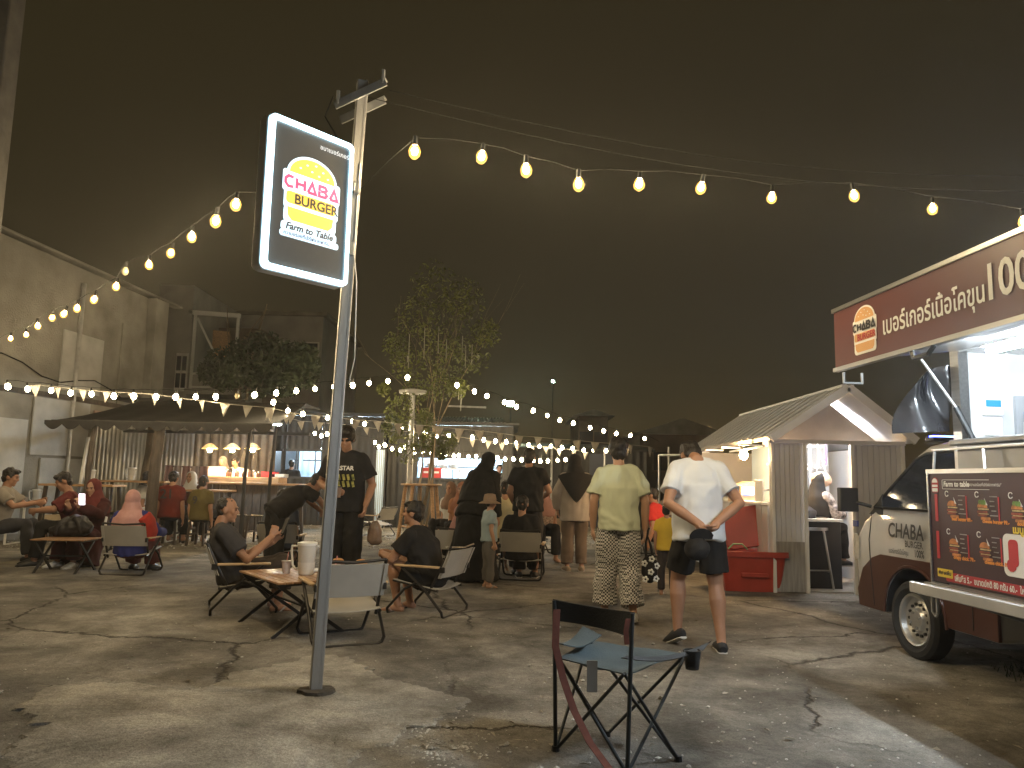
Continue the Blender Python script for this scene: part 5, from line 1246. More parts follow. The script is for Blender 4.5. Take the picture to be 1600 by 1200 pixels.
# jugs on tall tables
jug((D(141, 760, 13.3).x, 13.3, 1.0), 0, 'frosted jug on the leftmost bar table', .95)
jug((D(205, 750, 14.2).x, 14.2, 1.07), 0, 'pale jug beside the woman in white', .9)
# chip board leaning red fries box
t = empty('fries_box', G(513, 822, .62), .5, 'orange red fries carton held over the dark table', 'carton'); b_ = MB(); b_.add([(-.04, -.02, 0), (.04, -.02, 0), (.04, .02, 0), (-.04, .02, 0), (-.055, -.035, .12), (.055, -.035, .12), (.055, .035, .14), (-.055, .035, .14)], [(0, 1, 5, 4), (1, 2, 6, 5), (2, 3, 7, 6), (3, 0, 4, 7), (3, 2, 1, 0)]); b_.build('carton', M_prr, t)
for i in range(9):
    bb = MB(); x = random.uniform(-.035, .035); bb.bar((x, random.uniform(-.02, .02), .06), (x * 1.3, random.uniform(-.03, .03), random.uniform(.14, .18)), .009, .009); bb.build('fry', mat('fried_potato', (.7, .45, .12), .6), t)

# ================================================================== FOREGROUND FOLDING CHAIR (quad style)
M_teal = mat('faded_teal_fabric', (.055, .075, .084), .85, var=.22, scale=7, bump=.25, bscale=120)
M_blkf = mat('black_chair_fabric', (.022, .023, .024), .75, var=.2, scale=8, bump=.25, bscale=120)
M_rust = mat('rust_strap', (.11, .028, .014), .8, var=.2, scale=30)
M_rod = mat('dark_chair_rod', (.035, .04, .042), .4, .4)
fc = empty('folding_chair', (0, 0, 0), 0, 'empty teal and black folding quad chair with rust strap in the foreground', 'chair')
# corners of the seat / feet located on the ground: rear-left, rear-right, front-right, front-left
fRL = G(868, 1176); fRR = G(980, 1214); fFR = G(1060, 1192); fFL = G(948, 1152)
cx_ = (fRL + fRR + fFR + fFL) / 4; fc.location = (cx_.x, cx_.y, 0)
cl_ = lambda v: Vector((v.x - cx_.x, v.y - cx_.y, v.z))
fRL, fRR, fFR, fFL = map(cl_, (fRL, fRR, fFR, fFL))
sRL, sRR = fRL + Vector((.01, .02, .405)), fRR + Vector((-.01, .02, .405))
sFR, sFL = cl_(D(1072, 1042, cx_.y + .22)), cl_(D(920, 1020, cx_.y + .38)); sFR.z = .40; sFL.z = .42
tRL, tRR = cl_(D(866, 938, fRL.y + cx_.y + .0)), cl_(D(988, 958, fRR.y + cx_.y - .0))
for f_, s_ in ((fRL, tRL), (fRR, tRR)):
    b = MB(); b.tube([f_ + Vector((0, 0, .01)), s_], .0095, 8); b.build('rear_post', M_rod, fc)
for (a, c2) in ((fRL, sRR), (fRR, sRL), (fRR, sFR), (fFR, sRR), (fFR, sFL), (fFL, sFR), (fFL, sRL), (fRL, sFL)):
    b = MB(); b.tube([a + Vector((0, 0, .012)), c2], .008, 8); b.build('cross_leg', M_rod, fc)
for f_ in (fRL, fRR, fFR, fFL):
    b = MB(); b.tube([f_, f_ + Vector((0, 0, .03))], [.020, .016], 8); b.build('foot_cap', M_blk, fc)
def bil(u, v, a, c2, d, e, sag, zsc=0):
    p_ = a.lerp(c2, u).lerp(e.lerp(d, u), v); p_.z -= sag * 16 * u * (1 - u) * v * (1 - v); return p_
b = MB(); b.sheet(lambda u, v: bil(u, v, sRL, sRR, sFR, sFL, .045) + Vector((0, 0, .006 * sin(u * 11) * sin(v * 9))), 14, 14, .005); b.build('seat', M_teal, fc, smooth=70)
b = MB()
bt0, bt1 = tRL + Vector((-.006, 0, .004)), tRR + Vector((.006, 0, .004)); bb0 = tRL.lerp(sRL, .36); bb1 = tRR.lerp(sRR, .40)
b.sheet(lambda u, v: bil(u, v, bb0, bb1, bt1, bt0, 0) + Vector((0, 0, -.014 * 4 * u * (1 - u) * (v))) + Vector((.02, .045, 0)) * (4 * u * (1 - u)), 14, 8, .008); b.build('backrest', M_blkf, fc, smooth=70)
aL0, aL1 = sRL + Vector((.0, 0, .065)), cl_(D(925, 985, cx_.y + .30)); aR0, aR1 = sRR + Vector((0, 0, .07)), cl_(D(1105, 1008, cx_.y + .17))
for (a, c2, wv, nm) in ((aL0, aL1, Vector((-.035, .03, .0)), 'l'), (aR0, aR1, Vector((.025, .035, .0)), 'r')):
    b = MB(); b.sheet(lambda u, v: a.lerp(c2, u) + wv * (v - .5) * 2 * (.6 + .6 * u) + Vector((0, 0, -.03 * sin(pi * u) - .012 * cos(pi * v) * u)), 12, 4, .005); b.build('arm_sleeve', M_teal if nm == 'l' else M_blkf, fc, smooth=70)
b = MB(); b.tube([aL1, aL1 + Vector((.0, .02, -.06)), sFL], .008, 8); b.build('arm_post', M_rod, fc)
b = MB(); b.tube([aR1 + Vector((-.03, .0, -.01)), sFR], .008, 8); b.build('arm_post', M_rod, fc)
cp = aR0.lerp(aR1, .80)
b = MB(); b.sheet(lambda u, v: cp + Vector(((.040 - .012 * v) * cos(2 * pi * u) + .0, (.040 - .012 * v) * sin(2 * pi * u), -.012 - .085 * v)), 14, 4, .003); b.build('cup_holder', mat('black_mesh_net', (.03, .03, .03), .7, var=.5, scale=60, alpha=.8), fc, smooth=60)
def strap(pts, w): 
    b_ = MB(); P_ = [Vector(p) for p in pts]; n_ = len(P_) - 1
    def fn(u, v):
        k = min(n_ - 1, int(u * n_)); f_ = u * n_ - k; return P_[k].lerp(P_[k + 1], f_) + Vector((w, w * .25, 0)) * (v - .5)
    b_.sheet(fn, n_ * 3, 2, .003); return b_
strap([cl_(D(870, 952, 3.30)), cl_(D(868, 1010, 3.28)), cl_(D(880, 1060, 3.26)), cl_(D(897, 1110, 3.22)), cl_(D(922, 1160, 3.16)), cl_(D(955, 1205, 3.08))], .03).build('carry_strap', M_rust, fc, smooth=60)
strap([tRR + Vector((-.02, -.02, -.02)), tRR + Vector((-.03, -.025, -.07)), tRR + Vector((-.025, -.02, -.125))], .022).build('strap_loop', M_rust, fc, smooth=60)
p0 = cl_(D(925, 1072, 3.42)); b = MB(); b.box(p0 + Vector((0, 0, .04)), (.045, .006, .13)); b.build('label_tag', mat('grey_tag', (.3, .28, .25), .8), fc)

# ================================================================== RED COOLER BIN
cb_ = G(1172, 922); t = empty('red_cooler_bin', (cb_.x, cb_.y, 0), radians(-6), 'big red plastic bin with its lid propped open beside the stall', 'bin')
M_red = mat('red_plastic', (.38, .045, .025), .4, var=.12, scale=4)
b = MB(); P0 = rrect(0, 0, .62, .44, .05); P1 = rrect(0, 0, .72, .52, .06); n = len(P0); vs = []; fs = []
for (P_, z_, k) in ((P0, .0, 1), (P1, .40, 1), (rrect(0, 0, .78, .58, .06), .40, 1), (rrect(0, 0, .78, .58, .06), .46, 1), (rrect(0, 0, .68, .48, .05), .46, 1), (rrect(0, 0, .58, .40, .05), .06, 1)): vs += [(p[0], p[1], z_) for p in P_]
for r_ in range(5):
    for i in range(n): j = (i + 1) % n; fs.append((r_ * n + i, r_ * n + j, (r_ + 1) * n + j, (r_ + 1) * n + i))
fs.append(tuple(range(n - 1, -1, -1))); fs.append(tuple(5 * n + i for i in range(n))); b.add(vs, fs); b.build('tub', M_red, t, smooth=35)
b = MB(); lidp = rrect(0, 0, .74, .5, .06); b.add([(p[0], p[1], 0) for p in lidp] + [(p[0] * .96, p[1] * .96, .06) for p in lidp], [tuple(range(n - 1, -1, -1)), tuple(range(n, 2 * n))] + [(i, (i + 1) % n, (i + 1) % n + n, i + n) for i in range(n)])
ld = b.build('lid', M_red, t, smooth=35, loc=(.12, .30, .72), rot=(radians(78), radians(-9), 0))
b = MB(); b.box((0, 0, -.012), (.52, .32, .02)); b.build('lid_recess', M_red, ld, bevel=.008)
b = MB(); b.box((.0, -.27, .20), (.30, .02, .05)); b.build('grip', M_red, t, bevel=.008)
# green bottle ring on top of bin
b = MB(); b.tube([(-.26, -.1, .47), (-.2, -.1, .53), (-.1, -.1, .53), (-.04, -.1, .47)], .008, 6); b.build('rope_handle', mat('green_rope', (.12, .35, .18), .6), t)

# stall furniture
t = empty('metal_stool', (ST.x + xd0 + .22, ST.y + .35, 0), 0, 'tall grey metal stool in the stall doorway', 'stool')
b = MB(); b.tube([(0, 0, .70), (0, 0, .73)], .17, 18); b.build('seat', M_steel, t)
for s in (-1, 1):
    for k in (-1, 1):
        b = MB(); b.tube([(s * .09, k * .09, .70), (s * .17, k * .15, 0)], .014, 8); b.build('leg', M_steel, t)
    b = MB(); b.tube([(s * .145, -.13, .22), (s * .145, .13, .22)], .009, 6); b.build('rung', M_steel, t)
b = MB(); b.tube([(-.145, -.13, .24), (.145, -.13, .24)], .009, 6); b.build('rung', M_steel, t)
t = empty('dark_cabinet', (ST.x + xd1 - .24, ST.y + .55, 0), 0, 'low black cabinet inside the stall doorway', 'cabinet')
b = MB(); b.box((0, 0, .40), (.46, .5, .80)); b.build('body', M_blk, t, bevel=.01)
b = MB(); b.box((0, 0, .815), (.5, .54, .03)); b.build('top', M_white, t)
b = MB(); b.box((-.12, .0, .90), (.26, .2, .12), rx=.4, rz=.3); b.build('bag', M_bp, t, bevel=.03)
t = empty('cloth_bag', (ST.x + xd0 + .50, ST.y + .75, 1.30), 0, 'cream cloth bag hanging in the stall doorway', 'bag')
M_cr = mat('cream_cloth', (.62, .42, .28), .85, var=.15, bump=.3)
b = MB(); b.ell((0, 0, 0), (.13, .07, .10), n=16, m=10); b.ell((-.09, 0, .03), (.05, .05, .05)); o = b.build('bag', M_cr, t); PEND.append(('remesh', o, M_cr, .012, .010, 12, 1.0))
b = MB(); b.tube([(-.06, 0, .08), (-.01, 0, .34), (.06, 0, .08)], .006, 6); b.build('cord', M_white, t)
b = MB(); b.box((.0, -.02, -.14), (.06, .05, .06)); b.build('red_charm', M_prr, t, bevel=.01)
for k in range(3):
    q = (ST.x + xd0 + .42 + .1 * k, ST.y + .9, 1.42 + .03 * k); tt = empty('apron_hanger', q, 0, ('left white', 'middle white', 'right purple')[k] + ' string hanging on the stall door rail', 'hanger')
    b = MB(); b.tube([(0, 0, .34), (.01, 0, .18), (0, 0, 0)], .008, 6); b.build('string', M_white if k < 2 else mat('purple_cord', (.25, .08, .4), .6), tt)
    b = MB(); b.tube([(-.04, 0, 0), (0, 0, .05), (.04, 0, 0), (-.04, 0, 0)], .006, 6); b.build('hook', M_white, tt)
# blue screen + white rack on the stall counter
t = empty('price_display', (ST.x + .06, ST.y + 1.15, .998), radians(14), 'tilted box with a bright blue top on the stall counter', 'display')
b = MB(); b.prism([(-.16, 0), (.16, 0), (.16, .10), (.04, .26), (-.16, .20)], -.16, .16); b.build('body', mat('display_wood', (.5, .35, .22), .5), t)
b = MB(); b.box((-.06, -.165, .14), (.16, .012, .10)); b.build('blue_panel', mat('blue_screen', (.1, .3, .8), .3, emit=(.10, .32, 1.0), estr=1.4), t)
b = MB(); b.box((.1, -.165, .06), (.09, .012, .07)); b.build('red_panel', M_prr, t)
t = empty('white_rack', (ST.x + .14, ST.y + .42, .998), radians(8), 'white plastic rack at the front of the stall counter', 'rack')
for (c_, d_) in (((-.14, 0, .14), (.02, .2, .28)), ((.14, 0, .14), (.02, .2, .28)), ((0, 0, .02), (.28, .2, .02)), ((0, .09, .16), (.26, .015, .03))):
    b = MB(); b.box(c_, d_); b.build('bar', M_white, t, bevel=.004)
# grass tuft bottom right under the truck platform
rs = random.Random(4); b = MB(); c0 = G(1625, 1068)
for i in range(200):
    x = c0.x + rs.gauss(.1, .10); y = c0.y + rs.gauss(.1, .13); hh = rs.uniform(.02, .07); a = rs.random() * 6.28; w = .004
    dx, dy = cos(a) * hh * .45, sin(a) * hh * .45
    b.add([(x - w, y, 0), (x + w, y, 0), (x + dx * .5 + w * .7, y + dy * .5, hh * .6), (x + dx * .5 - w * .7, y + dy * .5, hh * .6), (x + dx, y + dy, hh)], [(0, 1, 2, 3), (3, 2, 4)])
tag(b.build('grass_tuft', M_leafd, smooth=0), 'dark weeds growing under the truck platform edge', 'grass', kind='stuff')
# ================================================================== PEOPLE
M_skin = mat('tan_skin', (.36, .19, .115), .5, var=.08, scale=6)
M_skin2 = mat('light_tan_skin', (.44, .25, .16), .5, var=.08, scale=6)
M_hair = mat('black_hair', (.014, .011, .009), .45, var=.5, scale=40, bump=.5, bscale=90, stretch=(1, 1, .3))
M_eye = mat('dark_eye', (.02, .015, .012), .2)
M_sole = mat('sandal_sole', (.32, .30, .28), .7)
def cloth(name, c, var=.10, rough=.85, scale=6, col2=None): return mat(name, c, rough, var=var, scale=scale, bump=.15, bscale=180, spec=.25, col2=col2)
V = Vector
def person(label, loc, yaw, h=1.66, pel=(0, 0, .92), lean=0.0, side_lean=0.0, hl=0.08, hoff=None, face=(0, 1, -.05), arms=None, legs=None, fat=1.0, skin=None,
           hair='short', top=None, bottom=None, shoes=None, vox=.013, eyes=False, group='people in the lot', hands=(1, 1), curl=.5, hand_dirs=(None, None), extra=None, sh_w=.160):
    s = h / 1.68; skin = skin or M_skin
    t = empty('person', loc, yaw, label, 'person', group)
    X = V((1, 0, 0)); pel = V(pel); d = V((side_lean, sin(lean), cos(lean))).normalized()
    at = lambda k: pel + d * k
    neck = at(.51); head = V(hoff) + neck if hoff else neck + V((0, sin(lean * .5 + hl), cos(lean * .5 + hl))) * .135 + V((0, .02, 0))
    sh = {-1: at(.428) - X * sh_w, 1: at(.428) + X * sh_w}
    arms = arms or {}
    A = {}
    for k, nm in ((-1, 'L'), (1, 'R')):
        e = arms.get(nm)
        if e is None: e = (sh[k] + V((k * .045, -.03, -.275)), sh[k] + V((k * .05, .04, -.515)))
        A[k] = (V(e[0]), V(e[1]))
    legs = legs or {}
    Lg = {}
    for k, nm in ((-1, 'L'), (1, 'R')):
        hip = pel + V((k * .088, 0, -.03)); e = legs.get(nm, (V((k * .10, pel.y + .02, .49)), V((k * .105, pel.y - .01, .085)), V((k * .12, 1, 0))))
        Lg[k] = (hip, V(e[0]), V(e[1]), V(e[2]).normalized())
    fwd = V(face).normalized(); rt = fwd.cross(V((0, 0, 1)))
    rt = rt.normalized() if rt.length > .2 else X; upv = rt.cross(fwd)
    HM = Matrix((rt, fwd, upv)).transposed()
    hp = lambda x, y, z: head + rt * x + fwd * y + upv * z
    Sc = Matrix.Scale(s, 4)
    def fin(b, name, m, amp=0.0, freq=7, v=None):
        b.v = [tuple(V(q) * s) for q in b.v]
        o = b.build(name, m, t, smooth=0, fix=False); PEND.append(('remesh', o, m, (v or vox), amp, freq, s)); return o
    # ---- body
    b = MB(); f = fat
    b.tube([at(-.09), at(-.04), at(.0), at(.12), at(.30), at(.41), at(.465), neck, neck.lerp(head, .5)],
           [(.10, .08), (.15 * f, .105 * f), (.165 * f, .115 * f), (.138 * f, .098 * f), (.165 * f, .115 * f), (.145, .092), (.090, .068), (.054, .056), (.05, .054)], 14, side=X)
    for k in (-1, 1):
        b.tube([neck - d * .03, at(.455) + X * k * .10, sh[k]], [.046, .044, .048], 8)
        e, w = A[k]; b.ell(sh[k], .056); b.ell(e, .040)
        b.tube([sh[k], sh[k].lerp(e, .5), e, e.lerp(w, .35), w], [.055 * f, .051 * f, .041 * f, .041 * f, .028 * f], 10)
        hd = hand_dirs[0 if k < 0 else 1]; dv = (w - e).normalized() if hd is None else V(hd).normalized()
        nrm = X - dv * X.dot(dv); nrm = nrm.normalized() if nrm.length > .15 else V((0, 1, 0)); ac = dv.cross(nrm)
        if hands[0 if k < 0 else 1]:
            b.tube([w - dv * .01, w + dv * .03, w + dv * .085], [(.018, .026), (.017, .038), (.013, .040)], 10, side=nrm)
            cu = curl; nn = -nrm * k
            for i, (off, ln) in enumerate(((-.030, .058), (-.010, .070), (.010, .074), (.030, .066))):
                r0 = w + dv * .08 + ac * off; p1 = r0 + (dv * cos(cu * .7) + nn * sin(cu * .7)) * ln * .55; p2 = p1 + (dv * cos(cu * 1.6) + nn * sin(cu * 1.6)) * ln * .5
                b.tube([r0, p1, p2], [.0095, .0088, .0075], 7)
            r0 = w + dv * .03 + ac * .030; b.tube([r0, r0 + ac * .028 + dv * .03 + nn * .01, r0 + ac * .030 + dv * .06 + nn * .022], [.012, .0105, .0085], 7)
        hip, kn, an, toe = Lg[k]
        b.ell(kn, .053); b.tube([hip, hip.lerp(kn, .5), kn, kn.lerp(an, .28) - V((0, .008, 0)), kn.lerp(an, .7), an], [.085 * f, .076 * f, .055 * f, .060 * f, .041 * f, .035], 12)
        th = V((toe.x, toe.y, 0)).normalized(); z0 = an.z - .085; tz = toe.z
        P_ = lambda q, z: V((an.x, an.y, z0)) + th * q + V((0, 0, z + q * tz))
        b.tube([an, P_(-.02, .055)], [.034, .036], 8); b.tube([P_(-.065, .03), P_(-.045, .034), P_(.04, .04), P_(.115, .026), P_(.165, .018)], [(.020, .022), (.032, .032), (.036, .034), (.044, .022), (.030, .014)], 10, side=(0, 0, 1) if False else th.cross(V((0, 0, 1))))
    # head
    b.ell(hp(0, -.012, .02), (.073, .092, .093), HM, 16, 12); b.ell(hp(0, .022, -.045), (.056, .066, .073), HM, 14, 10)
    b.ell(hp(0, .078, .026), (.042, .016, .011), HM); b.tube([hp(0, .083, .012), hp(0, .107, -.024)], [.008, .014], 8); b.ell(hp(0, .098, -.026), (.018, .012, .010), HM)
    b.ell(hp(0, .082, -.058), (.023, .013, .007), HM); b.ell(hp(0, .078, -.070), (.020, .013, .007), HM); b.ell(hp(0, .070, -.098), (.022, .020, .018), HM)
    for k in (-1, 1): b.ell(hp(k * .037, .062, -.02), (.022, .022, .024), HM); b.ell(hp(k * .075, -.008, -.01), (.010, .022, .030), HM)
    fin(b, 'body', skin, 0, v=vox * .8)
    if eyes:
        for k in (-1, 1):
            e = MB(); e.ell(hp(k * .030, .083, .006) * s, (.012 * s, .007 * s, .006 * s), HM, 8, 6); e.build('eye', M_eye, t)
            e = MB(); e.tube([hp(k * .014, .090, .024) * s, hp(k * .045, .080, .026) * s], .0045 * s, 6); e.build('eyebrow', M_hair, t)
    # ---- hair / headwear
    if hair in ('short', 'mop', 'bob', 'long', 'balding'):
        b = MB(); g = {'short': 0, 'mop': .014, 'bob': .014, 'long': .010, 'balding': -.004}[hair]
        if hair == 'balding':
            b.ell(hp(0, -.030, .030), (.079, .082, .085), HM, 16, 12); b.ell(hp(0, -.052, -.012), (.072, .048, .078), HM, 14, 10)
        else:
            b.ell(hp(0, -.020, .036), (.082 + g, .094 + g, .088 + g), HM, 18, 12); b.ell(hp(0, -.052, -.012), (.073 + g, .050 + g, .080), HM, 14, 10)
            b.ell(hp(0, .048, .082), (.060 + g, .045, .030 + g), HM)
            for k in (-1, 1): b.ell(hp(k * .070, .016, .025), (.012 + g, .030, .036), HM)
        if hair in ('bob', 'long'):
            q = -.10 if hair == 'bob' else -.26
            b.tube([hp(0, -.045, .03), hp(0, -.07, -.08), hp(0, -.085, q)], [(.085, .06), (.09, .055), (.07, .035)], 12, side=rt)
        fin(b, 'hair', M_hair, .012, 30, v=.009)
    elif isinstance(hair, tuple):     # headscarf: ('scarf', material, length)
        b = MB(); ln = hair[2]
        b.ell(hp(0, -.030, .014), (.100, .100, .120), HM, 18, 14); b.ell(hp(0, -.012, -.075), (.092, .078, .07), HM, 14, 10)
        b.tube([hp(0, -.03, -.04), neck + d * .01 + V((0, .0, 0)), at(.43), at(.43 - ln * .5), at(.43 - ln)], [(.100, .090), (.125, .110), (.195 * f, .145 * f), (.225 * f, .17 * f), (.20 * f + ln * .08, .15 * f + ln * .05)], 18, side=X)
        fin(b, 'headscarf', hair[1], .010, 8)
    if isinstance(hair, tuple) and hair[0] == 'cap':
        pass
    # ---- top
    if top:
        kind, m = top[0], top[1]; o_ = dict(hem=-.07, sleeve=.62, loose=1.0); o_.update(top[2] if len(top) > 2 else {})
        b = MB(); q = .020 * o_['loose']; hm = o_['hem']; wf = f
        b.tube([at(hm), at(hm + .03), at(.12), at(.30), at(.41), at(.462), at(.495)],
               [((.168 * wf + q * 1.1), (.122 * wf + q)), ((.170 * wf + q), (.122 * wf + q)), (.155 * wf + q, .108 * wf + q), (.170 * wf + q, .120 * wf + q), (.152 + q * .5, .096 + q * .6), (.108 + q * .2, .080 + q * .4), (.070, .070)], 18, side=X)
        for k in (-1, 1):
            e, w = A[k]; b.tube([neck - d * .05, at(.452) + X * k * .09, sh[k]], [.070, .070, .066 * f], 8); b.ell(sh[k], .066 * f + q * .25)
            sl = o_['sleeve']
            if sl <= 1: b.tube([sh[k], sh[k].lerp(e, sl * .5), sh[k].lerp(e, sl)], [.067 * f + q * .2, .065 * f + q * .45, .064 * f + q * .65], 12)
            else: b.ell(e, .048 * f + q * .4); b.tube([sh[k], sh[k].lerp(e, .5), e, e.lerp(w, .5), e.lerp(w, .95)], [.060 * f + q * .3, .058 * f + q * .4, .050 * f + q * .5, .047 * f + q * .6, .038 * f + q * .5], 12)
        fin(b, kind, m, o_.get('fold', .015), o_.get('freq', 7))
    # ---- bottom
    if bottom:
        kind, m = bottom[0], bottom[1]; o_ = dict(loose=1.0, end=.93); o_.update(bottom[2] if len(bottom) > 2 else {}); b = MB(); q = .012 * o_['loose']
        if kind in ('skirt', 'robe'):
            zt = at(o_.get('from', .08)); zb = o_.get('zend', .03); c_ = V((pel.x, pel.y + o_.get('dy', 0), zb))
            b.tube([zt, at(.0), at(.0).lerp(c_, .5), c_], [(.16 * f, .12 * f), (.19 * f, .15 * f), (.22 * f * o_['loose'], .19 * f * o_['loose']), (.27 * f * o_['loose'], .24 * f * o_['loose'])], 18, side=X)
            for k in (-1, 1):
                hip, kn, an, toe = Lg[k]; b.tube([hip, kn, kn.lerp(an, .9)], [.11 * f, .10, .10], 10)
        else:
            b.tube([at(-.10), at(-.05), at(.0), at(.09)], [(.11, .09), (.160 * f + min(q, .012), .112 * f + min(q, .012)), (.166 * f + .004, .116 * f + .004), (.140 * f + .003, .10 * f + .003)], 16, side=X)
            for k in (-1, 1):
                hip, kn, an, toe = Lg[k]
                if kind == 'shorts': b.tube([hip, hip.lerp(kn, .45), hip.lerp(kn, o_['end'] if o_['end'] < .9 else .82)], [.088 * f + q * .5, .096 * f + q, .092 * f + q * 1.6], 14)
                else: b.ell(kn, .066 + q); b.tube([hip, hip.lerp(kn, .5), kn, kn.lerp(an, .45), kn.lerp(an, o_['end'])], [.088 * f + q * .4, .088 * f + q, .070 + q, .066 + q * 1.3, .056 + q * 1.8], 14)
        fin(b, kind, m, .016, 7)
    # ---- shoes / sandals
    for k in (-1, 1):
        if not shoes: break
        hip, kn, an, toe = Lg[k]; th = V((toe.x, toe.y, 0)).normalized(); sd = th.cross(V((0, 0, 1))); z0 = an.z - .085; tz = toe.z
        P_ = lambda q, x, z: (V((an.x, an.y, z0)) + th * q + sd * x + V((0, 0, z + q * tz))) * s
        if shoes[0] == 'shoe':
            b = MB(); b.tube([P_(-.085, 0, .035), P_(-.06, 0, .042), P_(.03, 0, .048), P_(.11, 0, .034), P_(.175, 0, .022), P_(.195, 0, .018)], [(.025, .028), (.040, .040), (.044, .044), (.051, .032), (.042, .021), (.02, .012)], 12, side=sd); b.v = [tuple(V(q)) for q in b.v]
            b.build('shoe', shoes[1], t, smooth=60)
            b = MB(); b.tube([P_(-.09, 0, .008), P_(-.05, 0, .008), P_(.05, 0, .008), P_(.12, 0, .008), P_(.19, 0, .010)], [(.03, .010), (.042, .011), (.040, .011), (.052, .011), (.03, .010)], 12, side=sd); b.build('sole', shoes[2] if len(shoes) > 2 else M_sole, t, smooth=60)
        else:
            b = MB(); b.tube([P_(-.085, 0, -.004), P_(-.05, 0, -.004), P_(.05, 0, -.004), P_(.12, 0, -.004), P_(.185, 0, -.004)], [(.03, .010), (.042, .011), (.040, .011), (.052, .011), (.034, .010)], 12, side=sd); b.build('sandal', shoes[1], t, smooth=60)
            b = MB(); b.tube([P_(.03, .045, .01), P_(.07, .030, .05), P_(.10, 0, .052), P_(.07, -.032, .05), P_(.03, -.045, .01)], .008, 6); b.build('strap', shoes[1], t, smooth=60)
    t['_s'] = s
    return t
def seat_pose(px=0, pz=.325, kz=.44, ky=.30, ay=.36, spread=.12, az=.085, py=-.09):
    return dict(pel=(0, py, pz), legs={'L': ((-spread, ky, kz), (-spread - .01, ay, az), (-.15, 1, 0)), 'R': ((spread, ky, kz), (spread + .01, ay, az), (.15, 1, 0))})
def Y(deg): return radians(deg)
# --- walkers
M_tee_w = cloth('white_tee', (.66, .68, .71), .05); M_tee_g = cloth('pale_green_tee', (.56, .60, .44), .06); M_blk_cl = cloth('black_cotton', (.018, .017, .017), .3)
WM = G(1094, 1016)
person('man in white T-shirt and black shorts walking away, hands clasped behind his back', WM, Y(4), 1.64, lean=.10, hoff=(.0, .14, .03), face=(0, .62, -.78), fat=1.05, vox=.009,
       arms={'R': ((.285, -.10, 1.10), (.035, -.215, .93)), 'L': ((-.265, -.09, 1.09), (-.045, -.215, .93))}, hand_dirs=((.8, -.1, -.3), (-.8, -.1, -.3)),
       legs={'L': ((-.125, .15, .50), (-.135, .13, .125), (-.25, 1, -.45)), 'R': ((.125, .0, .48), (.125, -.11, .09), (.2, 1, 0))},
       top=('t_shirt', M_tee_w, dict(hem=-.11, sleeve=.68, loose=1.0, fold=.020)), bottom=('shorts', M_blk_cl, dict(end=.78, loose=.7)), shoes=('shoe', cloth('black_slip_on', (.03, .03, .032)), cloth('white_sole', (.6, .6, .58))), hands=(1, 1), curl=.9)
t = empty('baseball_cap', WM + V((-.075, -.245, .75)), Y(4), 'black baseball cap held behind the back of the man in white', 'cap')
b = MB(); b.ell((0, 0, 0), (.095, .085, .085), n=16, m=10); o = b.build('crown', M_blk_cl, t); PEND.append(('remesh', o, M_blk_cl, .012, .008, 9, 1))
b = MB(); b.sheet(lambda u, v: V((.02 + .085 * sin((u - .5) * 2.6) , -.03 - .02 * v, .07 + .075 * v * cos((u - .5) * 2.4))), 8, 4, .006); b.build('brim', M_blk_cl, t, smooth=60)
def check_mat():
    m = mat('houndstooth_cloth', (.5, .48, .45), .85); N = m.node_tree.nodes; L = m.node_tree.links
    ck = N.new('ShaderNodeTexChecker'); ck.inputs['Scale'].default_value = 66; ck.inputs['Color1'].default_value = (.66, .64, .60, 1); ck.inputs['Color2'].default_value = (.03, .028, .028, 1)
    tc = [n for n in N if n.type == 'TEX_COORD'][0]; L.new(tc.outputs['Object'], ck.inputs['Vector']); L.new(ck.outputs[0], N['Principled BSDF'].inputs['Base Color']); return m
GM = G(966, 972)
person('person in pale green T-shirt and checked wide trousers walking away', GM, Y(3), 1.60, fat=1.0, vox=.009, hair='mop', skin=M_skin2,
       legs={'L': ((-.10, .08, .49), (-.11, .10, .10), (-.1, 1, -.1)), 'R': ((.10, .02, .49), (.12, -.09, .10), (.15, 1, -.2))}, arms={'R': ((.245, -.03, 1.09), (.255, .03, .84)), 'L': ((-.235, .0, 1.09), (-.23, .07, .85))},
       top=('t_shirt', M_tee_g, dict(hem=-.09, sleeve=.75, loose=1.45, fold=.022)), bottom=('trousers', check_mat(), dict(loose=2.6, end=.86)), shoes=('shoe', cloth('white_clog', (.6, .58, .55))))
t = empty('flower_bag', GM + V((.275, .0, .46)), 0, 'black knitted bag with white flowers hanging from a hand', 'bag')
M_knit = cloth('black_knit', (.02, .018, .018), .4)
b = MB(); b.ell((0, 0, 0), (.075, .055, .125), n=14, m=10); o = b.build('bag', M_knit, t); PEND.append(('remesh', o, M_knit, .010, .006, 30, 1))
b = MB(); b.tube([(-.03, 0, .10), (-.035, 0, .20), (-.02, .02, .30), (.01, 0, .20), (.03, 0, .10)], .012, 8); b.build('handle', M_knit, t)
for (x_, y_, z_) in ((.0, -.056, -.02), (-.052, -.035, .05), (.055, -.03, .03), (.05, -.03, -.08), (-.045, -.036, -.085), (.01, -.045, .09)):
    b = MB()
    for a in range(5): b.ell((x_ + .018 * cos(a * 1.257), y_ - .004, z_ + .018 * sin(a * 1.257)), (.012, .008, .012), n=8, m=6)
    fl = b.build('flower', M_white, t); b = MB(); b.ell((x_, y_ - .010, z_), (.008, .005, .008), n=8, m=6); b.build('flower_heart', M_knit, fl)
# kid in yellow
kp = G(1042, 931); M_yel = cloth('yellow_tee', (.62, .42, .05), .08)
person('child in yellow T-shirt beside the man in white', kp, Y(-20), .98, fat=.95, top=('t_shirt', M_yel, dict(hem=-.08, loose=1.6)), bottom=('trousers', cloth('dark_leggings', (.05, .04, .035)), dict(loose=.4)), shoes=('sandal', M_sole))
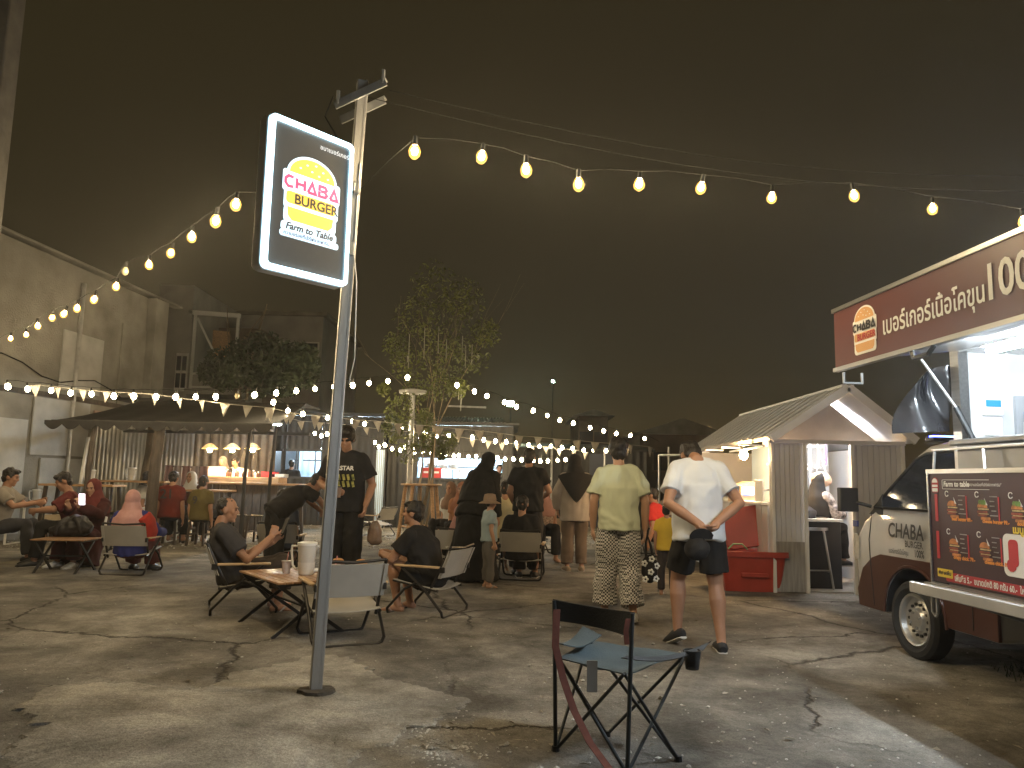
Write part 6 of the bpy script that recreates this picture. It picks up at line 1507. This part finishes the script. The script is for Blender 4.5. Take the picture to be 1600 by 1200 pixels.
# grey cardigan woman
cp_ = G(897, 893); M_greyt = cloth('taupe_tunic', (.36, .31, .26), .08); M_scb = cloth('black_scarf', (.02, .019, .018), .2)
cpo = person('woman in taupe tunic and black triangular headscarf seen from behind', cp_, Y(2), 1.58, vox=.012, hair=('scarf', M_scb, .10), fat=1.02,
       arms={'L': ((-.27, -.0, 1.10), (-.245, .08, .88)), 'R': ((.27, .0, 1.10), (.26, .07, .86))},
       top=('tunic', M_greyt, dict(hem=-.20, sleeve=1.5, loose=2.2, fold=.012)), bottom=('trousers', cloth('brown_trousers', (.15, .11, .08)), dict(loose=1.5)), shoes=('shoe', cloth('tan_shoe', (.3, .24, .18))))
def tri(u, v):
    w = .235 * (1 - v) ** .85 + .012; x = (u - .5) * 2 * w
    return V((x, -.205 + .06 * (1 - v) * (2 * u - 1) ** 2 * 1.6 + .03 * (1 - v), 1.335 - .40 * v - .05 * (2 * u - 1) ** 2 * (1 - v) + .008 * sin(u * 9)))
b = MB(); b.sheet(tri, 14, 12, .006); b.build('scarf_tail', M_scb, cpo, smooth=70)
# standing man in black (rear), abaya woman
bp_ = V((D(826, 760, 9.9).x, 9.9, 0))
person('man in black T-shirt and dark trousers standing with back to us', bp_, Y(-4), 1.62, fat=1.08, hair='short', top=('t_shirt', M_blk_cl, dict(loose=1.5)), bottom=('trousers', cloth('charcoal_trousers', (.05, .045, .042)), dict(loose=1.4)),
       arms={'R': ((.27, .04, 1.12), (.20, .22, 1.05)), 'L': ((-.25, .0, 1.10), (-.2, .15, .95))}, shoes=('shoe', M_blk))
ab = V((D(742, 760, 9.5).x, 9.5, 0)); M_ab = cloth('black_abaya', (.012, .0115, .011), .3)
person('woman in a long black robe and veil leaning over the seated children', ab, Y(-35), 1.60, lean=.42, fat=1.15, hair=('scarf', M_ab, .42), hl=.3, face=(0, 1, -.5), top=('robe_top', M_ab, dict(sleeve=1.5, loose=2.2, hem=-.15)), bottom=('robe', M_ab, dict(loose=1.15)))
# man by the pole (standing, facing us, looking down)
pm = V((D(541, 760, 8.3).x, 8.3, 0)); M_tee_k = cloth('black_print_tee', (.02, .019, .019), .25)
pman = person('young man in black printed T-shirt standing behind the sign pole, looking down', pm, Y(176), 1.74, vox=.010, hair='mop', eyes=True, face=(-.1, .92, -.42), hl=.28, lean=.05,
       arms={'R': ((.27, -.02, 1.10), (.09, .20, 1.02)), 'L': ((-.27, -.02, 1.09), (-.24, .12, .88))}, hand_dirs=((0, .4, -.8), (-.9, .3, -.2)), curl=.9,
       top=('t_shirt', M_tee_k, dict(hem=-.10, loose=1.9, sleeve=.72)), bottom=('trousers', M_blk_cl, dict(loose=2.0, end=.97)), shoes=('shoe', M_blk))
k_ = 1.74 / 1.68
text('shirt_lettering', 'CARSTAR', .062, M_prw, pman, (.135 * k_, .205, 1.235 * k_), bold=.002, rot=(radians(86), 0, pi), sx=1.0)
b = MB()
for r_ in range(2):
    for i in range(6): b.box((.125 - i * .05, .203 - .006 * r_, 1.175 - .07 * r_ + .03), (.026, .004, .062), ry=.25)
sp_ = b.build('shirt_print', mat('shirt_stripe_print', (.22, .26, .07), .6, var=.6, scale=22, col2=(.5, .45, .12)), pman); sp_['kind'] = 'stuff'
t = empty('paper_cup', pm + V((-.02, -.30, 1.0)), 0, 'paper cup held by the young man behind the pole', 'cup')
b = MB(); b.tube([(0, 0, 0), (0, 0, .10)], [.028, .040], 14); b.build('cup', mat('brown_cup', (.25, .17, .13), .5), t); b = MB(); b.tube([(0, 0, .10), (0, 0, .112)], [.043, .040], 14); b.build('lid', M_socket, t)
t = empty('shoulder_bag', pm + V((.33, -.02, .62)), 0, 'plastic bag hanging at the right side of the young man', 'bag'); M_pb = mat('brown_plastic_bag', (.22, .15, .11), .3, var=.3, scale=12)
b = MB(); b.tube([(0, 0, -.12), (0, 0, -.08), (0, 0, .05), (0, 0, .14)], [(.05, .03), (.085, .05), (.075, .045), (.03, .02)], 12); o = b.build('bag', M_pb, t); PEND.append(('remesh', o, M_pb, .012, .012, 14, 1))
b = MB(); b.tube([(-.02, 0, .13), (-.01, 0, .26), (.02, 0, .13)], .006, 6); b.build('handle', M_pb, t)
# --- table group
def sit(key, label, h=1.66, **kw):
    p, yw = CHAIRS[key]; h = h * .95; base = seat_pose(**kw.pop('sp', {})); base.update(kw); return person(label, p, yw, h, **base)
man = sit('left', 'man in dark grey T-shirt seated at the wooden table looking at his phone', 1.68, lean=-.30, hl=.42, face=(.25, 1, -.12), hair='balding', eyes=True, vox=.009, fat=1.05,
    sp=dict(kz=.44, ky=.33, ay=.30, spread=.14), arms={'R': ((.28, .0, .50), (.13, .22, .70)), 'L': ((-.22, .02, .50), (-.06, .26, .64))}, hand_dirs=((.3, .3, .9), (-.2, .3, .9)), curl=1.2,
    top=('t_shirt', cloth('charcoal_tee', (.05, .048, .052), .15), dict(hem=-.03, loose=1.6, sleeve=.7)), bottom=('trousers', cloth('dark_brown_trousers', (.045, .034, .026)), dict(loose=2.2, end=.62)), shoes=('sandal', M_sole))
p, yw = CHAIRS['left']; hw = Matrix.Rotation(yw, 3, 'Z') @ V((.03, .33, .72)) + p
t = empty('phone', hw, yw + .3, 'dark phone in the hands of the seated man', 'phone'); b = MB(); b.box((0, 0, .03), (.075, .009, .155), rx=-.35); b.build('case', M_blk, t, bevel=.004); b = MB(); b.box((0, -.008, .03), (.066, .003, .140), rx=-.35); b.build('screen', mat('phone_glass', (.02, .02, .025), .08, coat=.6), t)
sit('right', 'man in black T-shirt and shorts leaning on his knees with flip flops', 1.70, lean=.42, hl=-.2, face=(-.15, 1, .02), hair='short', eyes=True, vox=.009, fat=1.05,
    sp=dict(kz=.47, ky=.34, ay=.26, spread=.11, py=-.04), arms={'R': ((.23, .28, .50), (.06, .47, .53)), 'L': ((-.22, .28, .50), (-.04, .49, .53))}, hand_dirs=((.6, .6, 0), (-.6, .6, 0)), curl=.9,
    top=('t_shirt', M_blk_cl, dict(hem=-.06, loose=1.5, sleeve=.66)), bottom=('shorts', M_blk_cl, dict(end=.62, loose=1.8)), shoes=('sandal', cloth('brown_flip_flop', (.3, .22, .2))))
sit('mid', 'man in blue grey shirt sitting with his back to us behind the phone man', 1.68, lean=-.05, hair='short', fat=1.05, top=('t_shirt', cloth('blue_grey_tee', (.075, .085, .105), .1), dict(hem=-.03, loose=1.5)), bottom=('trousers', M_blk_cl, dict(loose=1.5)), shoes=('shoe', M_blk))
pp = V((D(456, 770, 9.8).x, 9.8, 0))
person('person in black bending forward over the table behind the blue grey man', pp, Y(-52), 1.62, lean=.95, pel=(0, -.2, .80), face=(0, 1, -.7), hl=.5, hair='short', top=('t_shirt', M_blk_cl, dict(loose=1.8, sleeve=.8)), bottom=('trousers', M_blk_cl, dict(loose=1.6)),
       arms={'R': ((.2, .30, .95), (.12, .45, .80)), 'L': ((-.2, .30, .95), (-.1, .45, .8))}, shoes=('shoe', M_blk))
# --- left group
M_pinks = cloth('pink_headscarf', (.55, .29, .27), .12, col2=(.62, .36, .34)); M_blue = cloth('royal_blue_jersey', (.028, .035, .17), .15)
pw = sit('pink', 'woman with pink headscarf in blue and red jersey seated, back to us', 1.62, lean=-.10, hair=('scarf', M_pinks, .20), fat=1.1, vox=.010, arms={'L': ((-.31, .05, .58), (-.28, .30, .64)), 'R': ((.28, .02, .54), (.26, .26, .52))},
         top=('jersey', M_blue, dict(sleeve=1.4, loose=1.5)), bottom=('trousers', cloth('wine_trousers', (.12, .03, .025)), dict(loose=2)), shoes=('shoe', M_blk))
M_redj = cloth('red_jersey_panel', (.42, .04, .025), .1)
b = MB(); b.tube([(.17, -.19, .70), (.215, -.15, .62), (.23, -.10, .50), (.22, -.1, .40)], [(.07, .10), (.075, .115), (.07, .12), (.05, .10)], 12, side=(1, 0, 0)); o = b.build('red_side_panel', M_redj, pw); PEND.append(('remesh', o, M_redj, .012, .006, 8, 1))
for k in range(2):
    b = MB(); b.tube([(-.225 - .03 * k, -.275 + .07 * k, .68), (-.245 - .03 * k, -.26 + .08 * k, .60), (-.225 - .03 * k, -.27 + .08 * k, .55)], [(.014, .004)] * 3, 6); b.build('white_stripe', M_prw, pw)
M_mar = cloth('maroon_cloth', (.13, .028, .026), .12); M_mard = cloth('dark_maroon_robe', (.06, .016, .016), .15)
mwp = G(132, 884)
mw = person('smiling woman in maroon headscarf and dark robe holding a lit phone', mwp, Y(165), 1.58, **{**seat_pose(pz=.42, kz=.48, ky=.34, ay=.34), **dict(lean=.02, face=(-.2, 1, -.22), hl=.2, hair=('scarf', M_mar, .14), eyes=True, fat=1.08, vox=.011, skin=M_skin2,
            arms={'R': ((.26, .10, .72), (.05, .30, .80)), 'L': ((-.26, .08, .70), (-.10, .30, .82))}, hand_dirs=((-.3, .3, .7), (.2, .3, .8)), curl=1.1, top=('robe_top', M_mard, dict(sleeve=1.6, loose=2.0)), bottom=('skirt', M_mard, dict(dy=.2, loose=.95)), shoes=('shoe', M_white))})
t = empty('white_phone', V((mwp.x + .09, mwp.y - .36, .83)), .2, 'glowing white phone held up by the woman in maroon', 'phone'); b = MB(); b.box((0, 0, .03), (.075, .010, .15), rx=.25); b.build('case', M_white, t, bevel=.004)
b = MB(); b.box((0, -.009, .03), (.066, .003, .138), rx=.25); b.build('screen', mat('lit_phone_screen', (.9, .8, .9), .2, emit=(.95, .80, .95), estr=1.6), t)
mm_ = V((D(112, 790, 10.2).x, 10.2, 0))
person('man in maroon T-shirt seated sideways behind the maroon headscarf', mm_, Y(118), 1.68, **{**seat_pose(pz=.46, kz=.5), **dict(lean=.28, hl=.2, face=(0, 1, -.5), hair='short', fat=1.1, top=('t_shirt', M_mar, dict(sleeve=.85, loose=1.4)), bottom=('trousers', M_blk_cl), shoes=('shoe', M_blk), arms={'L': ((-.23, .20, .72), (-.1, .38, .70)), 'R': ((.23, .20, .72), (.1, .38, .70))})})
gp = V((D(8, 800, 10.4).x, 10.4, 0))
person('man in grey T-shirt seated at the far left edge with arms on the table', gp, Y(-75), 1.68, **{**seat_pose(pz=.48, kz=.5), **dict(lean=.15, face=(0, 1, -.25), hair='short', eyes=True, top=('t_shirt', cloth('sand_grey_tee', (.26, .23, .19)), dict(sleeve=.7, loose=1.4)), bottom=('trousers', cloth('dark_shorts', (.05, .05, .055))), shoes=('shoe', M_blk), arms={'R': ((.23, .16, .74), (.12, .38, .78)), 'L': ((-.23, .16, .74), (-.1, .38, .80))})})
# --- under the awning (small in view)
def farsit(px, y, yaw, label, tc, hair='short', pz=.56, h=1.6, lean=.1, bc=None, sl=.7, lnn=None, **k):
    q = V((D(px, 760, y).x, y, 0)); sp_ = seat_pose(pz=pz, kz=pz + .05, ky=.36, ay=.36, az=max(.085, pz - .42)); sp_.update(dict(lean=lean, hair=hair, vox=.018, top=('shirt', tc, dict(sleeve=sl, loose=1.3)), bottom=('trousers', bc or M_blk_cl), shoes=None)); sp_.update(k)
    return person(label, q, Y(yaw), h, group='people at the far tables', **sp_)
M_wht = cloth('white_shirt', (.60, .58, .54), .06)
farsit(222, 14.4, -60, 'long haired woman in white shirt leaning at the bar table', M_wht, 'long', lean=.3)
farsit(246, 14.7, 120, 'child facing the woman in white across the bar table', cloth('tan_shirt', (.3, .22, .15)), h=1.35)
rj = farsit(270, 13.2, 5, 'person in red jersey number 21 at the bar tables', cloth('dull_red_jersey', (.12, .018, .012), .15), lean=.15)
text('jersey_number', '21', .22, M_prk, rj, (-.11, -.262, .80), bold=.004, rot=(radians(92), 0, 0))
farsit(297, 14.5, 170, 'person in white cap and dark shirt facing us between the jerseys', cloth('dark_wine_tee', (.07, .025, .02)), ('scarf', M_wht, .05), eyes=True)
yj = farsit(318, 13.2, -5, 'person in dull yellow jersey on a stool under the awning', cloth('dull_yellow_jersey', (.10, .078, .02), .15), h=1.5)
text('jersey_number', '9', .18, M_prk, yj, (-.05, -.255, .72), bold=.004, rot=(radians(92), 0, 0))
def farstand(px, y, yaw, label, tc, hair='short', h=1.64, **k):
    q = V((D(px, 760, y).x, y, 0)); return person(label, q, Y(yaw), h, vox=.018, hair=hair, top=('shirt', tc, dict(sleeve=k.pop('sl', .7), loose=1.3)), bottom=('trousers', M_blk_cl), group='kitchen staff', **k)
farstand(352, 17.5, 175, 'cook in black shirt and grey headscarf bending over the bar counter', M_blk_cl, ('scarf', cloth('grey_scarf', (.16, .14, .12)), .08), lean=.35, arms={'R': ((.25, .3, 1.2), (.15, .42, 1.15)), 'L': ((-.25, .3, 1.2), (-.12, .42, 1.15))}, face=(0, 1, -.6))
farstand(373, 17.5, 165, 'cook in white shirt leaning over the bar counter', M_wht, 'short', lean=.3, sl=1.4, arms={'R': ((.25, .3, 1.2), (.15, .42, 1.15)), 'L': ((-.25, .3, 1.2), (-.12, .42, 1.15))}, face=(0, 1, -.5))
farstand(436, 20.4, -20, 'left of two cooks behind the grill kitchen window', cloth('teal_grey_shirt', (.16, .2, .22)), 'short')
farstand(454, 20.2, 10, 'right of two cooks behind the grill kitchen window, in black', M_blk_cl, 'short')
farstand(757, 20.0, 170, 'cook in pale top at the right end of the wide kitchen window', cloth('pale_blue_top', (.4, .48, .55)), ('scarf', M_scb, .1), h=1.55)
farstand(779, 20.0, 200, 'cook in black at the far right of the wide kitchen window', M_blk_cl, 'short')
# --- family in the middle
gl = sit('girl', 'small girl with pink headscarf over a black dress, seated back to us', 1.42, lean=-.02, hair=('scarf', cloth('dusty_pink_scarf', (.36, .20, .19)), .17), fat=.95, top=('dress_top', M_ab, dict(sleeve=1.5, loose=1.8)), bottom=('skirt', M_ab, dict(dy=.2, loose=.9)), shoes=('sandal', M_sole))
b = MB(); b.tube([(.17, -.245, .56), (.03, -.275, .47), (-.13, -.26, .37)], [(.012, .004)] * 3, 6); b.build('bag_strap', M_white, gl)
sit('blackm', 'man in black sitting with his back to us in a grey camp chair', 1.68, lean=-.05, hair='short', fat=1.1, top=('t_shirt', M_blk_cl, dict(loose=1.7)), bottom=('trousers', M_blk_cl, dict(loose=1.6)), shoes=('shoe', M_blk))
hb = V((D(765, 800, 8.9).x, 8.9, 0))
person('child in light blue shirt and bucket hat standing between the camp chairs', hb, Y(-70), 1.02, hair='short', face=(.1, 1, -.3), top=('t_shirt', cloth('light_blue_tee', (.30, .38, .42)), dict(loose=1.5)), bottom=('trousers', cloth('grey_kid_trousers', (.12, .11, .10))), shoes=('sandal', M_sole), skin=M_skin2)
t = empty('bucket_hat', hb + V((0, .0, .985)), 0, 'tan bucket hat on the child in light blue', 'hat'); M_bh = cloth('tan_canvas_hat', (.27, .19, .13))
b = MB(); b.tube([(0, 0, -.03), (0, 0, .02), (0, 0, .06), (0, 0, .07)], [.075, .073, .062, .03], 16); b.build('crown', M_bh, t, smooth=60)
b = MB(); b.sheet(lambda u, v: V(((.072 + .058 * v) * cos(2 * pi * u), (.072 + .058 * v) * sin(2 * pi * u), -.015 - .028 * v)), 20, 3, .004); b.build('brim', M_bh, t, smooth=60)
ys_ = V((D(789, 790, 11.6).x, 11.6, 0))
person('man in pale yellow shirt seated with his back to us at the far table', ys_, Y(0), 1.68, group='people at the far tables', **{**seat_pose(pz=.44), **dict(hair='short', vox=.014, top=('shirt', cloth('pale_yellow_shirt', (.62, .54, .33)), dict(loose=1.4)), bottom=('trousers', M_blk_cl), shoes=('shoe', M_blk))})
M_och = cloth('ochre_scarf', (.42, .22, .08))
person('girl in ochre headscarf facing us across the far table', V((D(767, 790, 12.6).x, 12.6, 0)), Y(178), 1.5, group='people at the far tables', **{**seat_pose(pz=.46), **dict(hair=('scarf', M_och, .22), eyes=True, vox=.013, skin=M_skin2, top=('shirt', M_och, dict(sleeve=1.4)), bottom=('trousers', M_blk_cl))})
farsit(704, 13.4, 150, 'person in white top at the table behind the abaya woman', M_wht, ('scarf', cloth('brown_scarf', (.2, .12, .08)), .15), pz=.46, eyes=True)
farsit(722, 12.8, 170, 'person in brown headscarf at the table left of the ochre girl', cloth('rust_top', (.3, .13, .06)), ('scarf', cloth('rust_scarf', (.28, .12, .07)), .15), pz=.46, eyes=True)
farsit(1024, 11.8, 60, 'person in bright red T-shirt seated right of the green shirt walker', cloth('bright_red_tee', (.55, .04, .035)), 'short', pz=.46, lean=.2)
farsit(1052, 12.4, 175, 'person in white scarf seated behind the red T-shirt', cloth('grey_brown_top', (.2, .16, .13)), ('scarf', M_wht, .16), pz=.50, eyes=True)
farsit(850, 12.2, 190, 'person in patterned dress seated between the man in black and woman in taupe', cloth('patterned_dress', (.35, .26, .2), .6, scale=40), ('scarf', cloth('rose_scarf', (.4, .22, .18)), .2), pz=.48, eyes=True)
# --- stall keeper
sk = V((ST.x + xd0 + .46, ST.y + .75, 0))
person('stall keeper with black headscarf and floral blouse seated in the doorway', sk, Y(-65), 1.55, pel=(0, -.08, .74), lean=.12, legs={'L': ((-.1, .30, .76), (-.1, .32, .34), (0, 1, 0)), 'R': ((.1, .30, .76), (.1, .32, .34), (0, 1, 0))}, hair=('scarf', M_scb, .26), face=(0, 1, -.4), hl=.2,
       arms={'R': ((.24, .06, .95), (.15, .28, .95)), 'L': ((-.24, .06, .95), (-.12, .28, .95))}, top=('blouse', cloth('floral_blouse', (.10, .085, .09), .3, scale=22, col2=(.75, .66, .60)), dict(sleeve=1.5, loose=1.6)), bottom=('trousers', M_blk_cl), shoes=('shoe', M_blk))

# ================================================================== FINISH: remesh and convert in one pass
for o_ in (CH0, CH1):
    if 'label' not in o_: print('unused chair prototype')
bpy.context.view_layer.update()
for e in PEND:
    if e[0] == 'remesh':
        m_ = e[1].modifiers.new('voxel', 'REMESH'); m_.mode = 'VOXEL'; m_.voxel_size = e[3]; m_.use_smooth_shade = True
        sm = e[1].modifiers.new('smooth', 'SMOOTH'); sm.factor = .5; sm.iterations = 3
dg = bpy.context.evaluated_depsgraph_get()
new = []
for e in PEND:
    me = bpy.data.meshes.new_from_object(e[1].evaluated_get(dg), depsgraph=dg); new.append(me)
for e, me in zip(PEND, new):
    o = e[1]; m_ = e[2]
    if e[0] == 'remesh':
        amp, fr = e[4], e[5]
        if amp:
            n = len(me.vertices); co = np.empty(n * 3, np.float32); no = np.empty(n * 3, np.float32)
            me.vertices.foreach_get('co', co); me.vertices.foreach_get('normal', no); co = co.reshape(-1, 3); no = no.reshape(-1, 3); k = np.empty(n, np.float32); sd = random.uniform(0, 50)
            for i in range(n):
                x, y, z = float(co[i, 0]), float(co[i, 1]), float(co[i, 2]); w = mnoise.noise(V((x * 3, y * 3, z * 3 + sd)))
                k[i] = mnoise.noise(V((x * fr + w * 1.5, y * fr + sd, z * fr * .6 + w * 2))) + .5 * mnoise.noise(V((x * fr * 2.3, y * fr * 2.3 + sd, z * fr * 1.7 + w * 3)))
            co += no * (k * amp)[:, None]; me.vertices.foreach_set('co', co.ravel())
        o.modifiers.clear(); me.name = o.name; me.materials.clear(); me.materials.append(m_); me.shade_smooth(); o.data = me
    else:
        n_o = bpy.data.objects.new(o.name, me); nm = o.name; par = o.parent; mw_ = o.location.copy(), o.rotation_euler.copy(), o.scale.copy()
        bpy.data.objects.remove(o); n_o.name = nm; COL.objects.link(n_o); n_o.parent = par
        n_o.location, n_o.rotation_euler, n_o.scale = mw_
        me.materials.clear(); me.materials.append(m_)
for o in list(S.objects):
    if '_s' in o: del o['_s']
print('tris', sum(len(o.data.loop_triangles) or sum(len(p.vertices) - 2 for p in o.data.polygons) for o in S.objects if o.type == 'MESH'))
# ================================================================== HAZE added to give the bulbs faint halos
if True:
    b = MB(); b.box((0, 24, 5.0), (110, 92, 12.2)); hz = b.build('haze', None, smooth=0); tag(hz, kind='stuff', label='thin haze added over the whole lot to give the bulbs halos', cat='haze')
    m = bpy.data.materials.new('bulb_halo_haze'); m.use_nodes = True; nt = m.node_tree; nt.nodes.remove(nt.nodes['Principled BSDF'])
    pv = nt.nodes.new('ShaderNodeVolumePrincipled'); pv.inputs['Color'].default_value = (.9, .88, .84, 1); pv.inputs['Density'].default_value = 0.0017; pv.inputs['Anisotropy'].default_value = 0.8
    nt.links.new(pv.outputs[0], nt.nodes['Material Output'].inputs['Volume']); hz.data.materials.append(m)
    m.cycles.homogeneous_volume = True if hasattr(m.cycles, 'homogeneous_volume') else None
